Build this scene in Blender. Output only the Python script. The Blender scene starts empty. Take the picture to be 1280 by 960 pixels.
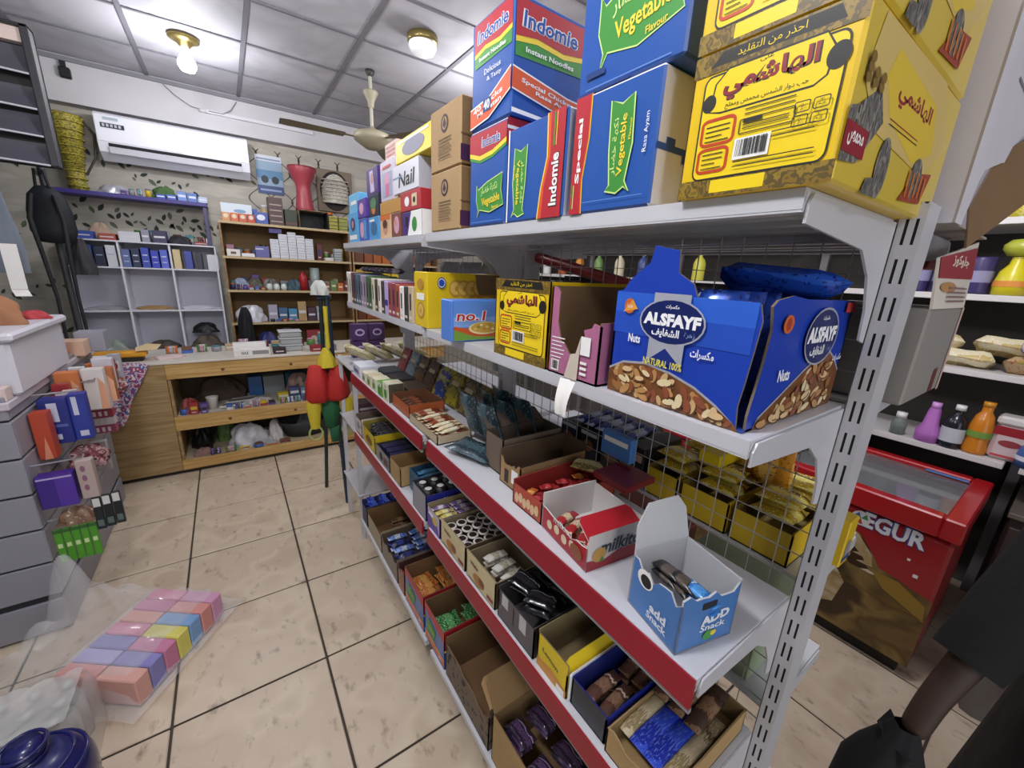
import bpy, math, random, unicodedata
from mathutils import Vector, Matrix
R = random.Random(7)
SC = bpy.context.scene
COL = SC.collection
PI = math.pi
# ---------------------------------------------------------------- camera
cd = bpy.data.cameras.new('camera'); cam = bpy.data.objects.new('camera', cd); COL.objects.link(cam)
cd.sensor_width = 36; cd.lens = 36 * 501.926 / 1280; cd.clip_start = .01
YAW, PITCH, ROLL = 0.614618866, 0.272027018, -0.0479395407
_fw = Vector((math.sin(YAW) * math.cos(PITCH), math.cos(YAW) * math.cos(PITCH), -math.sin(PITCH)))
_r0 = Vector((math.cos(YAW), -math.sin(YAW), 0)); _d0 = _fw.cross(_r0)
_rt = _r0 * math.cos(ROLL) + _d0 * math.sin(ROLL); _dn = _d0 * math.cos(ROLL) - _r0 * math.sin(ROLL)
cam.matrix_world = Matrix(((_rt.x, -_dn.x, -_fw.x, 0), (_rt.y, -_dn.y, -_fw.y, 0), (_rt.z, -_dn.z, -_fw.z, 1.58), (0, 0, 0, 1)))
SC.camera = cam
# ---------------------------------------------------------------- world, lights, exposure
w = bpy.data.worlds.new('daylight'); SC.world = w; w.use_nodes = True
w.node_tree.nodes['Background'].inputs[0].default_value = (.85, .92, 1, 1)
w.node_tree.nodes['Background'].inputs[1].default_value = .8
def area(name, loc, rot, sx, sy, power, col=(1, 1, 1)):
    l = bpy.data.lights.new(name, 'AREA'); l.shape = 'RECTANGLE'; l.size = sx; l.size_y = sy; l.energy = power; l.color = col
    o = bpy.data.objects.new(name, l); o.location = loc; o.rotation_euler = rot; COL.objects.link(o); return o
area('shop_window_daylight', (-.1, -2.35, 1.35), (math.radians(90), 0, 0), 2.6, 2.1, 24, (.96, .98, 1))
SC.view_settings.view_transform = 'Standard'; SC.view_settings.look = 'None'
SC.view_settings.gamma = 1; SC.view_settings.use_curve_mapping = False
SC.view_settings.exposure = -0.18
# ---------------------------------------------------------------- materials
def lin(h):
    c = [int(h[i:i + 2], 16) / 255 for i in (0, 2, 4)]
    return tuple(x / 12.92 if x < .04045 else ((x + .055) / 1.055) ** 2.4 for x in c) + (1,)
_mc = {}
def P(h, rough=.55, metal=0, bump=0, bscale=60, var=0, vscale=8, alpha=1, trans=0, coat=0, emit=0):
    k = (h, rough, metal, bump, bscale, var, vscale, alpha, trans, coat, emit)
    if k in _mc: return _mc[k]
    m = bpy.data.materials.new('surface_' + h); m.use_nodes = True; nt = m.node_tree; b = nt.nodes['Principled BSDF']
    b.inputs['Base Color'].default_value = lin(h); b.inputs['Roughness'].default_value = rough; b.inputs['Metallic'].default_value = metal
    if alpha < 1: b.inputs['Alpha'].default_value = alpha
    if trans: b.inputs['Transmission Weight'].default_value = trans; b.inputs['IOR'].default_value = 1.35
    if coat: b.inputs['Coat Weight'].default_value = coat; b.inputs['Coat Roughness'].default_value = .1
    if emit: b.inputs['Emission Color'].default_value = lin(h); b.inputs['Emission Strength'].default_value = emit
    if bump or var:
        tc = nt.nodes.new('ShaderNodeTexCoord'); n = nt.nodes.new('ShaderNodeTexNoise'); n.inputs['Detail'].default_value = 4
        nt.links.new(tc.outputs['Object'], n.inputs['Vector'])
        if bump:
            n.inputs['Scale'].default_value = bscale
            bp = nt.nodes.new('ShaderNodeBump'); bp.inputs['Strength'].default_value = bump; bp.inputs['Distance'].default_value = .01
            nt.links.new(n.outputs['Fac'], bp.inputs['Height']); nt.links.new(bp.outputs['Normal'], b.inputs['Normal'])
        if var:
            n2 = nt.nodes.new('ShaderNodeTexNoise'); n2.inputs['Scale'].default_value = vscale; n2.inputs['Detail'].default_value = 5
            nt.links.new(tc.outputs['Object'], n2.inputs['Vector'])
            r = nt.nodes.new('ShaderNodeValToRGB'); c = lin(h)
            r.color_ramp.elements[0].position = .3; r.color_ramp.elements[0].color = tuple(x * (1 - var) for x in c[:3]) + (1,)
            r.color_ramp.elements[1].position = .7; r.color_ramp.elements[1].color = tuple(min(1, x * (1 + var * .5)) for x in c[:3]) + (1,)
            nt.links.new(n2.outputs['Fac'], r.inputs['Fac']); nt.links.new(r.outputs['Color'], b.inputs['Base Color'])
    _mc[k] = m; return m
def BL(cols, scale=50, rough=.4, metal=0, stretch=(1, 1, 1), soft=False, world=False, dist=0):
    """printed blotches of several colours"""
    k = ('BL', tuple(cols), scale, rough, metal, stretch, soft, world, dist)
    if k in _mc: return _mc[k]
    m = bpy.data.materials.new('print_' + cols[0]); m.use_nodes = True; nt = m.node_tree; b = nt.nodes['Principled BSDF']
    b.inputs['Roughness'].default_value = rough; b.inputs['Metallic'].default_value = metal
    tc = nt.nodes.new('ShaderNodeNewGeometry' if world else 'ShaderNodeTexCoord'); mp = nt.nodes.new('ShaderNodeMapping'); mp.inputs['Scale'].default_value = stretch
    n = nt.nodes.new('ShaderNodeTexNoise'); n.inputs['Scale'].default_value = scale; n.inputs['Detail'].default_value = 2; n.inputs['Distortion'].default_value = dist
    r = nt.nodes.new('ShaderNodeValToRGB'); r.color_ramp.interpolation = 'LINEAR' if soft else 'CONSTANT'
    nt.links.new(tc.outputs['Position' if world else 'Object'], mp.inputs['Vector']); nt.links.new(mp.outputs['Vector'], n.inputs['Vector'])
    nt.links.new(n.outputs['Fac'], r.inputs['Fac']); nt.links.new(r.outputs['Color'], b.inputs['Base Color'])
    cr = r.color_ramp; N = len(cols)
    for i, c in enumerate(cols):
        p = 0 if i == 0 else .36 + .28 * (i - 1) / max(1, N - 2) if N > 2 else .52 * i
        e = cr.elements[i] if i < 2 else cr.elements.new(p)
        e.position = p; e.color = lin(c)
    _mc[k] = m; return m
def PK(cols, scale=50, rough=.4, metal=0, stretch=(1, 1, 1)):
    """printed wrapper: base colour, wavy centre patch, end bands and lines of small print"""
    k = ('PK', tuple(cols), scale, rough, metal)
    if k in _mc: return _mc[k]
    m = bpy.data.materials.new('wrapper_' + cols[0]); m.use_nodes = True; nt = m.node_tree; b = nt.nodes['Principled BSDF']; L = nt.links.new
    b.inputs['Roughness'].default_value = rough; b.inputs['Metallic'].default_value = metal * .5
    c = list(cols); c = c + [c[-1]] * (4 - len(c))
    tc = nt.nodes.new('ShaderNodeTexCoord'); wv = nt.nodes.new('ShaderNodeTexNoise'); wv.inputs['Scale'].default_value = 2.5; L(tc.outputs['Generated'], wv.inputs['Vector'])
    sx = nt.nodes.new('ShaderNodeSeparateXYZ'); L(tc.outputs['Generated'], sx.inputs['Vector'])
    ad = nt.nodes.new('ShaderNodeMath'); ad.operation = 'MULTIPLY_ADD'; L(wv.outputs['Fac'], ad.inputs[0]); ad.inputs[1].default_value = .35; L(sx.outputs['X'], ad.inputs[2])
    r = nt.nodes.new('ShaderNodeValToRGB'); r.color_ramp.interpolation = 'CONSTANT'; cr = r.color_ramp; cr.elements[0].color = lin(c[1]); cr.elements[1].position = .22; cr.elements[1].color = lin(c[0])
    for p, q in ((.5, c[1]), (.78, c[0]), (.86, c[2]), (.93, c[0]), (1.06, c[1])):
        if p <= 1: e = cr.elements.new(p); e.color = lin(q)
    L(ad.outputs[0], r.inputs['Fac'])
    mp = nt.nodes.new('ShaderNodeMapping'); mp.inputs['Scale'].default_value = (14, 26, 6); L(tc.outputs['Generated'], mp.inputs['Vector'])
    n = nt.nodes.new('ShaderNodeTexNoise'); n.inputs['Scale'].default_value = 1; n.inputs['Detail'].default_value = 1; L(mp.outputs['Vector'], n.inputs['Vector'])
    g = nt.nodes.new('ShaderNodeMath'); g.operation = 'GREATER_THAN'; L(n.outputs['Fac'], g.inputs[0]); g.inputs[1].default_value = .62
    mx = nt.nodes.new('ShaderNodeMixRGB'); L(g.outputs[0], mx.inputs['Fac']); L(r.outputs['Color'], mx.inputs['Color1']); mx.inputs['Color2'].default_value = lin(c[3]); L(mx.outputs['Color'], b.inputs['Base Color'])
    _mc[k] = m; return m
def WOOD(h, h2, stretch=(1.5, 25, 25), rough=.5):
    return BL((h, h2, h), 1.6, rough, 0, stretch, True, False, 1.2)
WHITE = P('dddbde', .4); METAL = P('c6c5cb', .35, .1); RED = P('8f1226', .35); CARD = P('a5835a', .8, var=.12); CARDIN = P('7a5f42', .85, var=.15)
DARK = P('1b1a1d', .6); BLACK = P('0d0d10', .5); PAPER = P('eeeae6', .7)
# ---------------------------------------------------------------- mesh builder
class MB:
    def __init__(s): s.v = []; s.f = []; s.m = []; s.s = []
    def add(s, vs, fs, mi=0, smooth=False):
        o = len(s.v); s.v += [tuple(v) for v in vs]
        for i, f in enumerate(fs):
            s.f.append([a + o for a in f]); s.m.append(mi[i] if isinstance(mi, (list, tuple)) else mi); s.s.append(smooth)
    def box(s, x0, y0, z0, x1, y1, z1, mi=0):   # faces: bottom, top, -y, +x, +y, -x
        s.add([(x0, y0, z0), (x1, y0, z0), (x1, y1, z0), (x0, y1, z0), (x0, y0, z1), (x1, y0, z1), (x1, y1, z1), (x0, y1, z1)],
              [(3, 2, 1, 0), (4, 5, 6, 7), (0, 1, 5, 4), (1, 2, 6, 5), (2, 3, 7, 6), (3, 0, 4, 7)], mi)
    def cbox(s, x0, y0, z0, x1, y1, z1, c=.002, mi=0):   # chamfered box
        if not isinstance(mi, (list, tuple)): mi = [mi] * 6
        lo = (x0, y0, z0); hi = (x1, y1, z1); vs = []; idx = {}
        for sx in (0, 1):
            for sy in (0, 1):
                for sz in (0, 1):
                    for a in range(3):
                        p = []
                        for k, q in enumerate((sx, sy, sz)):
                            e = hi[k] if q else lo[k]
                            if k != a: e += -c if q else c
                            p.append(e)
                        idx[(sx, sy, sz, a)] = len(vs); vs.append(p)
        fs = []; ms = []
        q4 = ((0, 0), (1, 0), (1, 1), (0, 1))
        order = {(2, 0): 0, (2, 1): 1, (1, 0): 2, (0, 1): 3, (1, 1): 4, (0, 0): 5}
        def key(a, sa, b, sb, d, sd): k = [0, 0, 0]; k[a] = sa; k[b] = sb; k[d] = sd; return tuple(k)
        for a in range(3):
            b, d = (a + 1) % 3, (a + 2) % 3
            for sa in (0, 1):
                f = [idx[key(a, sa, b, p, d, q) + (a,)] for p, q in q4]
                if sa == 0: f.reverse()
                fs.append(f); ms.append(mi[order[(a, sa)]])
        for a in range(3):      # edges along axis a
            b, d = (a + 1) % 3, (a + 2) % 3
            for sb in (0, 1):
                for sd in (0, 1):
                    f = [idx[key(a, 0, b, sb, d, sd) + (b,)], idx[key(a, 1, b, sb, d, sd) + (b,)], idx[key(a, 1, b, sb, d, sd) + (d,)], idx[key(a, 0, b, sb, d, sd) + (d,)]]
                    if sb == sd: f.reverse()
                    fs.append(f); ms.append(mi[order[(b, sb)]])
        for sx in (0, 1):
            for sy in (0, 1):
                for sz in (0, 1):
                    f = [idx[(sx, sy, sz, a)] for a in range(3)]
                    if (sx + sy + sz) % 2 == 0: f.reverse()
                    fs.append(f); ms.append(mi[1])
        s.add(vs, fs, ms)
    def prism(s, pts, O, u, v, t, mi=0):      # polygon in frame (O,u,v) extruded by t along u x v (negative = behind); mi = int or (face, back, side)
        O = Vector(O); u = Vector(u); v = Vector(v); n = u.cross(v) * t; N = len(pts)
        a = [O + u * p[0] + v * p[1] for p in pts]; b = [q + n for q in a]
        m3 = mi if isinstance(mi, (list, tuple)) else (mi, mi, mi)
        fs = [list(range(N)), list(range(2 * N - 1, N - 1, -1))] + [[(i + 1) % N, i, i + N, (i + 1) % N + N] for i in range(N)]
        if t > 0: fs = [list(reversed(f)) for f in fs]
        s.add(a + b, fs, [m3[0], m3[1]] + [m3[2]] * N)
    def tube(s, pts, r, n=8, mi=0, cap=True, smooth=True):
        pts = [Vector(p) for p in pts]; N = len(pts); rs = r if isinstance(r, (list, tuple)) else [r] * N; vs = []; up = None
        for i, p in enumerate(pts):
            d = (pts[min(i + 1, N - 1)] - pts[max(i - 1, 0)]).normalized()
            if up is None: up = d.orthogonal().normalized()
            a = (up - d * up.dot(d)).normalized(); up = a; b = d.cross(a)
            for k in range(n):
                t = 2 * PI * k / n; vs.append(p + (a * math.cos(t) + b * math.sin(t)) * rs[i])
        fs = [(i * n + k, i * n + (k + 1) % n, (i + 1) * n + (k + 1) % n, (i + 1) * n + k) for i in range(N - 1) for k in range(n)]
        s.add(vs, fs, mi, smooth)
        if cap: s.add([vs[k] for k in range(n)], [list(range(n - 1, -1, -1))], mi); s.add(vs[-n:], [list(range(n))], mi)
    def lathe(s, prof, n=20, c=(0, 0, 0), mi=0, sx=1, sy=1, smooth=True, fold=0, nf=0):
        vs = []; N = len(prof)
        for r, z in prof:
            for k in range(n):
                t = 2 * PI * k / n; q = r * (1 + fold * math.cos(nf * t)); vs.append((c[0] + q * math.cos(t) * sx, c[1] + q * math.sin(t) * sy, c[2] + z))
        fs = []; ms = []
        for i in range(N - 1):
            for k in range(n):
                fs.append((i * n + k, i * n + (k + 1) % n, (i + 1) * n + (k + 1) % n, (i + 1) * n + k)); ms.append(mi[i] if isinstance(mi, (list, tuple)) else mi)
        s.add(vs, fs, ms, smooth)
        m0 = mi[0] if isinstance(mi, (list, tuple)) else mi; m1 = mi[-1] if isinstance(mi, (list, tuple)) else mi
        if prof[0][0] > 1e-5: s.add(vs[:n], [list(range(n - 1, -1, -1))], m0)
        if prof[-1][0] > 1e-5: s.add(vs[-n:], [list(range(n))], m1)
    def grid(s, fn, nu, nv, mi=0, smooth=True):
        vs = [fn(i / nu, j / nv) for j in range(nv + 1) for i in range(nu + 1)]
        fs = [(j * (nu + 1) + i, j * (nu + 1) + i + 1, (j + 1) * (nu + 1) + i + 1, (j + 1) * (nu + 1) + i) for j in range(nv) for i in range(nu)]
        s.add(vs, fs, mi, smooth)
    def mesh(s, name, mats):
        me = bpy.data.meshes.new(name); me.from_pydata(s.v, [], s.f)
        for m in (mats if isinstance(mats, (list, tuple)) else [mats]): me.materials.append(m)
        me.polygons.foreach_set('material_index', s.m); me.polygons.foreach_set('use_smooth', s.s); me.update(); return me
    def build(s, name, mats, parent=None, loc=(0, 0, 0), rot=(0, 0, 0)): return obj(name, s.mesh(name, mats), parent, loc, rot)
def obj(name, me, parent=None, loc=(0, 0, 0), rot=(0, 0, 0)):
    o = bpy.data.objects.new(name, me); o.location = loc; o.rotation_euler = rot; o.parent = parent; COL.objects.link(o); return o
def tag(o, label, cat, group=None, kind=None):
    if label: o['label'] = label
    if cat: o['category'] = cat
    if group: o['group'] = group
    if kind: o['kind'] = kind
    return o
def thing(name, label, cat, loc=(0, 0, 0), rz=0, group=None, rot=None):
    o = bpy.data.objects.new(name, None); o.empty_display_size = .05; o.location = loc; o.rotation_euler = rot or (0, 0, rz); COL.objects.link(o)
    return tag(o, label, cat, group)
def struct(name, mb, mats, label=None):
    o = mb.build(name, mats); o['kind'] = 'structure'
    if label: o['label'] = label
    return o
def dup(root, loc, rot=None, label=None, group=None):
    r = root.copy(); COL.objects.link(r); r.location = loc
    if rot is not None: r.rotation_euler = rot
    if label: r['label'] = label
    if group: r['group'] = group
    for ch in list(root.children):
        c = ch.copy(); COL.objects.link(c); c.parent = r
        for g in ch.children: d = g.copy(); COL.objects.link(d); d.parent = c
    return r
# ---------------------------------------------------------------- lettering
_AR = {}
for _c in range(0xFE70, 0xFEFD):
    _d = unicodedata.decomposition(chr(_c)).split()
    if len(_d) == 2: _AR[(_d[0][1:-1], chr(int(_d[1], 16)))] = chr(_c)
_NOJ = set('اأإآدذرزوؤةىء')
def arabic(t):
    t = t.replace('لا', '\uFEFB'); out = []
    def joins_next(c): return ('initial', c) in _AR
    for i, c in enumerate(t):
        p = i > 0 and joins_next(t[i - 1]); nx = i + 1 < len(t) and (('final', t[i + 1]) in _AR or t[i + 1] == '\uFEFB') and joins_next(c)
        if c == '\uFEFB': out.append('\uFEFC' if p else c); continue
        p = p and ('final', c) in _AR
        k = 'medial' if p and nx else 'final' if p else 'initial' if nx else 'isolated'
        out.append(_AR.get((k, c), c))
    return ''.join(reversed(out))
_tc = {}
def tmesh(t, bold):
    k = (t, bold)
    if k in _tc: return _tc[k]
    body = arabic(t) if any('\u0600' <= c <= '\u06ff' for c in t) else t
    c = bpy.data.curves.new('t', 'FONT'); c.body = body; c.size = 1; c.resolution_u = 2; c.offset = bold
    o = bpy.data.objects.new('t', c); COL.objects.link(o); dg = bpy.context.evaluated_depsgraph_get(); dg.update()
    m = bpy.data.meshes.new_from_object(o.evaluated_get(dg)); vs = [(v.co.x, v.co.y) for v in m.vertices]; fs = [list(p.vertices) for p in m.polygons]
    bpy.data.objects.remove(o); bpy.data.curves.remove(c); bpy.data.meshes.remove(m)
    x0 = min(v[0] for v in vs); x1 = max(v[0] for v in vs); y0 = min(v[1] for v in vs); y1 = max(v[1] for v in vs)
    _tc[k] = ([(v[0] - (x0 + x1) / 2, v[1] - (y0 + y1) / 2) for v in vs], fs, x1 - x0, y1 - y0); return _tc[k]
class Fr:   # a flat face: origin, unit u, unit v, width, height
    def __init__(s, O, u, v, w, h): s.O = Vector(O); s.u = Vector(u); s.v = Vector(v); s.w = w; s.h = h; s.n = s.u.cross(s.v)
def ell(cu, cv, ru, rv, n=24, a0=0, a1=2 * PI):
    return [(cu + ru * math.cos(a0 + (a1 - a0) * k / n), cv + rv * math.sin(a0 + (a1 - a0) * k / n)) for k in range(n)]
def decal(parent, fr, items, name='print', lift=.0006, step=.00025):
    """flat print on a face; all coordinates are fractions of the face"""
    mb = MB(); mats = []; step = min(step, .003 / max(1, len(items)))
    for li, it in enumerate(items):
        kind, m = it[0], it[1]
        if m not in mats: mats.append(m)
        mi = mats.index(m); z = lift + step * li
        def at(u, v): return fr.O + fr.u * (u * fr.w) + fr.v * (v * fr.h) + fr.n * z
        if kind == 'p': mb.add([at(*p) for p in it[2]], [list(range(len(it[2])))], mi)
        elif kind == 'r': u0, v0, u1, v1 = it[2:6]; mb.add([at(u0, v0), at(u1, v0), at(u1, v1), at(u0, v1)], [(0, 1, 2, 3)], mi)
        elif kind == 'e': mb.add([at(*p) for p in ell(*it[2:6])], [list(range(24))], mi)
        elif kind == 'g':   # outline loop of a given width (metres)
            pts = it[2]; wd = it[3]; N = len(pts); P2 = [Vector((p[0] * fr.w, p[1] * fr.h)) for p in pts]; a = []; b = []
            for i in range(N):
                d = (P2[(i + 1) % N] - P2[i - 1]); d = Vector((-d.y, d.x)).normalized() if d.length > 1e-9 else Vector((0, 1))
                a.append(P2[i] + d * wd / 2); b.append(P2[i] - d * wd / 2)
            V = [fr.O + fr.u * p.x + fr.v * p.y + fr.n * z for p in a + b]
            mb.add(V, [(i, (i + 1) % N, N + (i + 1) % N, N + i) for i in range(N)], mi)
        elif kind == 't':   # text, cu, cv, height fraction, width fraction or None, options
            t, cu, cv, hf, wf = it[2:7]; op = it[7] if len(it) > 7 else {}
            vs, fs, tw, th = tmesh(t, op.get('b', .0)); sy = hf * fr.h / th; sx = wf * fr.w / tw if wf else sy; ca, sa = math.cos(op.get('rot', 0)), math.sin(op.get('rot', 0)); sh = op.get('sh', 0); arc = op.get('arc', 0)
            if op.get('v'): sy = hf * fr.w / th; sx = wf * fr.h / tw if wf else sy
            V = []
            for x, y in vs:
                x *= sx; y *= sy; x += sh * y
                if arc: y += arc * x * x
                x, y = x * ca - y * sa, x * sa + y * ca
                V.append(fr.O + fr.u * (cu * fr.w + x) + fr.v * (cv * fr.h + y) + fr.n * z)
            mb.add(V, fs, mi)
    return mb.build(name, mats, parent)
# ---------------------------------------------------------------- boxes
class Box:
    def __init__(s, t, dx, dy, h): s.t = t; s.dx = dx; s.dy = dy; s.h = h
    def face(s, k):
        a, b, h = s.dx / 2, s.dy / 2, s.h
        return {'f': Fr((-a, b, 0), (0, -1, 0), (0, 0, 1), 2 * b, h), 'r': Fr((-a, -b, 0), (1, 0, 0), (0, 0, 1), 2 * a, h),
                'b': Fr((a, -b, 0), (0, 1, 0), (0, 0, 1), 2 * b, h), 'l': Fr((a, b, 0), (-1, 0, 0), (0, 0, 1), 2 * a, h),
                't': Fr((-a, b, h), (0, -1, 0), (1, 0, 0), 2 * b, 2 * a)}[k]
def carton(name, label, cat, x0, x1, y0, y1, z, h, mats, group=None, rz=0, c=.003, part='body'):
    """closed box; mats = one material or dict of faces f r b l t d"""
    t = thing(name, label, cat, ((x0 + x1) / 2, (y0 + y1) / 2, z), rz, group); a, b = (x1 - x0) / 2, (y1 - y0) / 2
    if not isinstance(mats, dict): mats = {'f': mats}
    base = mats['f']; ml = [mats.get(k, base) for k in ('d', 't', 'r', 'b', 'l', 'f')]; un = list(dict.fromkeys(ml))
    mb = MB(); mb.cbox(-a, -b, 0, a, b, h, c, [un.index(q) for q in ml]); mb.build(part, un, t)
    return Box(t, 2 * a, 2 * b, h)
def tray(name, label, cat, x0, x1, y0, y1, z, h, mo, mi=None, hs=None, rz=0, th=.003, jag=(), group=None, flaps=()):
    """open carton: base + four walls f r b l with own heights; jag lists the walls whose top edge is torn; flaps = (wall, length, tilt degrees outwards, material)"""
    t = thing(name, label, cat, ((x0 + x1) / 2, (y0 + y1) / 2, z), rz, group); a, b = (x1 - x0) / 2, (y1 - y0) / 2
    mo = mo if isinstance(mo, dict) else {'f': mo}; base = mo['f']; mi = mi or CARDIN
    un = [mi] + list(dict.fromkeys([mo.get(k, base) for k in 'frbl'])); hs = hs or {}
    mb = MB(); mb.box(-a, -b, 0, a, b, th, 0); bx = Box(t, 2 * a, 2 * b, h)
    for k in 'frbl':
        f = bx.face(k); hh = hs.get(k, h)
        if hh <= 0: continue
        w = f.w; top = [(w, hh), (0, hh)]
        if k in jag:
            n = 9; top = [(w * (1 - i / n), hh * (1 - R.random() * .28 * (1 if 0 < i < n else .3))) for i in range(n + 1)]
        mb.prism([(0, 0), (w, 0)] + top, f.O, f.u, f.v, -th, (un.index(mo.get(k, base)), 0, 0))
    mb.build('carton_walls', un, t)
    for fl in flaps:
        k, ln, ang = fl[:3]; f = bx.face(k); hh = hs.get(k, h); q = math.radians(ang); d = f.v * math.cos(q) + f.n * math.sin(q)
        m2 = fl[3] if len(fl) > 3 else base; mm = MB(); w = f.w
        pts = [(0.003, 0), (w - .003, 0), (w * .96, ln * .8), (w * .9, ln), (w * .1, ln), (w * .04, ln * .85)]
        if len(fl) > 4: pts = [(p[0] * w, p[1] * ln) for p in fl[4]]
        mm.prism(pts, f.O + f.v * hh, f.u, d, -.0025, (0, 1, 1)); mm.build('flap', [m2, mi], t)
    return bx
# ---------------------------------------------------------------- small goods (shared meshes)
def bar_mesh(l, wd, t, mat, crimp=.012):
    mb = MB(); NU = 9; NV = 10
    def fn(i, j):
        x = -l / 2 + l * i; e = min(1, max(0, (min(i, 1 - i) * l - crimp) / (.25 * wd + 1e-6))); e = math.sqrt(max(0, e)); a = 2 * PI * j
        cy, cz = math.cos(a), math.sin(a); q = max(abs(cy), abs(cz)) ** .6
        return (x, wd / 2 * cy / q * (.94 + .06 * e), t / 2 + t / 2 * (cz / q * e * .95 + .04 * cz))
    mb.grid(fn, NU, NV); return mb.mesh('wrapped_bar', mat)
def pouch_mesh(wd, ht, t, mat, seed=0, wr=.3):
    rr = random.Random(seed); ph = [rr.uniform(0, 6) for _ in range(6)]; mb = MB()
    def side(sg):
        def fn(i, j):
            u = (i - .5) * wd; v = (j - .5) * ht; e = max(0, 1 - abs(2 * i - 1) ** 4) * max(0, 1 - abs(2 * j - 1) ** 6)
            n = wr * (math.sin(9 * i + ph[0] + 4 * j) + math.sin(11 * j + ph[1]) * .6 + math.sin(17 * (i + j) + ph[2]) * .4)
            return (u * (1 - .06 * math.sin(PI * j)), v, t / 2 + sg * t / 2 * e ** .5 * (1 + n * .4) + t * .12 * math.sin(6 * i + ph[3]))
        return fn
    a = side(1); b = side(-1); mb.grid(a, 8, 8); mb.grid(lambda i, j: b(1 - i, j), 8, 8); return mb.mesh('pouch', mat)
def box_mesh(l, wd, t, mats, c=.0015):
    mb = MB(); ml = mats if isinstance(mats, (list, tuple)) else [mats]
    mb.cbox(-l / 2, -wd / 2, 0, l / 2, wd / 2, t, c, [0, 0, min(1, len(ml) - 1), 0, 0, 0]); return mb.mesh('small_box', ml)
def lathe_mesh(name, prof, mats, mi=0, n=14): mb = MB(); mb.lathe(prof, n, mi=mi); return mb.mesh(name, mats)
def put(name, me, label, cat, loc, rot=(0, 0, 0), group=None):
    o = obj(name, me, None, loc, rot); return tag(o, label, cat, group)
def fill(name, mes, label, cat, group, x0, x1, y0, y1, z, px, py, pz, layers=1, rot=0, jit=.12, tilt=.05, skip=0):
    """lay packets px by py by pz in rows inside a rectangle"""
    if layers > 2: z += (layers - 2) * pz; layers = 2
    mes = mes if isinstance(mes, (list, tuple)) else [mes]; nx = max(1, int((x1 - x0) / px)); ny = max(1, int((y1 - y0) / py)); out = []
    for k in range(layers):
        for i in range(nx):
            for j in range(ny):
                if R.random() < skip: continue
                x = x0 + (i + .5) * (x1 - x0) / nx; y = y0 + (j + .5) * (y1 - y0) / ny
                o_ = put(name, R.choice(mes), label, cat, (x + R.uniform(-.02, .02) * px, y + R.uniform(-.02, .02) * py, z + k * pz), (R.uniform(-tilt, tilt), R.uniform(-tilt, tilt), rot + R.uniform(-jit, jit)), group); o_.scale = (.9, .9, .9); out.append(o_)
    return out
# ================================================================ ROOM
XL, XR, YF, YB, ZC = -1.75, 3.25, -2.5, 4.88, 2.95
floor_top = 0
mb = MB(); mb.box(XL, YF, -.08, XR, YB, -.006)
floor = struct('floor', mb, P('4b4037', .95), 'cream ceramic tile floor with dark dirty joints and scuff marks')
TILE = BL(('c9b69f', 'd0bea7', 'cdbaa3', 'd6c5ae', 'c6b39b'), 3.5, .36, 0, (1, 1, 1), True, True, 0)
def tile_material():
    m = TILE; nt = m.node_tree; b = nt.nodes['Principled BSDF']; ramp = [n for n in nt.nodes if n.type == 'VALTORGB'][0]
    g = nt.nodes.new('ShaderNodeNewGeometry'); n = nt.nodes.new('ShaderNodeTexNoise'); n.inputs['Scale'].default_value = 13; n.inputs['Detail'].default_value = 5; n.inputs['Roughness'].default_value = .6
    mp = nt.nodes.new('ShaderNodeMapping'); mp.inputs['Rotation'].default_value = (0, 0, .7); mp.inputs['Scale'].default_value = (1.6, .9, 1)
    nt.links.new(g.outputs['Position'], mp.inputs['Vector']); nt.links.new(mp.outputs['Vector'], n.inputs['Vector'])
    r = nt.nodes.new('ShaderNodeValToRGB'); r.color_ramp.elements[0].position = .57; r.color_ramp.elements[0].color = (1, 1, 1, 1); r.color_ramp.elements[1].position = .74; r.color_ramp.elements[1].color = (.33, .27, .22, 1)
    nt.links.new(n.outputs['Fac'], r.inputs['Fac']); mx = nt.nodes.new('ShaderNodeMixRGB'); mx.blend_type = 'MULTIPLY'; mx.inputs['Fac'].default_value = .75
    nt.links.new(ramp.outputs['Color'], mx.inputs['Color1']); nt.links.new(r.outputs['Color'], mx.inputs['Color2']); nt.links.new(mx.outputs['Color'], b.inputs['Base Color'])
tile_material()
mb = MB(); mb.cbox(-.2458, -.2458, -.0065, .2458, .2458, 0, .003); tme = mb.mesh('floor_tile', TILE)
x = -.337 - 1.5 + .25
while x < XR + .2:
    y = .475 - 3 + .25
    while y < YB + .2:
        if XL - .1 < x and y > YF - .1: o = obj('tile', tme, floor, (x, y, R.uniform(-.001, .0005)), (R.uniform(-.001, .001), R.uniform(-.001, .001), 0))
        y += .5
    x += .5
mb = MB(); mb.box(XL, YF, ZC + .03, XR, YB, ZC + .1)
ceil = struct('ceiling', mb, P('55535a', .8), 'suspended ceiling of grey square panels in a dark metal grid')
CP = BL(('a8a6ad', 'b2afb6', 'acaab1', 'a09ea5', 'afacb3'), 2.2, .65, 0, (1, 1, 1), True, True, .5)
mb = MB(); mb.cbox(-.292, -.282, 0, .292, .282, .02, .003); cme = mb.mesh('ceiling_panel', CP)
x0s = [-.335 + .605 * k for k in range(-3, 7)]; y0s = [3.07 + .57 * k for k in range(-10, 4)]
for a in x0s[:-1]:
    for b in y0s[:-1]:
        if a + .3 < XR and b + .28 < YB: obj('panel', cme, ceil, (a + .3025, b + .285, ZC + .004))
tb = P('6f6d74', .5)
mb = MB()
for a in x0s: mb.box(a - .013, YF, ZC - .004, a + .013, YB, ZC + .002)
mb.build('grid_rail', tb, ceil); mb = MB()
for b in y0s: mb.box(XL, b - .01, ZC - .003, XR, b + .01, ZC + .003)
mb.build('grid_rail', tb, ceil)
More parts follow.
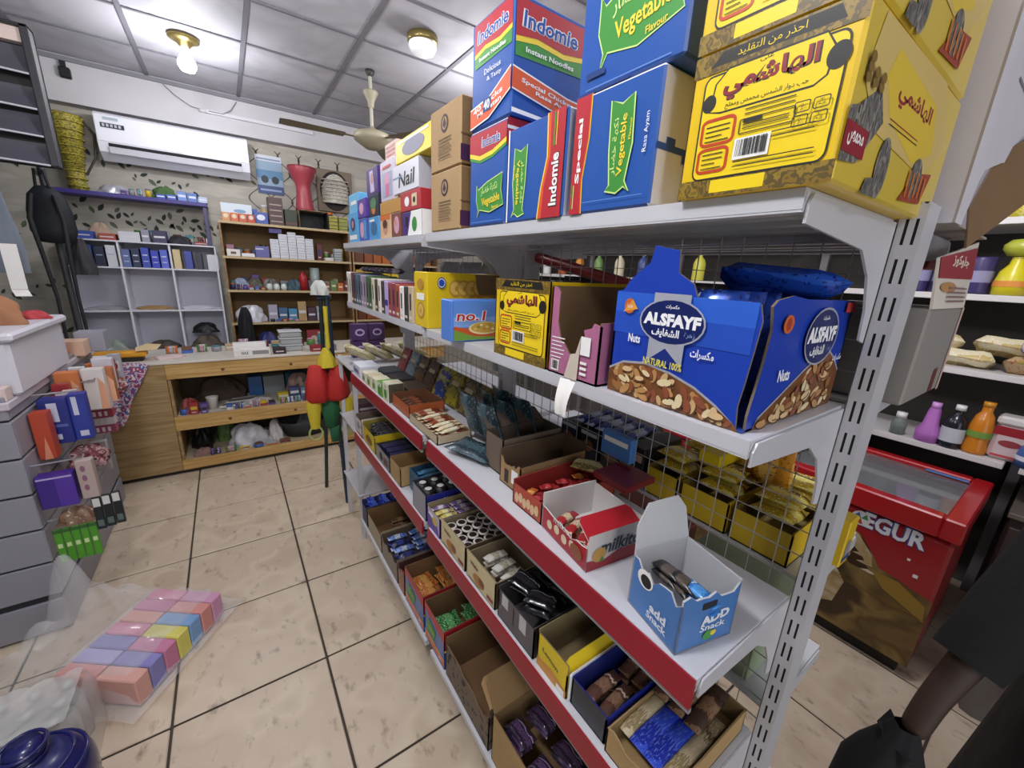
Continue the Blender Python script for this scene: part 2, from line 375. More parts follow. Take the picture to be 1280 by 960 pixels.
WALLP = BL(('a19b90', 'b3ada2', 'aaa499', 'bcb6ab'), 3, .8, 0, (1, 1, 4), True, True)
mb = MB(); mb.box(XL - .1, YB, 0, XR + .1, YB + .1, ZC + .1); wb = struct('wall_back', mb, WALLP, 'back wall in pale wallpaper printed with green leaf vines')
PL = P('c3c0c4', .75, var=.08, vscale=3)
mb = MB(); mb.box(XL - .1, YF, 0, XL, YB, ZC + .1); struct('wall_left', mb, P('6d7169', .8, var=.15, vscale=4))
mb = MB(); mb.box(XR, YF, 0, XR + .1, YB, ZC + .1); struct('wall_right', mb, P('75716f', .8, var=.1))
mb = MB(); mb.box(XL - .1, YF - .1, 0, -1.5, YF, ZC + .1); mb.box(1.3, YF - .1, 0, XR + .1, YF, ZC + .1); mb.box(-1.5, YF - .1, 2.5, 1.3, YF, ZC + .1); struct('wall_front', mb, P('7d7876', .8))
mb = MB(); mb.box(XL, 4.76, 2.645, XR, YB, ZC + .03); struct('trim_1', mb, PL, 'white plastered beam across the top of the back wall')
mb = MB(); mb.box(XL, 4.745, ZC - .035, XR, 4.76, ZC - .005); struct('trim_2', mb, P('7b7980', .6), 'dark grey angle strip between ceiling and beam')
# leaf vines and wave pattern printed on the wallpaper
mb = MB(); lr = random.Random(3)
def leaf(x, z, a, l, mi):
    ca, sa = math.cos(a), math.sin(a); pts = [(0, 0), (.3, .22), (.65, .2), (1, 0), (.65, -.2), (.3, -.22)]
    mb.add([(x + (p * ca - q * sa) * l, YB - .0006 - .0004 * mi, z + (p * sa + q * ca) * l) for p, q in pts], [(0, 5, 4, 3, 2, 1)], mi)
for vx, vz, va in [(-1.5, 2.3, -.3), (-1.3, 1.7, .3), (-.95, 1.95, -.2), (-.6, 1.72, .35), (-.35, 1.95, -.35), (-.15, 2.28, .2), (-.9, 2.4, -.4), (.1, 2.3, .1), (-1.5, 1.2, .3), (-1.3, .9, .2), (-1.1, 1.4, .5), (-.55, 2.2, -.1), (-.75, 1.83, .1), (-.25, 1.76, .3)]:
    for k in range(9):
        t = k * .05; x = vx + t * math.cos(va); z = vz + t * math.sin(va) + .02 * math.sin(k * 1.3)
        leaf(x, z, va + (1 if k % 2 else -1) * lr.uniform(.5, 1.2), lr.uniform(.035, .075), lr.randint(0, 2))
o = mb.build('leaf_print', [P('3c4a36', .8), P('59634c', .8), P('2d3630', .8)], wb)
mb = MB()
for k in range(10):
    xx = .32 + k * .09
    pts = [(xx + .05 * math.sin(z * 24 + (k % 2) * PI), YB, 1.95 + z) for z in [i * .0125 for i in range(52)]]
    for q in range(len(pts) - 1):
        a, b = pts[q], pts[q + 1]; mb.add([(a[0] - .006, YB - .001, a[2]), (a[0] + .006, YB - .001, a[2]), (b[0] + .006, YB - .001, b[2]), (b[0] - .006, YB - .001, b[2])], [(0, 1, 2, 3)])
mb.build('wave_print', P('51493f', .8), wb)
# ---------------------------------------------------------------- lamps and fan
GOLD = P('8d7c4c', .35, .6)
def lamp_base(t):
    mb = MB(); mb.lathe([(.001, 0), (.085, 0), (.085, -.012), (.06, -.022), (.045, -.03), (.03, -.05), (.001, -.05)][::-1], 24); mb.build('base', GOLD, t)
t = thing('ceiling_bulb', 'glowing white bulb hanging on a brass ceiling base near the air conditioner', 'lamp', (-.05, 3.82, ZC - .004)); lamp_base(t)
mb = MB(); mb.lathe([(.018, 0), (.02, -.03), (.035, -.055), (.05, -.085), (.05, -.11), (.036, -.135), (.001, -.145)][::-1], 20); mb.build('bulb', P('ffffff', .4, emit=14), t, (0, 0, -.05))
def lamp_light(x, y, z, e, r=.08):
    l = bpy.data.lights.new('lamp_light', 'POINT'); l.energy = e; l.shadow_soft_size = r; l.color = (.95, .96, 1); o = bpy.data.objects.new('lamp_light', l); o.location = (x, y, z); COL.objects.link(o)
lamp_light(-.05, 3.82, ZC - .32, 26)
t = thing('ceiling_lamp', 'round white ceiling lamp with a brass rim to the right of the fan', 'lamp', (1.165, 2.78, ZC - .004))
mb = MB(); mb.lathe([(.001, 0), (.092, 0), (.092, -.03), (.085, -.04), (.001, -.04)][::-1], 28); mb.build('rim', GOLD, t)
mb = MB(); mb.lathe([(.083, -.038), (.086, -.055), (.07, -.085), (.04, -.1), (.001, -.104)][::-1], 28); mb.build('shade', P('f2f2f5', .3, emit=.25), t)
for i, (x, y, e) in enumerate([(-.35, .6, 72), (-.4, -1.2, 34), (1.65, .4, 56), (1.7, 2.9, 30), (.2, 2.2, 30)]):   # the shop's other ceiling lamps
    l = bpy.data.lights.new('aisle_lamp', 'POINT'); l.shadow_soft_size = .12; l.energy = e * .95; l.color = (.97, .97, 1)
    o = bpy.data.objects.new('aisle_lamp', l); o.location = (x, y, ZC - .35); COL.objects.link(o)
t = thing('ceiling_fan', 'cream ceiling fan with a long down rod hanging from the grey panels', 'fan', (1.04, 3.47, ZC))
CR = P('a39a82', .45)
mb = MB(); mb.tube([(0, 0, 0), (0, 0, -.4)], .013, 10); mb.build('rod', P('b5b0a2', .4), t)
mb = MB(); mb.lathe([(.02, -.24), (.025, -.2), (.045, -.16), (.055, -.14), (.05, -.13), (.012, -.125)], 20); mb.build('canopy_cup', CR, t)
mb = MB(); mb.lathe([(.001, -.52), (.05, -.515), (.09, -.49), (.13, -.465), (.14, -.44), (.13, -.415), (.09, -.4), (.03, -.38), (.012, -.36)], 28); mb.build('motor', CR, t)
mb = MB(); mb.lathe([(.012, -.04), (.03, -.02), (.034, 0), (.012, 0.0)], 16); mb.build('ceiling_collar', P('3a3835', .5), t, (0, 0, 0))
for k in range(3):
    a = math.radians(58 + 120 * k); b = MB()
    def fn(i, j, a=a):
        r = .2 + .42 * i; wd = (.055 + .02 * i) * (1 if i < .9 else .8); q = (j - .5) * 2 * wd; return (r * math.cos(a) - q * math.sin(a), r * math.sin(a) + q * math.cos(a), -.452 + (j - .5) * .004)
    b.grid(fn, 8, 2); bl = b.build('blade', P('8f8770', .5), t)
    b = MB(); b.prism([(0, -.012), (.14, -.03), (.14, .03), (0, .012)], (.1 * math.cos(a), .1 * math.sin(a), -.452), (math.cos(a), math.sin(a), 0), (-math.sin(a), math.cos(a), 0), .004); b.build('blade_arm', CR, bl)
# conduit and cable, black junction box on the beam
mb = MB(); mb.box(.02, 4.735, 2.765, .85, 4.76, 2.79); mb.lathe([(.001, 0), (.03, 0), (.03, .02), (.001, .02)], 14, (.0, 4.75, 2.765)); t = tag(mb.build('cable_conduit', P('cfccd2', .5)), 'white cable conduit running along the beam above the air conditioner', 'conduit')
mb = MB(); mb.tube([(-.24, 4.75, 2.91), (-.18, 4.74, 2.85), (-.08, 4.735, 2.79), (0, 4.735, 2.78)], .004, 6); mb.tube([(.04, 4.735, 2.78), (.14, 4.735, 2.78), (.2, 4.735, 2.82), (.25, 4.75, 2.9)], .004, 6); tag(mb.build('loose_cable', P('8c8a90', .5)), 'thin grey cable sagging from ceiling edge to the conduit', 'cable')
mb = MB(); mb.cbox(-.83, 4.72, 2.80, -.77, 4.757, 2.87, .006); mb.box(-.82, 4.735, 2.87, -.79, 4.755, 2.91); tag(mb.build('alarm_sensor', BLACK), 'small black box fixed at the left end of the white beam', 'sensor')
# ---------------------------------------------------------------- air conditioner
t = thing('air_conditioner', 'white split air conditioner mounted on the back wall under the beam', 'air conditioner', (-.2, YB - .003, 2.28))
AC = P('e8e8f0', .3); prof = [(0, .02), (0, .335), (-.15, .335), (-.2, .31), (-.215, .12), (-.19, .055), (-.1, 0)]
mb = MB(); mb.prism([(p[0], p[1]) for p in prof], (-.49, 0, 0), (0, 1, 0), (0, 0, 1), .98); mb.build('housing', AC, t)
mb = MB(); mb.prism([(-.2, .308), (-.207, .308), (-.222, .125), (-.215, .125)], (-.485, 0, 0), (0, 1, 0), (0, 0, 1), .97); fp = mb.build('front_panel', AC, t)
mb = MB(); mb.prism([(-.188, .06), (-.193, .055), (-.216, .113), (-.211, .118)], (-.43, 0, 0), (0, 1, 0), (0, 0, 1), .86); mb.build('air_outlet', P('1c1b1f', .6), t)
mb = MB(); mb.prism([(-.19, .05), (-.2, .048), (-.222, .088), (-.214, .092)], (-.43, 0, 0), (0, 1, 0), (0, 0, 1), .86); mb.build('louver', P('d9d9e2', .35), t)
fpf = Fr((-.485, -.207, .125 + .0), (1, 0, 0), Vector((0, .013, .183)).normalized(), .97, .183); fpf.O = Vector((-.485, -.2225, .125))
decal(fp, fpf, [('r', P('25262d', .4), .03, .52, .17, .7)] + [('r', P('b9bcc6', .5), .04 + .024 * k, .56, .055 + .024 * k, .67) for k in range(5)] + [('r', P('a9b4c0', .5), .05, .82, .14, .93)] + [('r', P('f8f8fc', .3), .68, .45 + k * .11, .77, .49 + k * .11) for k in range(4)], 'stickers', .0015)['kind'] = 'stuff'
# ================================================================ GONDOLA SHELVING
GX0, GX1, UX0, UX1 = .46, 1.08, .742, .798
GY = [.165, 1.115, 2.065]
LV = [.225, .745, 1.062, 1.41, 1.67]
g = thing('shelving_unit', 'white double-sided metal shop shelving with slotted posts and red price strips', 'shelving', (.77, 1.11, 0))
GO = Vector((.77, 1.11, 0))
def gpart(name, mb, m, par=None): mb.v = [(v[0] - GO.x, v[1] - GO.y, v[2]) for v in mb.v]; return mb.build(name, m, par or g)
SLOTD = P('17171a', .8)
for gi, y in enumerate(GY):
    mb = MB(); ya, yb = y - .007, y + .015
    cols = [ya, y - .0035, y - .0003, y + .0065, y + .0098, yb]      # two slot columns
    for side, xx in ((-1, UX0), (1, UX1)):
        z = .02
        while z < 1.685:
            z1 = min(z + .018, 1.69); z2 = min(z + .05, 1.69)
            rows = [(z, z1, False), (z1, z2, True)]
            for za, zb, sl in rows:
                for k in range(5):
                    if sl and k in (1, 3): continue
                    a, b = cols[k], cols[k + 1]; q = [(xx, b, za), (xx, a, za), (xx, a, zb), (xx, b, zb)]
                    mb.add(q if side < 0 else q[::-1], [(0, 1, 2, 3)])
            z += .05
        d = .0035 * -side; mb.box(xx + min(0, d) * 1 + (0 if d > 0 else 0) + .0012, ya + .002, .02, xx + abs(d) if d > 0 else xx - .0005, yb - .002, 1.688, 1) if d > 0 else mb.box(xx - .0035, ya + .002, .02, xx - .0012, yb - .002, 1.688, 1)
    mb.box(UX0, ya - .002, .0, UX1, ya, 1.69); mb.box(UX0, yb, .0, UX1, yb + .002, 1.69); mb.box(UX0, ya, 1.688, UX1, yb, 1.69); mb.box(UX0 - .02, ya - .005, 0, UX1 + .02, yb + .005, .02)
    up = gpart('upright', mb, [METAL, SLOTD])
SHM = P('c8c8ce', .32, .05)
def shelf_part(side, bay, li):
    z = LV[li]; s = -1 if side == 0 else 1
    if li == 0: xo = GX0 - .0 if side == 0 else GX1
    else: xo = GX0 if side == 0 else GX1
    xi = UX0 - .004 if side == 0 else UX1 + .004
    ya = GY[bay] + .0215; yb = GY[bay + 1] - .0215
    mb = MB(); lo, hi = min(xo, xi), max(xo, xi); mb.box(lo + (.0026 if s < 0 else 0), ya, z - .003, hi - (.0026 if s > 0 else 0), yb, z)
    lip = .02 if li not in (1, 2) else .012
    lx = xo; mb.box(min(lx, lx - s * .0025), ya, z - lip - .0, max(lx, lx - s * .0025), yb, z - .0)
    mb.box(min(lx, lx - s * .02), ya, z - .022, max(lx, lx - s * .02), yb, z - .0195)
    for yy in (ya, yb - .002): mb.box(lo + .003, yy - .0003, z - .0205, hi - .0005, yy + .0023, z - .0032)
    for k in range(3): xx = lo + (hi - lo) * (k + 1) / 4; mb.box(xx - .012, ya, z - .018, xx + .012, yb, z - .003)
    if li == 0: mb.box(xo + .1 if side == 0 else xo - .104, ya, .0, xo + .104 if side == 0 else xo - .1, yb, z - .03, 1)  # recessed kick plate, dark grey to stand in for shadow under the lip
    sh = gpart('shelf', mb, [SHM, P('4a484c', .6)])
    if li in (1, 2):
        m2 = MB(); m2.prism([(0, 0), (.008, .003), (.004, .05), (0, .05)] if s > 0 else [(0, 0), (0, .05), (-.004, .05), (-.008, .003)], (xo - GO.x, yb - GO.y if s > 0 else yb - GO.y, z - .052), (1, 0, 0), (0, 0, 1), (yb - ya) * 1)
        m2.build('price_strip', RED, sh); m2 = MB(); m2.box(xo - .003 + s * .001 - GO.x, ya - GO.y, z - .06, xo + .003 + s * .001 - GO.x, yb - GO.y, z - .052); m2.build('strip_channel', P('8f8f95', .4), sh)
    if li > 0:
        for yy in (ya - .004, yb + .0015):
            m2 = MB(); L = abs(xi - xo); h = .035
            m2.prism([(0, -.004), (L - .012, -.004), (L - .005, -.014), (L - .005, -.032), (L * .36, -.045), (L * .2, -.075), (L * .1, -.12), (L * .07, -.16), (0, -.165)], (xi - GO.x, yy - GO.y, z), (-1, 0, 0) if side == 0 else (1, 0, 0), (0, 0, 1), .003 if side == 0 else -.003)
            m2.build('bracket', METAL, g)
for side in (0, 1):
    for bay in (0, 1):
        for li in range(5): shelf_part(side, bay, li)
WIRE = P('b3b1b3', .45, .3)
for bay in (0, 1):
    mb = MB(); ya, yb = GY[bay] + .025, GY[bay + 1] - .025; n = int((yb - ya) / .04)
    for k in range(n + 1): y = ya + (yb - ya) * k / n; mb.tube([(.772, y, .26), (.772, y, 1.66)], .0011, 4, cap=False)
    for k in range(30): z = .27 + k * .0475; mb.tube([(.7698, ya, z), (.7698, yb, z)], .0011, 4, cap=False)
    gpart('wire_back', mb, WIRE)
# ================================================================ GOODS ON THE TOP SHELF
YEL = P('e6bf14', .35, coat=.3); YEL2 = P('f2d21e', .35); MAR = P('8c1d2c', .4); BLK = P('17150f', .5); WHT = P('f1f0ee', .45); ORG = P('d9572b', .4)
NBL = P('2b57a6', .32, coat=.25); NRED = P('b32a35', .4); GRN = P('3f8f3a', .4); LGR = P('c9e58a', .45); YTX = P('f0d23a', .45); CREAM = P('e3d9bd', .6)
SUNF = BL(('5f4c1e', '806420', '5a4a20', '8f7426', '74601f'), 90, .4); SEEDS = BL(('4a4848', '6d6a66', '55524f', '8a857c', '403e3e'), 110, .45, 0, (1, 1, .35))
TZ = 1.6705
def rrect(u0, v0, u1, v1, ru, rv, n=4):
    p = []
    for cu, cv, a in ((u1 - ru, v1 - rv, 0), (u0 + ru, v1 - rv, .5), (u0 + ru, v0 + rv, 1), (u1 - ru, v0 + rv, 1.5)): p += [(cu + ru * math.cos(PI * (a + .5 * k / n)), cv + rv * math.sin(PI * (a + .5 * k / n))) for k in range(n + 1)]
    return p
def lines(m, u0, u1, v0, n, dv, th=.007): return [('r', m, u0, v0 - dv * k, u1 - (.05 if k % 3 == 2 else 0), v0 - dv * k + th) for k in range(n)]
def bars(u0, u1, v0, v1, n=20):
    rr = random.Random(2); o = [('r', WHT, u0 - .015, v0 - .02, u1 + .015, v1 + .01)]
    for k in range(n): a = u0 + (u1 - u0) * k / n; o.append(('r', BLK, a, v0, a + (u1 - u0) / n * rr.choice((.35, .6, .75)), v1))
    return o
def seeds_front(b):
    it = [('r', SUNF, 0, 0, 1, .13), ('r', YEL2, .25, .025, .62, .115), ('r', SUNF, 0, .86, 1, 1), ('p', BLK, [(.12, .9), (.9, .9), (.86, .985), (.2, .985)]), ('t', YEL2, 'احذر من التقليد', .5, .942, .06, .4),
          ('p', YEL2, rrect(.1, .13, .94, .84, .05, .06)), ('g', BLK, rrect(.1, .13, .94, .84, .05, .06), .0018),
          ('p', YEL2, [(.16, .6), (.24, .58), (.8, .58), (.86, .62), (.88, .76), (.82, .86), (.26, .86), (.18, .78)]), ('g', BLK, [(.16, .6), (.24, .58), (.8, .58), (.86, .62), (.88, .76), (.82, .86), (.26, .86), (.18, .78)], .0018),
          ('e', BLK, .15, .66, .05, .06), ('e', BLK, .9, .71, .06, .075), ('t', BLK, 'على', .5, .845, .035, .08), ('t', BLK, 'الهاشمي', .525, .735, .175, .57, {'b': .055}), ('t', MAR, 'الهاشمي', .52, .74, .17, .56, {'b': .03}), ('t', BLK, 'حب دوار الشمس محمص ومملح', .52, .615, .045, .5),
          ('g', P('c2401f', .4), rrect(.13, .37, .36, .54, .04, .03), .003), ('g', P('c2401f', .4), rrect(.13, .18, .34, .34, .04, .03), .003)]
    it += lines(BLK, .16, .33, .49, 4, .033) + lines(BLK, .16, .31, .3, 4, .033) + lines(BLK, .42, .72, .55, 2, .03)
    it += [('g', BLK, rrect(.4, .4, .73, .49, .01, .01), .001), ('r', BLK, .42, .465, .54, .487)] + lines(BLK, .42, .7, .45, 2, .022)
    it += bars(.4, .6, .25, .36) + lines(BLK, .62, .86, .36, 2, .03) + lines(BLK, .4, .88, .21, 2, .03)
    for k, (a, c) in enumerate(((.77, .47), (.87, .47), (.77, .39), (.87, .39))): it += [('g', BLK, rrect(a - .04, c - .03, a + .04, c + .03, .01, .01), .0009), ('t', BLK, '♻' if k % 2 else '☂', a, c, .04, .04)]
    decal(b.t, b.face('f'), it, 'printed_front')
def seeds_side(b):
    TAN = P('cdb26a', .4); it = [('p', TAN, [(.1, .97), (.75, .99), (.95, .6), (.75, .3), (.2, .38), (.05, .6)]), ('p', P('d8b936', .4), [(.25, .88), (.7, .8), (.8, .5), (.6, .34), (.3, .5), (.2, .7)]),
          ('t', MAR, 'الهاشمي', .5, .68, .17, .36, {'b': .03}), ('r', MAR, .3, .5, .6, .507), ('r', BLK, .3, .47, .6, .476), ('p', SEEDS, [(0, .12), (.12, .15), (.25, .45), (.18, .62), (.05, .45), (0, .42)]),
          ('e', SEEDS, .33, .2, .055, .2), ('p', P('9a3d26', .4), [(.55, .06), (.8, .1), (.86, .36), (.68, .3)]), ('e', SEEDS, .68, .26, .06, .15), ('r', MAR, .0, .18, .16, .35), ('t', WHT, 'محمص', .08, .265, .09, .11, {'b': .02}), ('p', SEEDS, [(.2, 0), (.3, 0), (.28, .12), (.22, .1)])]
    for k in range(5): it.append(('r', P('c9722f', .4), .6 + .045 * k, .1 + .01 * k, .615 + .045 * k, .3))
    for k in range(7): it.append(('e', P('7d6228', .5), .06 + .05 * (k % 3), .6 + .05 * (k // 3), .018, .03))
    decal(b.t, b.face('r'), it, 'printed_side')
for k in range(2):
    b = carton('snack_carton', ('yellow carton of sunflower seeds resting on the top shelf at its near end', 'yellow sunflower seed carton stacked on top of the other near the ceiling edge of picture')[k], 'carton', .452, .79, .165, .318, TZ + k * .1435, .141, {'f': YEL, 't': YEL, 'r': P('d4b83e', .35, coat=.4)}, 'yellow seed cartons on the top shelf')
    seeds_front(b); seeds_side(b)
    mb = MB(); mb.box(-.17, -.012, .0, -.1695, .012, .14); 
FLAG = [(.0, .0), (.06, .22), (.0, .5), (.04, .95), (.1, .8), (.45, .92), (1, .99), (.93, .55), (1, .12), (.5, .04), (.12, .2)]
def flag(cu, cv, w, h, rot=0, asp=1, txt=1, ar='نكهة خضار'):
    """green ribbon: cu, cv centre, w, h in face fractions; asp = face width / height"""
    ca, sa = math.cos(rot), math.sin(rot)
    def mp(p):
        x = (p[0] - .5) * w; y = (p[1] - .5) * h / asp; return (cu + x * ca - y * sa, cv + (x * sa + y * ca) * asp)
    pts = [mp(p) for p in FLAG]; a = mp((.5, .7)); c = mp((.55, .36)); d = mp((.72, .14))
    f = h * abs(ca) + 0 * sa
    return [('p', GRN, pts), ('g', LGR, pts, .002), ('t', LGR, ar, a[0], a[1], .0, None, {})][:2] + [('T', a, c, d, w, h, rot)]
def noodle(b, k, its):
    fr = b.face(k); out = []
    for i in its:
        if i[0] == 'T':
            _, a, c, d, w, h, rot = i; W = w * fr.w; H = h * fr.h
            for (p, tx, hh, ww, m) in ((a, 'نكهة خضار', .26, .62, LGR), (c, 'Vegetable', .3, .66, YTX), (d, 'Flavour', .09, .24, YTX)):
                out.append(('t', m, tx, p[0], p[1], hh * H / fr.h, ww * W / fr.w, {'rot': rot, 'b': .02}))
        else: out.append(i)
    decal(b.t, fr, out, 'printed_' + {'f': 'front', 'r': 'side'}[k])
BSIDE = P('dcd9dd', .5, var=.06)
# big noodle carton on its side, white taped end
b = carton('noodle_carton', 'blue noodle carton lying sideways with a white taped end', 'carton', .458, .64, .364, .515, TZ, .158, {'f': NBL, 'r': BSIDE, 't': BSIDE}); f = b.face('f'); asp = f.w / f.h
def vflag(cu, cv, ww, hh, fr, mir=1):   # ribbon standing upright
    pts = [(cu + (p[1] - .5) * -ww * mir, cv + (p[0] - .5) * hh) for p in FLAG]; q = PI / 2 * mir
    o = {'rot': q, 'b': .02}
    return [('p', GRN, pts), ('g', LGR, pts, .0022), ('t', LGR, 'نكهة خضار', cu - .2 * ww * mir, cv, ww * .24 * fr.w / fr.h, hh * .6 * fr.h / fr.w, o), ('t', YTX, 'Vegetable', cu + .1 * ww * mir, cv, ww * .28 * fr.w / fr.h, hh * .64 * fr.h / fr.w, o), ('t', YTX, 'Flavour', cu + .34 * ww * mir, cv + .15 * hh, ww * .08 * fr.w / fr.h, hh * .22 * fr.h / fr.w, o)]
def side_band(u0, u1, fr, txt, tm, up=1):
    wv = [(u0, 0), (u1 * .8 + u0 * .2, 0), (u1 * .7 + u0 * .3, .3), (u1, .65), (u1, 1), (u0, 1)]
    wv2 = [(p[0] + (.025 if p[0] > u0 else 0), p[1]) for p in wv]
    return [('p', YTX, wv2), ('p', ORG, [(p[0] + (.015 if p[0] > u0 else 0), p[1]) for p in wv]), ('p', NRED, wv), ('t', tm, txt, (u0 + u1) / 2 - .005, .55, (u1 - u0) * .38 * fr.w / fr.h, .55 * fr.h / fr.w, {'rot': PI / 2 * up, 'b': .03})]
decal(b.t, f, side_band(0, .19, f, 'Special', WHT) + [('r', GRN, .02, .05, .03, .28), ('r', LGR, .045, .05, .055, .26)] + vflag(.62, .5, .3, .74, f) + [('t', WHT, 'Rasa Ayam', .9, .55, .05, .3, {'rot': PI / 2}), ('r', P('6f93cf', .4), .2, .09, .93, .095)], 'printed_front')
mb = MB(); fr = b.face('r'); mb.box(-.03, -.0775, .0, -.026, -.0755, .158); mb.build('flap_seam', P('77737a', .7), b.t)
decal(b.t, fr, [('r', P('2c4f97', .5), .0, .42, .34, .47), ('r', P('2c4f97', .5), .1, .46, .2, .52), ('r', P('2c4f97', .5), .3, .36, .36, .45)], 'tape_marks')
# carton on top of it
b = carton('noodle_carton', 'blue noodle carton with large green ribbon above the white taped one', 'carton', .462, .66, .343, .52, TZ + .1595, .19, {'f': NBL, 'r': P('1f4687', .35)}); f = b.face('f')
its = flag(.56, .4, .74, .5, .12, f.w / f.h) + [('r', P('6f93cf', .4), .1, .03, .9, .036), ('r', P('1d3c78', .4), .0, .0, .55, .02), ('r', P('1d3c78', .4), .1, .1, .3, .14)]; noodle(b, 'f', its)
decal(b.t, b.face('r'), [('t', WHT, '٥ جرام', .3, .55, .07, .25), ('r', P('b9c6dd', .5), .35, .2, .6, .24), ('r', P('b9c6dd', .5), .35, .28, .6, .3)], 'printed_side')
# second lying carton
b = carton('noodle_carton', 'small blue noodle carton lying with a red and orange band at right', 'carton', .458, .62, .533, .695, TZ, .157, {'f': NBL, 'r': BSIDE}); f = b.face('f')
decal(b.t, f, [('r', WHT, 0, 0, .025, 1)] + vflag(.24, .42, .27, .74, f, -1) + [('p', YTX, [(.6, 0), (.64, .3), (.72, .6), (.7, 1), (.98, 1), (.98, 0)]), ('p', ORG, [(.62, 0), (.66, .3), (.74, .6), (.72, 1), (.98, 1), (.98, 0)]), ('p', NRED, [(.68, 0), (.7, .3), (.78, .6), (.76, 1), (.98, 1), (.98, 0)]), ('t', BLK, 'Indomie', .86, .36, .13, .5, {'rot': PI / 2, 'b': .06}), ('t', WHT, 'Indomie', .857, .362, .12, .48, {'rot': PI / 2, 'b': .03}), ('r', GRN, .82, .68, .84, .98), ('r', YTX, .86, .68, .87, .98)], 'printed_front')
# lower and upper of the standing pair
b = carton('noodle_carton', 'blue noodle carton with a lime ribbon standing under the red logo one', 'carton', .458, .72, .703, .842, TZ, .183, {'f': NBL, 't': BSIDE}); f = b.face('f')
def swoosh(v0, v1, u0=0, u1=1, m=NRED): return [(u0, v1), (u0, v0 + .06), (u0 + (u1 - u0) * .3, v0), (u0 + (u1 - u0) * .65, v0 + .02), (u1, v0 + .09), (u1, v1)]
its = [('p', GRN, swoosh(.66, .95)), ('p', YTX, swoosh(.69, .96)), ('p', NRED, swoosh(.735, .97)), ('t', WHT, 'Indomie', .6, .86, .11, .5, {'b': .05}), ('t', NBL, 'Indomie', .6, .86, .1, .47, {'b': .01})] + flag(.6, .3, .74, .36, .1, f.w / f.h) + [('r', P('6f93cf', .4), .1, .04, .95, .046)]
noodle(b, 'f', its)
decal(b.t, b.face('r'), [('p', NRED, [(0, .75), (1, .75), (1, 1), (0, 1)]), ('r', WHT, 0, .9, 1, .93)], 'printed_side')
b = carton('noodle_carton', 'tall blue noodle carton with red logo panel at the top of the stack', 'carton', .458, .72, .695, .84, TZ + .185, .185, {'f': NBL}); f = b.face('f'); r = b.face('r')
def logo(fr, u0, u1, v0, v1, ft):
    H = v1 - v0; W = u1 - u0
    return [('p', GRN, [(u0, v0), (u1, v0 + .02), (u1, v1), (u0, v1)]), ('p', YTX, [(u0, v0 + .24 * H), (u0 + .3 * W, v0 + .32 * H), (u0 + .7 * W, v0 + .26 * H), (u1, v0 + .34 * H), (u1, v1), (u0, v1)]), ('p', NRED, [(u0, v0 + .34 * H), (u0 + .3 * W, v0 + .42 * H), (u0 + .7 * W, v0 + .36 * H), (u1, v0 + .44 * H), (u1, v1), (u0, v1)]),
            ('t', WHT, 'Indomie', (u0 + u1) / 2, v0 + .68 * H, .32 * H, .84 * W, {'b': .07, 'sh': .1}), ('t', NBL, 'Indomie', (u0 + u1) / 2, v0 + .68 * H, .3 * H, .8 * W, {'b': .02, 'sh': .1}), ('t', WHT, ft, (u0 + u1) / 2, v0 + .16 * H, .1 * H, .72 * W, {'b': .02})]
def oband(v, t1, t2, du):
    up = [(0, v + .14), (.5, v + .02), (1, v - .02)] if du else [(0, v - .06), (.5, v - .02), (1, v + .14)]
    pts = up + [(p[0], p[1] - .17) for p in up[::-1]]; big = [(p[0], p[1] + .015) for p in up] + [(p[0], p[1] - .185) for p in up[::-1]]
    q = math.atan2(up[2][1] - up[0][1], 1) * .75; my = (up[0][1] + up[2][1] + 2 * up[1][1]) / 4
    return [('p', WHT, big), ('p', ORG, pts), ('t', WHT, t1, .45, my - .055, .05, .75, {'rot': q, 'b': .02}), ('t', WHT, t2, .5, my - .115, .045, .6, {'rot': q, 'b': .02})]
decal(b.t, r, logo(r, .02, .62, .5, .96, 'Instant Noodles') + oband(.26, 'Special Chicken Flavour', 'Rasa Ayam Spesial', True) + [('p', WHT, [(0, .02), (.5, -.0), (.5, .03), (0, .06)])], 'printed_side')
decal(b.t, f, logo(f, .08, .98, .58, .97, 'Instant Noodles') + [('t', WHT, 'Delicious', .55, .5, .05, .4), ('t', WHT, '& Tasty', .6, .42, .05, .35)] + oband(.26, '40 Packs', 'Mi Instan', False) + [('r', P('1d3c78', .4), .35, .13, .55, .25), ('t', WHT, '40', .45, .19, .09, .15, {'b': .03})], 'printed_front')
# brown oil cartons
for k in range(2):
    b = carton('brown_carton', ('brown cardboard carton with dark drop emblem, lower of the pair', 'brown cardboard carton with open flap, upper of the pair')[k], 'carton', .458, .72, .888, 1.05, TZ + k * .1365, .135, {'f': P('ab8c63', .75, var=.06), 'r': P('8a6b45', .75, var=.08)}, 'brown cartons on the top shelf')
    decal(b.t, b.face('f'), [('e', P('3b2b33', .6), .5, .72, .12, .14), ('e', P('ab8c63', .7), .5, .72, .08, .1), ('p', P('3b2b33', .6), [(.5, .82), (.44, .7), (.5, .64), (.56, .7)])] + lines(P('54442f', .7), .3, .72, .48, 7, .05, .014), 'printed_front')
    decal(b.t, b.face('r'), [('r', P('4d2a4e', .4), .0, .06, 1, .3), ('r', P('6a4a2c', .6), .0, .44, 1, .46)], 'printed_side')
    if k:
        fr = b.face('f'); mb = MB(); mb.prism([(.0, .0), (.16, .0), (.15, .055), (.0, .06)], (.128, -.08, .135), (0, 1, 0), (-.15, 0, 1), .003); mb.build('flap', P('97794f', .75), b.t)
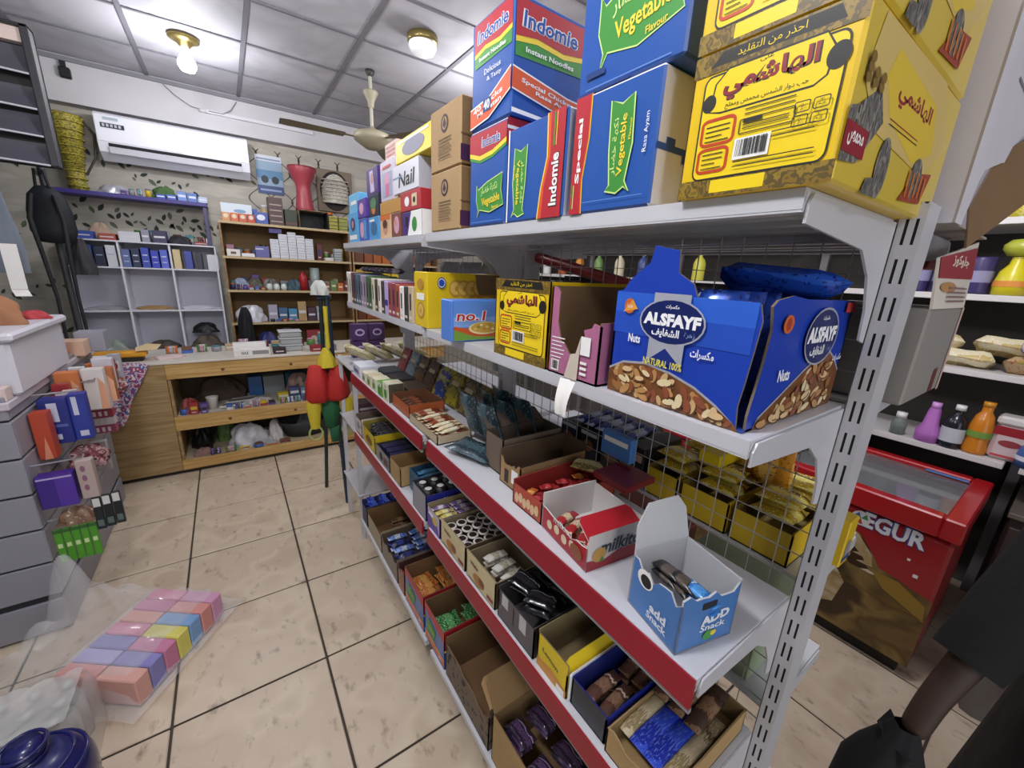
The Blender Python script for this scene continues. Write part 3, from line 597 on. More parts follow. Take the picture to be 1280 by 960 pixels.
# assorted boxes further along
def simple(name, lab, cat, x0, x1, y0, y1, z, h, m, its_f=None, its_r=None, grp=None, rz=0, mr=None):
    b = carton(name, lab, cat, x0, x1, y0, y1, z, h, {'f': m, 'r': mr or m}, grp, rz, .002)
    if its_f: decal(b.t, b.face('f'), its_f, 'printed_front')
    if its_r: decal(b.t, b.face('r'), its_r, 'printed_side')
    return b
PURP = P('4b2f78', .4); LBLU = P('4d9bd1', .4); PINK = P('d7a0b8', .5); SKIN = P('c99073', .5); TEAL = P('3f8f9a', .4)
simple('toy_box', 'small purple and white box at the end of lower row on the top shelf', 'box', .47, .60, 1.14, 1.30, TZ, .068, PURP, [('p', WHT, [(.3, 0), (1, 0), (1, 1), (.5, 1)]), ('e', GRN, .65, .45, .12, .3), ('r', BLK, .2, .4, .3, .8)], [('r', WHT, 0, 0, 1, 1), ('e', P('8f97a8', .5), .5, .5, .2, .3)])
simple('gift_box', 'red box lying on the small purple and white box', 'box', .47, .60, 1.15, 1.31, TZ + .069, .055, P('b3343c', .4), [('e', WHT, .35, .5, .12, .25), ('r', P('d9c3a0', .5), .6, .2, .85, .8), ('e', BLK, .72, .5, .06, .15)])
simple('letter_box', 'white box with black letters under the yellow biscuit box', 'box', .47, .61, 1.16, 1.37, TZ + .125, .08, P('dcdce6', .4), [('t', BLK, 'Nail', .55, .45, .5, .6, {'b': .02, 'sh': .2}), ('r', P('7a9cc4', .4), 0, .55, .4, .6)], [('r', P('b9b9c4', .4), 0, 0, 1, 1), ('e', P('6d6d78', .4), .4, .4, .12, .2)])
b = simple('biscuit_box', 'bright yellow box with pink label on top of the far goods', 'box', .47, .64, 1.06, 1.34, TZ + .207, .062, P('eed52a', .35), [('e', P('8f8fa0', .5), .5, .5, .3, .35), ('r', WHT, .1, .8, .9, .9)], [('r', P('d66fa6', .4), .5, .1, .95, .6), ('r', WHT, .1, .75, .9, .85), ('t', BLK, 'Biscuit', .45, .8, .08, .4)])
simple('toy_box', 'brown and pink toy box standing on the top shelf', 'box', .47, .60, 1.315, 1.40, TZ, .075, P('7a4a3a', .45), [('e', PINK, .6, .5, .3, .35), ('e', SKIN, .5, .6, .12, .15)])
simple('toy_box', 'cream and orange doll box beside the brown one on top shelf', 'box', .47, .60, 1.41, 1.52, TZ, .075, P('d9b48f', .5), [('r', P('d6722f', .4), 0, .8, 1, 1), ('e', SKIN, .5, .45, .2, .25), ('e', P('5a2f22', .4), .5, .62, .22, .18)])
simple('brown_box', 'flat orange-brown cardboard box lying over the doll boxes', 'box', .475, .60, 1.33, 1.53, TZ + .077, .042, P('b98a43', .7))
simple('doll_box', 'tall white and pink doll box with a clear window', 'box', .48, .60, 1.39, 1.53, TZ + .121, .125, P('cfc6d6', .4), [('r', P('a9b7d2', .3), .15, .1, .85, .7), ('e', PINK, .5, .5, .2, .2), ('r', P('d86f9b', .5), .4, .12, .65, .42), ('r', P('c5443f', .4), .2, .8, .8, .86)])
simple('toy_box', 'upright red and white striped packet on the doll box', 'box', .49, .60, 1.39, 1.5, TZ + .2475, .05, P('d9b9ae', .5), [('r', P('b8423a', .4), .1, .2 + .25 * k, .9, .3 + .25 * k) for k in range(3)])
simple('toy_box', 'light blue toy box beyond the cream doll box', 'box', .47, .60, 1.535, 1.66, TZ, .08, LBLU, [('e', P('3d6f9f', .4), .5, .5, .3, .3), ('r', WHT, .1, .8, .6, .9)])
simple('toy_box', 'dark toy box with an orange and green figure above the light blue one', 'box', .475, .60, 1.545, 1.67, TZ + .082, .075, P('23283a', .45), [('e', P('d0782e', .5), .5, .4, .2, .3), ('e', P('4f7f58', .5), .5, .6, .3, .25)])
simple('doll_box', 'purple box with white window standing on dark toy box', 'box', .48, .60, 1.56, 1.70, TZ + .159, .09, PURP, [('p', P('c9bfe0', .4), [(.35, .1), (.7, .1), (.6, .9), (.3, .9)]), ('e', SKIN, .5, .6, .1, .2)])
simple('toy_box', 'blue and pink toy box near the far end of the top shelf', 'box', .47, .60, 1.685, 1.80, TZ, .085, P('4a5fae', .4), [('e', PINK, .4, .5, .25, .35), ('r', LBLU, .6, .1, .95, .9)])
simple('toy_box', 'violet and blue toy box on the last box of the top shelf', 'box', .47, .60, 1.69, 1.81, TZ + .087, .07, P('5c3f9e', .4), [('e', P('d8a7c4', .5), .5, .5, .25, .3)])
simple('toy_box', 'pale blue flat box at the far end of the top shelf', 'box', .47, .60, 1.82, 1.97, TZ, .12, P('5aa9d8', .4), [('r', WHT, .1, .1, .9, .25), ('e', PURP, .5, .6, .25, .22), ('e', SKIN, .5, .6, .1, .12)])
simple('toy_box', 'sky blue box tilted on top of the pale blue flat box', 'box', .475, .60, 1.81, 1.96, TZ + .1215, .07, P('6db9e0', .4), [('r', WHT, .2, .4, .8, .6)])
# white torn carton on the far side of the top shelf
WCT = P('cfcbd4', .65, var=.08, vscale=6)
t = thing('torn_carton', 'torn white carton with ragged flaps hanging over near end of the top shelf', 'carton', (.95, .24, TZ))
mb = MB(); fr = ((-.145, -.1, 0), (1, 0, 0), (0, 0, 1))
mb.prism([(0, 0), (.04, 0), (.05, .03), (.06, .055), (.075, .075), (.17, .1), (.25, .115), (.3, .16), (.3, .3), (0, .3)], *fr, -.003, (0, 1, 1)); mb.box(-.145, -.097, 0, -.142, .12, .3); mb.box(-.142, -.097, .0, .13, .12, .003, 1); mb.box(.127, -.09, .003, .13, .12, .2)
mb.build('carton_walls', [WCT, P('a39a94', .7)], t)
mb = MB(); mb.prism([(0, .02), (.2, .0), (.25, .09), (.12, .11), (.02, .07)], (-.05, -.107, -.045), (.85, -.1, .5), (-.2, .25, .9), .003, (0, 1, 0)); mb.build('torn_flap', [P('6f5d4a', .85, var=.1), CARDIN], t)
decal(t, Fr((-.085, -.1, .16), (1, 0, 0), (0, 0, 1), .12, .14), [('r', P('77727c', .6), .35, .2 + .12 * k, .95, .235 + .12 * k) for k in range(6)] + [('t', P('77727c', .6), 'x 12', .7, .58, .08, .2)], 'printed_text')
def pl(i, j): return (-.11 + .07 * i + .012 * math.sin(11 * j + 5 * i), -.085 + .02 * math.sin(9 * i + 7 * j), .0 + .1 * j)
# ================================================================ GOODS ON THE MIDDLE SHELF (aisle side)
MZ = 1.4105
ABL = P('1c3fae', .3, coat=.3); ABL2 = P('2f63cf', .3, coat=.3); NAVY = P('1d2f7d', .3); SILV = P('b9bcc9', .3, .3)
NUTS = P('7a4d2c', .35, var=.3, vscale=60)
t = thing('nut_box', 'large open blue nuts box with torn front corner on the middle shelf', 'box', (.604, .307, MZ)); a, bb, H = .13, .104, .152
mb = MB(); f = Fr((-a, bb, 0), (0, -1, 0), (0, 0, 1), 2 * bb, H); r = Fr((-a, -bb, 0), (1, 0, 0), (0, 0, 1), 2 * a, H)
mb.prism([(0, 0), (.2, 0), (.197, .03), (.2, .06), (.203, .1), (.205, .13), (.2, .148), (.186, .15), (.16, .149), (.125, .15), (.118, .165), (.095, .178), (.092, .205), (.055, .212), (.05, .19), (.022, .168), (.01, .152), (0, .15)], f.O, f.u, f.v, -.003, (0, 1, 1))
mb.prism([(.008, 0), (2 * a, 0), (2 * a, .152), (.2, .153), (.1, .154), (.06, .158), (.022, .153), (.012, .146), (.022, .12), (.018, .08), (.012, .05), (.006, .02)], r.O, r.u, r.v, -.003, (0, 1, 1))
mb.box(a - .003, -bb, 0, a, bb, .15, 2); mb.box(-a, bb - .003, 0, a, bb, .15, 2); mb.box(-a, -bb, 0, a, bb, .003, 2)
mb.build('carton_walls', [ABL, P('77695a', .8), P('24408c', .5)], t)
def nuts(fr, s=1, narrow=False, seed=1):
    rr = random.Random(seed); u0 = .5; cut = 1.0
    def arch(k): return [(.0, .0), (.97, .0), (.97, .1), (.86, .2), (.68, .33), (.48, .42), (.28, .45), (.08, .4), (.0, .34)] if not narrow else [(.08, .0), (1, .0), (1, .33), (.9, .46), (.78, .56), (.66, .5), (.52, .4), (.3, .22), (.12, .08)]
    A = [(.0, .0), (.98, .0), (.95, .05), (.83, .14), (.68, .24), (.5, .31), (.3, .345), (.12, .31), (.0, .22)] if not narrow else arch(0); it = [('p', SILV, [(p[0], p[1] + (.022 if p[1] > .05 else 0)) for p in A]), ('p', NUTS, A)]
    cols = [P(c, .3) for c in ('c9a774', 'e0cda3', '9c6b40', 'b98a55', 'd9b98a', '8c4f38')]
    for k in range(90):
        u = rr.uniform(.05, .9); vm = max(.02, .33 - (u - .3) ** 2 * .75) if not narrow else max(.02, .5 - (u - .78) ** 2 * 1.1 - (.1 if u < .5 else 0)); v = rr.uniform(.03, max(.04, vm - .03)); rt = rr.uniform(0, 3); l = rr.uniform(.045, .07)
        pts = [(u + (l * math.cos(q) * math.cos(rt) - l * .5 * math.sin(q) * math.sin(rt)) * .8, v + (l * math.cos(q) * math.sin(rt) + l * .5 * math.sin(q) * math.cos(rt))) for q in [2 * PI * z / 10 for z in range(10)]]
        if min(p[1] for p in pts) > .005 and max(p[0] for p in pts) < .95 and min(p[0] for p in pts) > .02: it += [('p', P('5a3a22', .4), [(p[0] + .008, p[1] - .012) for p in pts]), ('p', rr.choice(cols), pts)]
    return it
def logo_blue(cu, cv, ru, rv, rib=True):
    return ([('r', SILV, cu - ru * .6, cv - rv * 1.8, cu + ru * .5, 1.0), ('p', NAVY, [(cu - ru * .6, cv - rv * 1.85), (cu - .05 * ru, cv - rv * 1.15), (cu + ru * .5, cv - rv * 1.85)])] if rib else []) + [('e', SILV, cu, cv, ru, rv), ('e', P('16235f', .3), cu, cv, ru * .95, rv * .93),
            ('t', P('f4f4f6', .4), 'ALSFAYF', cu, cv + rv * .08, rv * .55, ru * 1.72, {'b': .055}), ('t', P('f4f4f6', .4), 'مكسرات', cu, cv + rv * .64, rv * .2, ru * .4, {'b': .02}), ('t', P('f4f4f6', .4), 'الشفايف', cu - ru * .12, cv - rv * .5, rv * .42, ru * .85, {'b': .03}), ('t', P('8fa4d8', .4), 'زهرة', cu + ru * .6, cv - rv * .45, rv * .25, ru * .3)]
W2 = P('eef0f6', .4)
decal(t, f, [('r', ABL2, .0, .8, .96, .985), ('r', P('2750bd', .3, coat=.3), .0, .6, .96, .8)] + nuts(f) + logo_blue(.46, .76, .235, .2) + [('t', W2, 'Nuts', .2, .57, .08, .1, {'b': .03}), ('t', W2, 'مكسرات', .7, .53, .09, .15, {'b': .03}), ('t', P('e6dd5a', .4), 'NATURAL 100%', .44, .39, .065, .29, {'b': .02}),
      ('e', P('c9652e', .4), .13, .86, .045, .07), ('p', P('e09a3a', .4), [(.08, .8), (.2, .84), (.15, .92)]), ('t', W2, 'هدية', .13, .86, .05, .05)], 'printed_front')
decal(t, r, nuts(r, 1, True, 5) + logo_blue(.62, .7, .2, .25, False) + [('t', W2, 'Nuts', .27, .42, .1, .12, {'b': .03}), ('t', W2, 'مكسرات', .9, .48, .08, .12, {'b': .02}), ('r', P('b23a3a', .4), .86, .9, .99, .99), ('e', P('c9652e', .4), .2, .83, .05, .07), ('e', P('a33a2a', .4), .2, .83, .025, .05)], 'printed_side')
BF = PK(('1f49b5', '2f62cf', 'c6cbdc', '16307f', '2a57c4'), 40, .22, .3); GF = PK(('8f7a2e', 'd6c767', 'b5a04a', '5c5022'), 50, .25, .3)
pm = [pouch_mesh(.085, .15, .03, BF, s) for s in range(3)]
for i in range(4): put('nut_pouch', pm[i % 3], ('front', 'second', 'third', 'rear')[i] + ' blue foil nut pouch standing inside the torn blue nuts box', 'pouch', (.525 + .046 * i, .30, MZ + .084), (PI / 2, 0, PI / 2), 'blue nut pouches')
put('nut_pouch', pm[0], 'blue foil nut pouch lying over the right rear rim of the blue nuts box', 'pouch', (.64, .27, MZ + .158), (.1, .16, .5))
put('gold_pouch', pouch_mesh(.08, .1, .02, GF, 8), 'gold green foil pouch peeking over the top of blue nuts box', 'pouch', (.505, .36, MZ + .115), (PI / 2, 0, PI / 2))
# pink torn box
PKB = P('b06a8e', .5, var=.06)
b = tray('torn_box', 'pink box with its front torn open showing brown cardboard', 'box', .462, .735, .425, .545, MZ, .15, {'f': PKB, 'r': PKB}, CARDIN, {'f': .0, 'r': .1, 'b': .15, 'l': .15})
f = b.face('f'); mb = MB()
mb.prism([(0, 0), (.12, 0), (.12, .095), (.104, .098), (.1, .09), (.083, .085), (.088, .07), (.08, .055), (.07, .05), (.068, .035), (.056, .038), (.04, .055), (.03, .06), (.02, .09), (.02, .14), (.012, .148), (0, .15)], f.O, f.u, f.v, -.003, (0, 1, 1)); mb.build('torn_front', [PKB, CARDIN], b.t)
decal(b.t, f, lines(WHT, .06, .34, .42, 6, .045, .012) + bars(.1, .24, .06, .16, 12) + [('r', WHT, .68, .3, .86, .5)] + [('r', WHT, .7, .08 + .06 * k, .82, .11 + .06 * k) for k in range(3)] + [('p', P('c9bcae', .7), [(.4, .0), (.66, .0), (.68, .5), (.6, .3), (.5, .28)])], 'printed_front')
mb = MB(); mb.grid(lambda i, j: (-.008 - .012 * math.sin(j * 2) - .003 * math.sin(9 * i), (i - .5) * .035 * (1 - .3 * j), -.06 * j), 4, 6); tag(mb.build('torn_strip', PAPER, None, (.452, .47, MZ + .003)), 'torn strip of white cardboard hanging over the middle shelf edge below the pink box', 'scrap')
b = tray('snack_carton', 'open yellow sunflower seed carton standing on the middle shelf', 'carton', .462, .70, .552, .728, MZ, .156, {'f': YEL, 'r': YEL}, CARDIN, {'b': .15})
seeds_front(b)
put('seed_bag', pouch_mesh(.11, .15, .03, PK(('3a2f4d', 'c9c6cf', '6b5a86', '2a2333'), 40, .3), 4), 'foil bag standing inside the open yellow carton on the middle shelf', 'bag', (.535, .64, MZ + .082), (PI / 2, 0, PI / 2)); put('seed_bag', pouch_mesh(.1, .14, .03, PK(('b0a52f', 'd8cf60', '6f6a2a'), 40, .3), 5), 'yellow green bag at back of the open yellow carton on the middle shelf', 'bag', (.62, .63, MZ + .078), (PI / 2, 0, PI / 2 + .1))
# sky and noodles tray
t = simple('noodle_tray', 'shallow box picturing a plate of food under blue sky with a red title', 'box', .425, .575, .86, .92, MZ + .001, .098, P('4f7fd0', .35), None,
  [('r', P('5f8fe0', .35), .03, .55, .98, .97), ('r', P('7fa8ea', .35), .03, .35, .98, .6), ('p', P('c2532a', .4), [(.03, .05), (.98, .05), (.98, .42), (.6, .3), (.3, .32), (.03, .38)]), ('p', P('6f9a3a', .4), [(.03, .03), (.98, .03), (.98, .08), (.4, .12), (.03, .3)]), ('e', P('e8d9a0', .4), .6, .32, .3, .16), ('e', P('c9a24a', .4), .6, .33, .26, .13)] +
  [('e', P(c, .4), .42 + .055 * k, .3 + .05 * (k % 3), .03, .03) for k, c in enumerate(('d8c46a', '7f9a3a', 'e6dcb0', 'c97f3a', 'd9cf7a', '8fae4a', 'e9e2c0'))] + [('t', WHT, 'no.1', .34, .63, .26, .54, {'b': .07, 'sh': .15}), ('t', P('b3202f', .4), 'no.1', .34, .63, .24, .51, {'b': .02, 'sh': .15})])
# yellow biscuit carton
COOK = P('b98a34', .5); COOK2 = P('d8b356', .5)
def cookies(u0, v0, n, du, ru, rv):
    o = []
    for k in range(n): o += [('e', COOK, u0 + du * k, v0, ru, rv), ('e', COOK2, u0 + du * k - .01, v0 + .01, ru * .72, rv * .74), ('e', COOK, u0 + du * k, v0, ru * .2, rv * .3)]
    return o
b = simple('biscuit_carton', 'tall yellow biscuit carton with rows of round cookies at end of the books', 'carton', .462, .70, 1.09, 1.185, MZ, .158, P('e0c01e', .35), cookies(.5, .3, 1, .1, .3, .16) + [('r', WHT, .2, .5, .8, .62), ('e', COOK, .5, .78, .25, .1)], cookies(.38, .72, 4, .11, .1, .16) + cookies(.28, .27, 4, .11, .1, .16) + [('e', P('1d3a8f', .4), .18, .82, .055, .1), ('e', WHT, .18, .82, .045, .08), ('e', P('2c4fae', .4), .18, .82, .038, .066), ('p', CARDIN, [(.64, .99), (1, .99), (1, .55), (.7, .6), (.66, .75)]), ('r', P('c97a2a', .4), .6, .58, 1, .61)])
# row of upright slim boxes
bk = [('e3dfd6', .135), ('d9d4ce', .13), ('6b3a2e', .135), ('3c3f48', .13), ('596a80', .132), ('46596a', .13), ('a893a8', .128), ('9a86a0', .126), ('4a6b40', .128), ('406040', .124), ('d9d2bc', .122), ('5a4530', .12), ('e9e4da', .122), ('4a3a3a', .118), ('b9a9d6', .118), ('9b4a50', .116), ('8a3f48', .115), ('a8553f', .112), ('ece9e6', .108), ('3f3a38', .11), ('c9b79a', .112)]
lab = ['white', 'cream', 'brown', 'charcoal', 'slate blue', 'steel blue', 'mauve', 'pale violet', 'green', 'dark green', 'ivory', 'coffee brown', 'bright white', 'dark brown', 'lilac', 'wine red', 'crimson', 'rust orange', 'narrow white', 'black', 'tan']
y = 2.03; n = len(bk)
for i, (c, h) in enumerate(bk):
    wdt = (2.03 - 1.2) / n
    its = [('r', P('d8d3cc', .5), .2, .1, .8, .18), ('r', P('2f2b30', .5), .35, .35, .65, .8)]
    if c == 'b9a9d6': its = [('r', P('3a2f8f', .4), 0, .28, 1, .45)]
    b = simple('slim_box', '%s slim box standing upright %s' % (lab[i], 'at the far end of the middle shelf' if i == 0 else 'next to the yellow biscuit carton' if i == n - 1 else 'between the %s and %s ones' % (lab[i - 1], lab[i + 1])), 'box', .462, .58, y - wdt + .003, y, MZ, h, P(c, .45, var=.05, vscale=40), its, None, 'slim boxes on the middle shelf'); y -= wdt
# things lying on the row far end
for i in range(6): put('striped_roll', bar_mesh(.1, .03, .022, PK(('3b3440', 'c9bfc9', '57506a', '8a7f90'), 60, .35, 0, (1, 8, 1))), 'dark and pale striped packet lying across the slim boxes', 'packet', (.55, 1.62 + .07 * i, MZ + .139), (0, 0, .15), 'striped packets')
# ================================================================ RED-STRIP SHELF (aisle side)
RZ = 1.0625
BLB = P('3f74b5', .35, coat=.2); GREYIN = P('b9b9bd', .7)
b = tray('bread_box', 'open light blue box with a raised white back flap on the red edged shelf', 'box', .475, .585, .212, .318, RZ, .095, {'f': BLB, 'r': BLB}, GREYIN, {'f': .09, 'r': .1, 'b': .1, 'l': .1}, -.22, jag=('f', 'r'), flaps=(('l', .075, 12, GREYIN, [(0, 0), (1, 0), (.96, .5), (.75, .95), (.2, 1), (.05, .7)]),))
decal(b.t, b.face('f'), [('e', WHT, .3, .72, .16, .16), ('e', BLK, .32, .7, .11, .11), ('t', P('dfe4f0', .4), 'add', .62, .36, .16, .32, {'b': .04}), ('t', P('dfe4f0', .4), 'Snack', .62, .2, .13, .4, {'b': .03})], 'printed_front')
decal(b.t, b.face('r'), [('r', BLK, .35, .7, .6, .82), ('t', P('dfe4f0', .4), 'ADD', .62, .5, .17, .5, {'b': .05, 'rot': .1}), ('t', P('dfe4f0', .4), 'Snack', .6, .34, .12, .45, {'b': .02}), ('e', GRN, .55, .18, .1, .09), ('e', P('e0c93a', .4), .63, .2, .05, .05)], 'printed_side')
fill('snack_pack', [bar_mesh(.07, .025, .012, PK(('3b86d8', '5aa3e8', 'd9e4f4', '22508f'), 60, .25, .2)), bar_mesh(.07, .025, .012, PK(('2d2a2c', '5b5148', '17161a'), 60, .3))], 'small blue or black snack packet inside the light blue open box', 'packet', 'snack packets in the light blue box', .488, .572, .225, .305, RZ + .035, .042, .026, .014, 3, 1.35)
WT = P('d9d3d0', .55)
b = tray('wafer_tray', 'open white and red display tray with wafer packets on red edged shelf', 'tray', .482, .618, .404, .556, RZ, .075, {'f': P('a8202c', .4), 'r': WT, 'l': WT}, P('cfcac8', .7), {'f': .05, 'r': .06, 'b': .075, 'l': .08}, -.12, jag=('f',), flaps=(('r', .05, -60, P('b3222e', .4)),))
decal(b.t, b.face('r'), [('r', WT, 0, .3, 1, 1), ('p', P('9c1f2c', .4), [(0, 0), (1, 0), (1, .35), (.6, .42), (.3, .2), (0, .3)]), ('t', P('8d98a0', .4), 'milkito', .58, .56, .4, .72, {'b': .06, 'sh': .15}), ('t', BLK, 'milkito', .575, .57, .36, .7, {'b': .015, 'sh': .15}), ('e', P('c99a4a', .4), .2, .4, .12, .2), ('p', GRN, [(.2, .2), (.3, .2), (.25, .35)])], 'printed_side')
decal(b.t, b.face('f'), [('e', P('d8c9a8', .4), .2 + .17 * k, .3 + .06 * (k % 2), .06, .13) for k in range(4)] + [('e', P('8a4a2a', .4), .8, .3, .12, .2), ('t', WHT, 'milkito', .5, .62, .18, .4)], 'printed_front')
fill('wafer', bar_mesh(.07, .022, .016, PK(('a81f2c', 'd8c3a0', 'b8323a', '7a3a22', 'c9303a'), 70, .28)), 'red wrapped wafer packet in the open white and red tray', 'packet', 'red wafers', .492, .56, .42, .54, RZ + .006, .036, .03, .017, 2, .2, .3)
b = tray('sweet_tray', 'red tray of small orange sweets between the white wafer tray and brown cartons', 'tray', .492, .72, .566, .672, RZ, .05, {'f': P('b24a35', .45)}, P('8f2c2a', .6), {'l': .06})
decal(b.t, b.face('f'), [('e', P('d8b48a', .4), .15 + .14 * k, .4 + .1 * (k % 2), .07, .25) for k in range(6)], 'printed_front')
fill('sweet', [bar_mesh(.045, .022, .012, PK(('c96a2c', 'e0a35a', 'b3452a'), 60, .35)), bar_mesh(.045, .022, .012, PK(('9c2a2c', 'c2444a', '7a1f22'), 60, .35))], 'small orange or red wrapped sweet in the red tray', 'sweet', 'sweets in the red tray', .50, .71, .575, .665, RZ + .006, .047, .028, .013, 2, 0, .4)
b = tray('brown_carton', 'empty open brown carton directly behind the red sweet tray', 'carton', .52, .735, .685, .772, RZ, .09, CARD, P('5a4632', .85), {'f': .075, 'r': .07}, jag=('f',)); decal(b.t, b.face('f'), [('r', P('3a2f2a', .7), .25, .1, .45, .5), ('r', WHT, .6, .2, .9, .6)], 'printed_front')
b = tray('brown_carton', 'empty grey-brown carton with high sides beside the dark foil bags', 'carton', .535, .735, .785, .87, RZ, .1, P('6d5d50', .8), P('4f4238', .85), flaps=(('l', .05, 55, P('6d6058', .8)),))
DB = [pouch_mesh(.1, .15, .028, PK(('2c3a44', '47606a', '1e262c', '6d8088', '33454f'), 35, .28, .3), s) for s in range(4)]
for i in range(6): put('dark_pouch', DB[i % 4], 'dark blue-grey foil bag, %s of the leaning pile on the red edged shelf' % ('front left', 'front right', 'middle left', 'middle right', 'rear left', 'rear right')[i], 'bag', ((.56, .62, .68)[i // 2], (.93, 1.0)[i % 2] - .02 + .035 * (i % 2), RZ + .088), (PI / 2 - .35, 0, PI / 2), 'dark foil bags')
put('dark_pouch', DB[1], 'dark teal bag with green print lying flat by the shelf front', 'bag', (.535, .93, RZ + .002), (.05, 0, .4))
# sticks, orange tray, small boxes at the front edge
b = tray('biscuit_tray', 'low tray of cream and brown wafer sticks at the red shelf edge', 'tray', .468, .585, 1.04, 1.27, RZ, .028, P('b9a88c', .6), P('8a7357', .7))
fill('wafer_stick', [bar_mesh(.105, .02, .012, PK(('d9c9a5', 'e9dfc6', '8a4a2c', 'c9b48a'), 45, .4, 0, (1, 3, 1))), bar_mesh(.105, .02, .012, PK(('8a3f26', 'd9c3a0', '6b3020'), 45, .4, 0, (1, 3, 1)))], 'cream or brown wafer stick lying in the low tray on the red edged shelf', 'packet', 'wafer sticks', .472, .582, 1.045, 1.265, RZ + .005, .108, .0245, .0125, 3, .12, .2)
b = tray('orange_tray', 'orange open box beyond the wafer sticks at the red shelf edge', 'tray', .475, .61, 1.29, 1.47, RZ, .05, P('a8552c', .5), P('6a3f26', .8), {'f': .045}); fill('dark_bar', bar_mesh(.09, .025, .014, PK(('5a3524', '8a4a2c', '3a241a'), 50, .35)), 'brown wrapped bar lying in the orange open box', 'packet', 'bars in the orange box', .485, .6, 1.3, 1.46, RZ + .005, .11, .03, .015, 2)
for i, (c, l, w_, h) in enumerate([('cfcab0', 'small cream box with a green tea leaf standing nearest on the red shelf edge', .07, .075), ('5f9a3f', 'small green and white box next to the cream tea box', .06, .06), ('d6cfb4', 'pale cream box on the red shelf edge behind the green one', .065, .055), ('cbbf9a', 'beige box on the red shelf edge midway to the far end', .065, .05), ('ddd6c2', 'ivory box on red shelf edge close to the far post', .065, .045)]):
    simple('tea_box', l, 'box', .466, .53, 1.49 + .08 * i, 1.49 + .08 * i + w_, RZ, h, P(c, .5), [('e', GRN, .5, .4, .25, .25), ('r', P('e9e6da', .5), .1, .7, .9, .95), ('t', BLK, 'tea', .5, .82, .15, .4)], None, 'small boxes at the shelf edge', mr=P('4a4232', .6) if i == 0 else None)
for i in range(3): simple('tea_box', ['dark brown low box behind the small cream tea box', 'black low box behind the green and white tea box', 'dark grey low box behind the ivory box'][i], 'box', .55, .64, 1.5 + .15 * i, 1.62 + .15 * i, RZ, .045, P(('4a3a2e', '2c292b', '3f4248')[i], .6))
simple('white_box', 'long white box with blue lettering at the far end of the red edged shelf', 'box', .466, .56, 1.9, 2.035, RZ, .055, P('d5d6de', .45), [('t', P('3b5bae', .4), 'Extra', .5, .5, .5, .6, {'b': .05})])
cols = [('7a2f33', 'a3484a', 'maroon'), ('5f7380', '8a9aa5', 'blue-grey'), ('4a3428', '7a5a3e', 'coffee brown'), ('3b2c26', '6a4a36', 'dark chocolate'), ('b3a62f', '3a4a9c', 'yellow and blue'), ('6a5f1f', 'a3952f', 'olive yellow'), ('45382c', '7b6a44', 'brown and gold'), ('7a6a2a', '2c2a24', 'mustard and black')]
for i, (c1, c2, nm) in enumerate(cols):
    yy = (1.90, 1.79, 1.68, 1.57, 1.46, 1.35, 1.24, 1.17)[i] - (.02 if i == 7 else 0); b = simple('chocolate_box', '%s box of chocolates leaning against the wire back of the red edged shelf' % nm, 'box', -.012, .012, -.046, .046, 0, .13, BL((c1, c2, c1, c2), 28, .35), [('r', P('c9b89a', .5), .2, .6, .8, .72), ('e', P(c2, .4), .5, .35, .3, .2)]); b.t.location = (.66, yy, RZ + .007); b.t.rotation_euler = (0, .42, 0)
fill('foil_pack', pouch_mesh(.06, .08, .02, PK(('8a7a3a', 'c9bf8a', '5a5a34', 'e0d9b0'), 50, .25, .4), 3), 'gold and green foil packet at the back of the red edged shelf', 'packet', 'gold foil packets', .63, .735, .585, .67, RZ + .056, .065, .085, .02, 1, .4)
simple('red_pack', 'flat glossy red packet at the back near the wire mesh', 'packet', .635, .735, .47, .565, RZ + .078, .015, P('7a1f26', .25))
b = simple('blue_pack', 'light blue packet standing behind gold foil packets', 'packet', .715, .735, .53, .62, RZ + .1, .06, P('4a7fc4', .35), [('r', WHT, .1, .6, .9, .8)])
# ================================================================ SECOND SHELF FROM THE FLOOR (aisle side)
LZ = .7455
CRM = P('cbbb94', .55, var=.05); TAN = P('a88a5c', .7, var=.08); NVY = P('1c2350', .4)
b = tray('white_tray', 'white open box with a red rim at far end of the second shelf', 'tray', .466, .60, 1.93, 2.035, LZ, .1, {'f': P('cfc9c6', .55)}, P('6d5d52', .8), {'f': .085}); decal(b.t, b.face('f'), [('r', P('a3434a', .5), 0, .0, 1, .12), ('e', P('8d8a88', .5), .4, .5, .2, .2), ('r', BLK, .6, .5, .9, .55)], 'printed_front')
b = tray('yellow_tray', 'yellow display box of dark packets near the far end of second shelf', 'tray', .468, .61, 1.72, 1.91, LZ, .09, {'f': P('c9ae1f', .4)}, P('8a7a2a', .7), {'f': .08, 'l': .1}); decal(b.t, b.face('f'), [('e', P('7a5a1a', .5), .5, .4, .25, .25)], 'printed_front')
fill('dark_pack', bar_mesh(.1, .03, .02, PK(('23222b', '4a4650', '8a86a0', '17161c'), 50, .3)), 'dark wrapped packet in the yellow display box', 'packet', 'dark packets in the yellow box', .478, .6, 1.73, 1.9, LZ + .03, .11, .033, .021, 3)
b = tray('grey_tray', 'grey and black open box beside the yellow display box', 'tray', .468, .62, 1.52, 1.70, LZ, .065, {'f': P('8a8788', .5)}, P('3a363a', .7)); decal(b.t, b.face('f'), [('e', BLK, .4, .5, .12, .3), ('r', P('5a3f3a', .5), .6, .2, .9, .7)], 'printed_front')
fill('navy_box', box_mesh(.12, .05, .03, [P('2a2c55', .4), P('20223f', .35)]), 'flat dark blue box in the grey open tray', 'box', 'flat dark blue boxes', .475, .61, 1.53, 1.69, LZ + .005, .13, .053, .031, 2, 0, .03, .0)
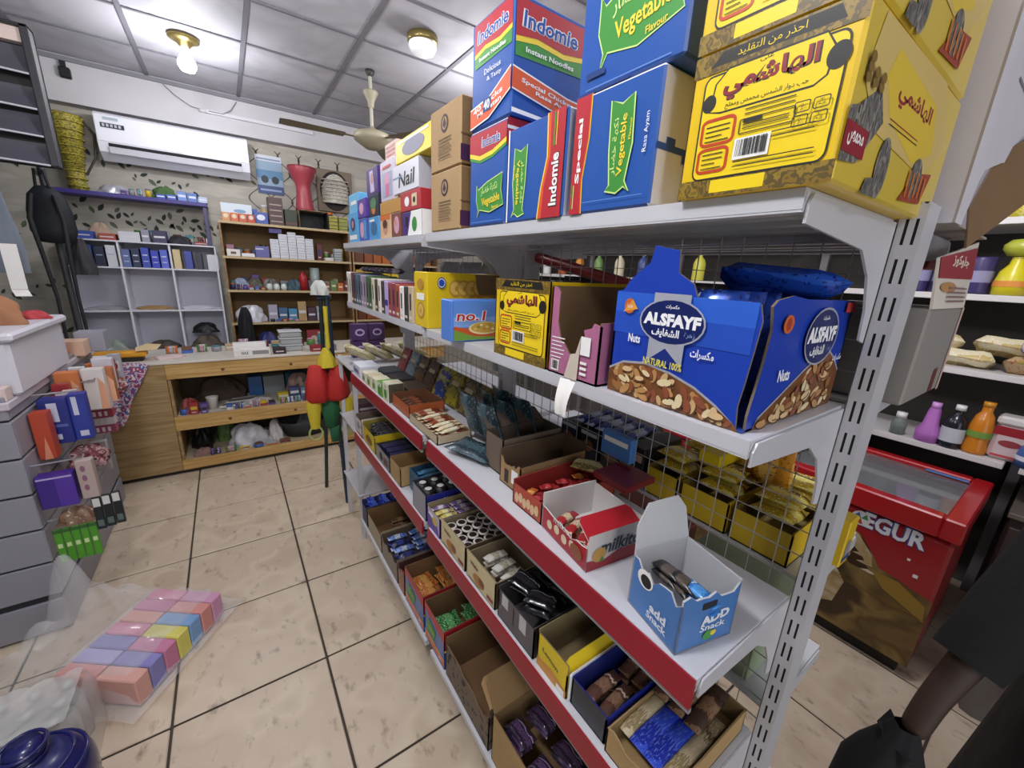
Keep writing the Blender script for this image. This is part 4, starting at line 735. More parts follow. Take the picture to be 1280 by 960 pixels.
b = tray('tan_tray', 'tan cardboard tray empty at the front of second shelf', 'tray', .468, .63, 1.385, 1.505, LZ, .085, TAN, P('8a6a42', .8), {'f': .08})
b = tray('teal_tray', 'teal and navy open box behind the tan cardboard tray', 'tray', .50, .64, 1.265, 1.37, LZ, .085, {'f': P('2f5f80', .4), 'r': P('33658a', .4)}, P('274a66', .6)); fill('teal_pack', bar_mesh(.11, .03, .02, PK(('2f6f9a', '4a9ac4', '1d2f55', 'a3c4d8'), 50, .3)), 'blue wrapped bar in the teal open box', 'packet', 'blue bars in the teal box', .51, .63, 1.275, 1.36, LZ + .04, .12, .03, .02, 2)
b = tray('cookie_box', 'dark blue and grey cookie box with round black packets on top', 'box', .466, .60, 1.13, 1.25, LZ, .095, {'f': P('8f8d95', .5), 'r': P('2a2f8a', .35)}, P('3a3a44', .6), {'l': .1}); decal(b.t, b.face('r'), [('r', P('4a55b8', .4), .1, .35, .9, .5), ('t', WHT, 'cookies', .5, .7, .16, .5)], 'printed_side')
ck = lathe_mesh('cookie_roll', [(.001, 0), (.022, .002), (.023, .06), (.012, .062), (.001, .062)], [P('1a1a1e', .4), P('d9d6d0', .5)], [0, 0, 0, 1], 14)
for i in range(3):
    for j in range(2): put('cookie_roll', ck, 'round black and white cookie roll standing in the dark blue box', 'packet', (.49 + .045 * i, 1.165 + .05 * j, LZ + .04), (0, 0, 0), 'cookie rolls')
for i in range(2): simple('white_tray', ['white tray of black round packets behind the dark blue cookie box', 'grey tray with dark round packets further behind the cookie box'][i], 'tray', .61 + .06 * i, .665 + .06 * i, 1.12, 1.25, LZ, .08, P(('c9c6c6', '77747a')[i], .5), [('e', BLK, .3 + .4 * k, .6, .15, .25) for k in range(2)])
b = tray('candy_box', 'open purple and yellow candy box on the second shelf', 'box', .466, .61, 1.02, 1.115, LZ, .07, {'f': P('b9b0c4', .4), 'r': P('5b3f86', .4)}, P('8a7a5a', .7), {'l': .08}); decal(b.t, b.face('f'), [('p', P('5b3f9a', .4), [(0, 0), (1, 0), (.8, .5), (.3, .6), (0, .9)]), ('e', P('c9b03a', .4), .6, .6, .2, .2), ('r', WHT, .1, .7, .5, .85)], 'printed_front')
fill('candy', [bar_mesh(.065, .022, .014, PK(c, 50, .28)) for c in (('6a4a9a', 'd9d0e6', '8a6ab8', 'c9b23a'), ('c9b23a', 'e6dc9a', '7a5aa8', 'f0ecd8'))], 'purple or yellow wrapped candy in the open candy box', 'candy', 'candies in the purple box', .472, .605, 1.025, 1.11, LZ + .025, .066, .028, .015, 3)
for k, (y0, y1, l1, l2) in enumerate([(.85, 1.01, 'cream box with chocolate cups seen between its open sides', 'nearer'), (.69, .84, 'cream box with brown pictures and teal packets inside', 'x')]):
    b = tray('cream_box', l1, 'box', .466, .62, y0, y1, LZ, .075, {'f': CRM, 'r': P('5a4632', .7)}, P('8a7a60', .8), {'f': .085, 'r': .08})
    decal(b.t, b.face('f'), [('e', P('a8763a', .5), .45, .35, .2, .22), ('e', P('7a4a2a', .5), .55, .42, .1, .15), ('r', P('8a2f3a', .5), .75, .15, .95, .3), ('t', P('6a4a2c', .5), 'Wafer', .3, .8, .16, .3, {'b': .03}), ('r', P('6a4a2c', .5), .1, .1, .5, .13)], 'printed_front')
    if k == 0:
        cup = lathe_mesh('cup', [(.001, 0), (.013, .001), (.017, .03), (.017, .034), (.012, .034), (.001, .034)], [P('2c1f1a', .4), P('d9d3cc', .4)], [0, 0, 1, 1, 0], 12)
        for i in range(4):
            for j in range(4): put('chocolate_cup', cup, 'small black and white chocolate cup standing in the cream box', 'cup', (.486 + .036 * i, .87 + .036 * j, LZ + .035), (0, 0, 0), 'chocolate cups')
    else:
        fill('teal_packet', [bar_mesh(.08, .03, .014, PK(('3f9aa0', 'd9e4e0', '6ab8b4'), 40, .3)), bar_mesh(.08, .03, .014, PK(('d9d6cc', 'a8a08a', 'efece4'), 40, .3))], 'white or teal packet lying in the cream box', 'packet', 'packets in cream box', .475, .61, .70, .83, LZ + .03, .08, .034, .015, 2)
b = tray('sachet_box', 'grey and black display box heaped with shiny black sachets', 'box', .466, .635, .53, .675, LZ, .085, {'f': P('5b5457', .5), 'r': P('1d1a1d', .4)}, P('3a3638', .7), {'f': .08, 'l': .09}); decal(b.t, b.face('f'), [('r', P('b9b6ba', .5), .12, .55, .3, .95), ('r', P('b9b6ba', .5), .62, .45, .8, .95), ('r', BLK, .03, .4, .06, .98), ('r', BLK, .45, .3, .47, .9)], 'printed_front')
decal(b.t, b.face('r'), [('p', P('c9a82a', .4), [(0, 0), (.5, .2), (1, .15), (1, 0)]), ('t', P('d9d0e0', .4), 'BSY', .45, .55, .3, .4, {'b': .05}), ('r', P('c9a82a', .4), .1, .82, .9, .88)], 'printed_side')
fill('black_sachet', [pouch_mesh(.06, .075, .018, PK(('151418', '2c2a30', '7a7a84', '1c1b20'), 45, .2, .3), s) for s in range(3)], 'shiny black sachet heaped in the grey display box', 'sachet', 'black sachets', .475, .63, .54, .665, LZ + .04, .06, .045, .02, 4, .3, .5, .2)
LEM = P('d8bb1a', .4)
b = tray('lemon_box', 'bright yellow box with inner flap and nothing visible inside', 'box', .47, .655, .425, .52, LZ, .075, {'f': LEM, 'r': P('c9b42f', .4)}, P('7a6a4a', .8), {'f': .085, 'l': .095, 'r': .06}, flaps=(('r', .028, -35, LEM),)); decal(b.t, b.face('f'), [('p', P('c98a3a', .4), [(0, 0), (1, 0), (1, .25), (.5, .4), (0, .3)]), ('t', P('2a4a2a', .4), 'Lemon', .45, .68, .14, .55, {'b': .02, 'rot': -.2}), ('r', WHT, .7, .02, .95, .2)], 'printed_front')
decal(b.t, b.face('r'), [('t', BLK, '24 Lemon', .5, .55, .2, .5, {'b': .02, 'rot': .05}), ('r', WHT, .05, .1, .25, .45)], 'printed_side')
b = tray('navy_box', 'navy blue biscuit tray with a white rim beside the yellow lemon box', 'tray', .475, .70, .325, .415, LZ, .06, {'f': P('23262f', .4), 'r': P('1d2f9a', .3)}, P('1d2870', .4), {'f': .065, 'l': .07}); fill('brown_biscuit', [bar_mesh(.1, .03, .016, PK(('5a3a2c', '8a6a55', 'd0b8a8', '3a2622'), 50, .35))], 'brown and pink wrapped biscuit in the navy tray', 'packet', 'biscuits in the navy tray', .485, .69, .335, .405, LZ + .006, .1, .034, .018, 2)
simple('white_strip', 'white box edge standing between the navy tray and the yellow lemon box', 'box', .472, .62, .417, .423, LZ, .068, P('dcdce0', .5))
b = tray('tan_tray', 'tan carton of blue foil wafers at the near end of the second shelf', 'tray', .47, .72, .195, .318, LZ, .055, TAN, P('9a7f55', .8), {'f': .06}, jag=('f',))
BW = bar_mesh(.17, .034, .02, PK(('1f2f9a', '2f4ac4', 'c9cfe6', '6a7fd0', '1a2470'), 60, .2, .2)); BR = bar_mesh(.17, .026, .02, PK(('8a7a55', 'b9a988', '5a4a34', 'd0c6ae'), 45, .35))
for i in range(4): put('foil_wafer', BW if i in (1, 2) else BR, ['olive wrapped wafer at front of the near tan carton', 'shiny blue foil wafer in near tan carton beside the olive one', 'shiny blue foil wafer in the near tan carton second from the front', 'tan wrapped wafer at the back of the near tan carton'][i], 'packet', (.585, .217 + .029 * i, LZ + .028), (0, 0, 0))
for i in range(3): put('brown_roll', bar_mesh(.12, .03, .022, PK(('4a342a', '8a6a50', '2f211c'), 45, .3)), ('front', 'middle', 'rear')[i] + ' brown wrapped roll lying on the wafers of the near tan carton', 'packet', (.65, .235 + .033 * i, LZ + .053), (0, 0, .05), 'brown rolls')
# ================================================================ BOTTOM SHELF (aisle side)
BZ = .2255
b = tray('blue_tray', 'open tray of crinkled blue foil sweets at far end of the bottom shelf', 'tray', .47, .68, 1.94, 2.035, BZ, .12, {'f': P('3a3a55', .5)}, P('2a2c55', .7), {'f': .1})
fill('blue_sweet', pouch_mesh(.05, .05, .02, PK(('2438a0', '4a6ad8', '8fa6ea', '1a2670'), 60, .18, .4), 2), 'crinkled blue foil sweet in the far tray of the bottom shelf', 'sweet', 'blue foil sweets', .48, .67, 1.945, 2.03, BZ + .06, .048, .042, .025, 3, 0, .6, .25)
b = tray('brown_tray', 'open brown carton with low front beside the blue foil sweets', 'tray', .47, .70, 1.70, 1.925, BZ, .12, {'f': P('a89a80', .7)}, P('6f5234', .85), {'f': .1}); fill('brown_packet', bar_mesh(.1, .04, .02, PK(('6a4a34', '9a7a5a', '3f2c20'), 40, .4)), 'brown packet at the bottom of the open brown carton', 'packet', 'brown packets', .56, .69, 1.72, 1.91, BZ + .005, .11, .06, .02, 2)
b = tray('grey_carton', 'grey carton of blue and silver packets on the bottom shelf', 'tray', .47, .70, 1.47, 1.685, BZ, .12, {'f': P('8f8577', .7)}, P('5a4a3c', .8), {'f': .11}, jag=('f',)); fill('silver_packet', [bar_mesh(.1, .035, .02, PK(('5a7ac4', 'c9d4e8', '8aa4d8', '2a3a70'), 50, .25, .2)), bar_mesh(.1, .035, .02, PK(('23285a', '3a4490', '15183a'), 50, .3))], 'blue or silver packet in the grey carton', 'packet', 'blue packets in grey carton', .48, .69, 1.48, 1.675, BZ + .05, .1, .04, .022, 3)
b = tray('red_tray', 'dull red tray squeezed between grey carton and the orange noodle carton', 'tray', .47, .70, 1.385, 1.455, BZ, .12, {'f': BL(('8a5a4a', 'a3705a', '6a4038'), 30, .5)}, P('4a2a26', .8), {'f': .13}, jag=('f',))
def noodle_open(lab, y0, y1, cont, glab, cols, hf):
    b = tray('noodle_carton', lab, 'carton', .47, .70, y0, y1, BZ, .165, {'f': NBL, 'r': NRED}, P('6f5234', .85), {'f': hf, 'r': .165}); f = b.face('f')
    decal(b.t, f, [('p', NRED, [(0, .8), (1, .7), (1, 1), (0, 1)]), ('r', ORG, 0, .08, 1, .22), ('r', YTX, 0, .22, 1, .25), ('p', GRN, [(.1, .35), (.5, .3), (.6, .6), (.2, .7)]), ('t', YTX, 'Vegetable', .35, .48, .08, .34, {'rot': -.1}), ('t', WHT, '40', .8, .15, .08, .12)], 'printed_front')
    decal(b.t, b.face('r'), [('r', NBL, 0, 0, 1, .45), ('p', YTX, [(0, .45), (1, .5), (1, .55), (0, .5)]), ('t', WHT, 'Indomie', .5, .72, .18, .5, {'b': .05}), ('t', NBL, 'Indomie', .5, .72, .17, .48, {'b': .01})], 'printed_side')
    fill('noodle_pack', pouch_mesh(.09, .1, .025, PK(cols, 35, .22, .15), 4), cont, 'packet', glab, .48, .69, y0 + .01, y1 - .01, BZ + .03, .1, .085, .03, 3, 0, .15, .08)
noodle_open('open noodle carton holding orange packets on the bottom shelf', 1.175, 1.37, 'orange foil packet in the open noodle carton', 'orange noodle packets', ('b8672a', 'd99a4a', '8a4a1f', 'e6c48a'), .16)
noodle_open('open noodle carton with red side holding green packets on the bottom shelf', .995, 1.16, 'green foil packet in the open noodle carton', 'green noodle packets', ('2f7a3a', '5aa85a', '1d4a26', 'c9dcc0'), .155)
b = tray('brown_carton', 'wide empty brown carton with a torn dark front on the bottom shelf', 'carton', .47, .72, .70, .98, BZ, .16, {'f': BL(('3f3430', '6f5f52', '2c2422'), 30, .7)}, P('75583a', .85), {'f': .14, 'r': .16}, jag=('f',), flaps=(('r', .08, -70, CARD),)); put('crumpled_paper', pouch_mesh(.05, .05, .03, PAPER, 3), 'small crumpled paper in the wide brown carton', 'paper', (.6, .85, BZ + .005))
b = tray('tan_carton', 'tan carton with a folded flap full of purple sachets on the bottom shelf', 'carton', .47, .72, .44, .68, BZ, .17, TAN, P('7a5f3c', .85), flaps=(('l', .09, 50, P('b08f5c', .75)),)); fill('purple_sachet', pouch_mesh(.06, .085, .02, PK(('2f2236', '574066', '8a7a96', '1f1826'), 45, .22, .2), 2), 'dark purple sachet in the tan carton of the bottom shelf', 'sachet', 'purple sachets', .48, .71, .45, .67, BZ + .09, .066, .09, .022, 3, .1, .12, .06, .05)
b = tray('dark_carton', 'dark brown carton with black bags at the near end of the bottom shelf', 'carton', .47, .72, .2, .425, BZ, .16, P('5a4a3a', .8), P('4a3a2c', .85)); fill('black_bag', pouch_mesh(.08, .1, .03, PK(('1b1a1e', '34323a', '6a6a74'), 40, .25), 6), 'black bag in the dark brown carton near the corner', 'bag', 'black bags', .48, .71, .21, .415, BZ + .06, .1, .09, .03, 3)
# ================================================================ OTHER SIDE OF THE SHELVING (seen through the wire)
def rside(z, items):
    for it in items: simple(*it[:3], *it[3:5], *it[5:7], z, *it[7:])
YL2 = P('cfae22', .45)
for k, (y0, y1) in enumerate(((.22, .33), (.34, .45), (.46, .545))):
    b = tray('yellow_carton', ['open yellow carton behind the wire nearest the end post', 'open yellow carton behind the wire second from the end post', 'open yellow carton behind the wire beside the dark blue boxes'][k], 'carton', .81, 1.05, y0, y1, RZ, .075, YL2, P('7a6428', .8), {'f': .07}, group='yellow cartons behind the wire')
    fill('yellow_pack', pouch_mesh(.09, .09, .025, PK(('c9a520', 'e9d96a', '5a4a1f', 'f0e9c0', '8a7a2a'), 40, .25), k), 'yellow and brown packet in an open yellow carton behind the wire', 'packet', 'yellow packets behind the wire', .83, 1.04, y0 + .005, y1 - .005, RZ + .03, .1, .1, .03, 3, 0, .12)
b = simple('yellow_box', 'bright yellow box on top of the cartons behind the wire', 'box', .86, 1.0, .40, .45, RZ + .112, .03, YEL2)
b = simple('coffee_box', 'yellow coffee box standing at the outer near corner beyond the post', 'box', .9, .945, .165, .208, RZ, .1, YL2, None, [('e', P('8a8a9a', .4), .5, .35, .3, .2), ('r', P('3a4a8a', .4), .1, .1, .9, .2)])
put('gold_pouch', pouch_mesh(.1, .13, .03, PK(('c9862a', 'e6b45a', '8a5a1f'), 30, .25), 2), 'orange gold foil bag standing behind the yellow cartons', 'bag', (.93, .335, RZ + .14), (PI / 2 - .2, 0, PI / 2))
for k in range(3): simple('dark_box', ['dark blue box with white edge behind the wire', 'black and blue box of biscuits behind the wire', 'dark box with brown picture behind the wire nearest yellow cartons'][k], 'box', .81, 1.0, .80 - .085 * k, .87 - .085 * k, RZ, .085, P(('23274f', '1d1d2a', '2c2428')[k], .4), [('r', P('c9c9d4', .5), .05, .85, .95, .98), ('e', P('8a5a3a', .5), .5, .5, .3, .2)], None, 'dark boxes behind the wire', mr=P('20222f', .4))
for k in range(5): put('blue_bar', bar_mesh(.16, .03, .02, PK(('2a3a8a', 'b9c4e0', '1d2450', '6a7ac4'), 40, .25)), 'blue and white wrapped bar on the dark boxes behind the wire', 'packet', (.9, .65 + .042 * k, RZ + .0875), (0, 0, .1), 'blue bars behind the wire')
simple('photo_box', 'black flat box with a food picture on the dark box behind the wire', 'box', .82, .98, .565, .62, RZ + .0, .1, P('1d1a1c', .4), [('r', P('b9a090', .5), .1, .6, .9, .8)])
# middle level, far side
b = carton('display_box', 'grey cardboard display box with a red and white header card beyond the end post', 'box', .815, 1.045, .137, .3, MZ + .001, .145, {'f': P('8a8580', .7), 'r': P('8a8580', .7), 't': P('8a8580', .7)})
mb = MB(); mb.prism([(0, 0), (.225, 0), (.25, .11), (-.01, .07)], (-.113, -.0815, .145), (1, 0, 0), (0, .1, .99), -.003); hd = mb.build('header_card', P('d8cfc4', .5), b.t)
decal(hd, Fr((-.113, -.082, .145), (1, 0, 0), Vector((0, .1, .99)).normalized(), .235, .095), [('p', P('9c3640', .4), [(0, .45), (1.02, .5), (1.03, 1.05), (-.03, .74)]), ('t', P('e6d9c9', .5), 'جلوكوز', .55, .75, .2, .5, {'b': .03}), ('e', P('b88a5a', .5), .3, .33, .22, .08)] + [('r', P('8a6a6a', .5), .3, .1 + .07 * k, .85, .13 + .07 * k) for k in range(4)], 'printed_header')
decal(b.t, b.face('r'), [('r', P('6a2f33', .5), .66, .02, .78, .3), ('r', P('c9a6a0', .6), .93, 0, 1, 1)], 'printed_side')
DKB = [pouch_mesh(.13, .16, .05, PK(('2a2226', '3f343a', '1d181c'), 20, .5), s) for s in range(3)]
for i in range(5): put('dark_bag', DKB[i % 3], 'dark plum bag standing behind the wire above the blue nuts box', 'bag', (.90, .42 + .14 * i, MZ + .085), (PI / 2, 0, PI / 2), 'dark plum bags')
mb = MB(); mb.tube([(.835, 1.07, 1.628), (.835, .6, 1.545)], .016, 10); mb.tube([(.835, .62, 1.5485), (.835, .56, 1.538)], .02, 10); tag(mb.build('red_pole', P('8f1f26', .35)), 'red plastic pole lying slanted behind the wire under the top shelf', 'pole')
WB = [pouch_mesh(.2, .2, .06, P('b9b6b4', .3, .2, bump=.4, bscale=40), s) for s in range(2)]
for i in range(4): put('silver_bag', WB[i % 2], 'silvery white bag standing behind the wire at the far end of middle shelf', 'bag', (.91, 1.30 + .21 * i, MZ + .104), (PI / 2, 0, PI / 2), 'silvery bags behind the wire')
# top level, far side: pale cartons keep the view closed
for k in range(3): simple('pale_carton', ['pale carton on the far side of the top shelf behind the noodle cartons', 'second pale carton on the far side of top shelf', 'last pale carton on the far side of the top shelf'][k], 'carton', .83, 1.05, .5 + .3 * k, .76 + .3 * k, TZ, .2, P('b9a888', .7))
simple('red_pack', 'red packet at the far side top shelf beside torn white carton', 'packet', 1.0, 1.07, .19, .23, TZ - .052, .03, P('a33a44', .4))
# lower far side
for li, z in ((1, LZ), (0, BZ)):
    for k in range(3): simple('goods_box', '%s box on the %s level of the shelving side facing the freezer' % (('pale green', 'dull red', 'cream')[k], ('second', 'lowest')[1 - li]), 'box', .83, 1.04, .24 + .27 * k, .47 + .27 * k, z, .16, P(('9aa88a', 'a35a50', 'c9bfa6')[k], .5))
simple('red_pack', 'small red and white packet at lower near corner by the freezer aisle', 'packet', .99, 1.06, .19, .235, BZ + .001, .1, P('c9c6c0', .5), None, [('r', P('b8323a', .4), 0, .7, 1, 1), ('r', P('7a9a6a', .5), .1, .1, .9, .5)])
# ================================================================ COUNTER
CW = WOOD('a98e62', '8f7349'); PINE = WOOD('c9a468', 'b08848'); 
t = thing('shop_counter', 'wooden shop counter with pine rails and two open shelves full of clutter', 'counter', (0, 3.61, 0))
def cpart(n, bx, m, par=t): mb = MB(); mb.cbox(*bx[:3], *bx[3:], .003); return mb.build(n, m, par)
cpart('countertop', (-.98, -.01, .845, 1.75, .52, .862), P('cfc8bc', .35)); cpart('front_panel', (-.96, 0, .03, -.43, .018, .843), CW); cpart('plinth', (-.96, .02, 0, 1.7, .5, .03), P('2a2420', .8))
cpart('rail', (-.43, -.002, .735, 1.7, .02, .843), PINE); cpart('rail', (-.43, -.002, .345, 1.7, .02, .45), PINE); cpart('rail', (-.43, -.002, .03, 1.7, .02, .105), PINE)
cpart('shelf_board', (-.43, .02, .435, 1.7, .48, .448), P('c4bcae', .6)); cpart('shelf_board', (-.43, .02, .09, 1.7, .48, .103), P('b9a98c', .6)); cpart('back_panel', (-.96, .48, .03, 1.7, .5, .843), P('4a3b2c', .8)); cpart('side_panel', (-.43, .02, .03, -.41, .48, .843), CW); cpart('side_panel', (-.96, .018, .03, -.94, .48, .843), CW)
for zz in (.79, .4):
    for xx in (-.1, .35, .62): mb = MB(); mb.lathe([(.001, 0), (.012, 0), (.009, .0008), (.001, .001)], 10); mb.build('wood_knot', P('6a4a26', .6), t, (xx, -.0022, zz - .01), (PI / 2, 0, 0))
CLOTH = P('a9a8a9', .8, var=.1)
def crumple(name, lab, cat, loc, sx, sy, sz, m, seed=0, amp=.25, n=16):
    rr = random.Random(seed); ph = [rr.uniform(0, 6.3) for _ in range(8)]; mb = MB()
    def fn(i, j):
        a = 2 * PI * i; b = PI / 2 * (1 - j); q = 1 + amp * (math.sin(3 * a + ph[0]) * .5 + math.sin(5 * a + 4 * b + ph[1]) * .45 + math.sin(8 * a - 6 * b + ph[2]) * .3) * math.cos(b) ** .5
        return (sx * math.cos(b) * math.cos(a) * q, sy * math.cos(b) * math.sin(a) * q, max(0, sz * math.sin(b) * (1 + .25 * math.sin(4 * a + ph[3]) * math.cos(b))))
    mb.grid(fn, n * 2, n); mb.v = [(v[0], v[1], v[2]) for v in mb.v]; return tag(mb.build(name, m, None, loc), lab, cat)
crumple('plastic_bag', 'crumpled grey-white plastic bag on the lowest counter shelf', 'bag', (-.0, 3.76, .1035), .14, .1, .17, P('c9c9ce', .35, var=.1, vscale=30), 3, .35)
crumple('plastic_bag', 'smaller white plastic bag beside the crumpled grey-white one under the counter', 'bag', (.2, 3.8, .1035), .055, .1, .16, P('d4d0ce', .35, var=.1, vscale=30), 5, .35)
crumple('black_bag', 'black plastic bag at left end of the lowest counter shelf', 'bag', (-.3, 3.85, .1035), .065, .08, .19, P('1a1b1d', .3), 6, .3); crumple('cloth', 'pink and brown cloth lying before the black bag under the counter', 'cloth', (-.3, 3.69, .1035), .06, .05, .05, P('8a6a62', .8), 7)
crumple('green_bag', 'green bag between black and grey-white bags under the counter', 'bag', (-.15, 3.96, .1035), .07, .07, .18, P('5a7a3a', .5), 8)
mb = MB(); mb.lathe([(.001, .004), (.15, .004), (.19, .13), (.2, .135), (.2, .125), (.155, .0), (.001, 0)][::-1], 30, sy=.62); tag(mb.build('basin', P('33353a', .5), None, (.43, 3.79, .105)), 'dark grey plastic basin at the right of lowest counter shelf', 'basin')
crumple('cloth', 'grey bundle in the dark plastic basin', 'cloth', (.43, 3.8, .112), .075, .045, .17, P('5f5f62', .8), 9)
SH2 = .4485
def sb(name, lab, cat, x, y, z, dx, dy, h, m, its=None, rz=0, grp=None): return simple(name, lab, cat, x, x + dx, y, y + dy, z, h, m, None, its, grp, rz)
sb('blue_box', 'bright blue box standing at the back of upper counter shelf', 'box', .05, 3.95, SH2, .1, .1, .17, P('2f5f9a', .4)); sb('grey_box', 'grey cardboard box next to the bright blue one', 'box', .16, 3.97, SH2, .16, .1, .16, P('8a8f92', .6)); sb('teal_box', 'dark teal box next to the grey cardboard one under the counter', 'box', .33, 3.97, SH2, .16, .1, .17, P('2a5a78', .5))
for i in range(4): sb('tin_box', ['small yellow-lidded tin box on the upper counter shelf', 'dark blue tin box right of the yellow-lidded tin', 'grey-blue tin box in the middle of the tins', 'grey tin box last in the tins on the counter shelf'][i], 'box', .24 + .085 * i, 3.69, SH2, .078, .06, (.075, .11, .1, .09)[i], P(('b9a72c', '3f4a70', '6a7a94', '7f8790')[i], .45), [('r', P('d0d0cc', .5), .1, .55, .9, .75), ('r', P('2c2f44', .5), .1, .2, .9, .35)])
mb = MB(); mb.lathe([(.001, 0), (.03, 0), (.04, .09), (.042, .095), (.036, .09), (.027, .008), (.001, .006)], 16); tag(mb.build('white_cup', P('d6d2cc', .4), None, (-.2, 3.74, SH2)), 'white cup at left on upper counter shelf', 'cup')
for i in range(5): mb = MB(); mb.tube([(-.16 + .02 * i, 3.7 + .05 * i, SH2 + .0105), (.04 + .012 * i, 3.72 + .05 * i, SH2 + .0105)], .009, 8); tag(mb.build('tube_lamp', P(('c9c6c2', '6a5a4a', 'bdb9b6', '5f5a58', '8f8a86')[i], .5)), ('white', 'brown', 'pale', 'dark grey', 'dull grey')[i] + ' thin tube lying on the upper counter shelf', 'tube')
crumple('cloth_bundle', 'white and grey crumpled paper on the upper counter shelf before the blue box', 'paper', (.1, 3.74, SH2), .1, .06, .045, P('bdb8b6', .7, var=.2, vscale=30), 12); crumple('cloth_bundle', 'brown bundle at back of the upper counter shelf left', 'cloth', (-.15, 3.98, SH2), .17, .06, .18, P('4a3b34', .8, var=.3, vscale=20), 13)
crumple('red_bag', 'dull red small bag at the left edge of upper counter shelf', 'bag', (-.34, 3.7, SH2), .055, .045, .11, P('8a3a34', .6), 14); crumple('cloth_bundle', 'pinkish bundle near the right of the upper counter shelf above the tins', 'cloth', (.42, 3.86, SH2), .1, .07, .19, P('9a7f74', .7), 15)
mb = MB(); mb.tube([(.3 + .25 * math.sin(k * .26), 3.8, SH2 + .014 + .2 * math.sin(k * .26)) for k in range(7)] , .011, 8); tag(mb.build('hose', P('3f403c', .5)), 'dark bent hose at the back of upper counter shelf', 'hose')
# counter top things
CT = .8625
t = thing('barcode_reader', 'yellow and black handheld device with white tag on the counter', 'device', (-.62, 3.74, CT))
mb = MB(); mb.cbox(-.17, -.04, .0, .08, .04, .028, .008); mb.build('base', P('1d1a17', .5), t); mb = MB(); mb.cbox(-.175, -.045, .0285, .1, .045, .07, .012); mb.build('shell', P('d99a2a', .45), t); mb = MB(); mb.prism([(0, 0), (.11, 0), (.13, .07), (.05, .1), (-.01, .05)], (.05, -.05, .071), (1, 0, .06), (0, 1, .3), .003); mb.build('paper_tag', P('cdb489', .7), t)
def boxt(*a, **k): return sb(*a, **k)
simple('white_box', 'long white box with black lettering lying on the counter edge', 'box', -.02, .22, 3.63, 3.72, CT, .05, P('dedad6', .45), None, [('t', BLK, 'GAZ', .3, .5, .4, .2, {'b': .02}), ('r', P('8a8a88', .5), .5, .2, .95, .8)]); simple('white_box', 'second white box stacked behind the lettered one on counter', 'box', -.02, .2, 3.73, 3.83, CT, .08, P('e2dfdb', .45))
for i in range(3):
    t = thing('food_container', ['clear grey plastic container at the bottom of the stack on counter', 'clear grey plastic container in the middle of the counter stack', 'topmost clear grey plastic container on the counter'][i], 'container', (.38, 3.78, CT + .056 * i)); mb = MB(); mb.cbox(-.08, -.06, 0, .08, .06, .045, .008); mb.build('tub', P('a3a6a6', .25), t); mb = MB(); mb.cbox(-.085, -.065, .0455, .085, .065, .055, .003); mb.build('lid', P('c6c8c9', .3), t)
for i, (x, c, l) in enumerate([(.24, '2d2226', 'dark brown packet on the counter right of the white box'), (.51, '8f2a32', 'red packet on the counter right of plastic containers'), (.62, '7a6f6a', 'grey-brown packet on the counter behind the hanging cloth')]): simple('packet', l, 'packet', x, x + .09, 3.64, 3.71, CT, .05, P(c, .4), None, [('r', P('c9b9b0', .5), .2, .3, .8, .5)])
crumple('receipt_paper', 'crumpled white and red receipt paper on the counter by the yellow device', 'paper', (-.42, 3.75, CT), .1, .05, .02, P('c9b4b0', .6), 20)
# floral plastic hung on the counter corner, blue strip
FLOW = BL(('8a3a5f', 'c97f9f', 'e6dce0', '5a6fb0', 'b04a6a', 'efe9ec'), 26, .35)
mb = MB(); mb.grid(lambda i, j: (-.86 + .36 * i * (1 - .72 * j) + .06 * j * (1 + .2 * math.sin(9 * j)), 3.588 - .012 * math.sin(13 * i + 3 * j) - .012, .87 - .42 * j - .01 * math.sin(7 * i)), 18, 12); tag(mb.build('floral_plastic', FLOW), 'pink and blue floral plastic sheet hanging over left corner of the counter front', 'sheet')
mb = MB(); mb.cbox(-.82, 3.582, .115, -.79, 3.606, .41, .004); tag(mb.build('blue_strip', P('7fa3c4', .4)), 'light blue strip hanging on the wooden counter front under the floral sheet', 'strip')
# ================================================================ WHITE PIGEONHOLE SHELF + DESK BEHIND THE COUNTER
t = thing('back_desk', 'white desk standing against the back wall under the pigeonhole shelf', 'desk', (-.7, 4.6, 0))
mb = MB(); mb.cbox(-.75, -.27, .745, .68, .26, .77, .003); mb.build('desktop', P('cfccca', .45), t)
for xx in (-.73, .66):
    for yy in (-.25, .24): mb = MB(); mb.box(xx - .02, yy - .02, 0, xx + .02, yy + .02, .744); mb.build('leg', P('9a9896', .5), t)
CUB = P('cfced6', .45); CUBB = P('b3b2bd', .55)
t = thing('pigeonhole_shelf', 'white pigeonhole shelf of three rows and three columns on the back desk', 'shelf', (-.53, 4.7, .771))
xs = [-.48, -.16, .16, .475]; zs = [0, .345, .695, .9]
mb = MB(); mb.box(-.48, .12, 0, .475, .128, .9); mb.build('back_panel', CUBB, t)
for k, z in enumerate(zs): mb = MB(); mb.cbox(-.485, -.1, z - .006, .48, .12, z + .006, .001); mb.build('shelf_board', CUB, t)
for k, x in enumerate(xs): mb = MB(); mb.cbox(x - .007, -.099, .006, x + .007, .12, .894, .001); mb.build('upright_board', CUB, t)
Cz = lambda r: .771 + zs[r] + .0065
bookc = [('2a2f55', .16), ('3a4a80', .16), ('23273f', .15), ('c6c8cf', .165)]
for i, (c, h) in enumerate(bookc): simple('book', ['dark navy book at left in the top left pigeonhole', 'mid blue book in the top left pigeonhole', 'black book in top left pigeonhole', 'white leaning book in the top left pigeonhole'][i], 'book', -.98 + .07 * i, -.94 + .07 * i + .02, 4.62, 4.76, Cz(2), h, P(c, .5), None, [('r', P('9aa6c4', .5), .2, .55, .8, .6)])
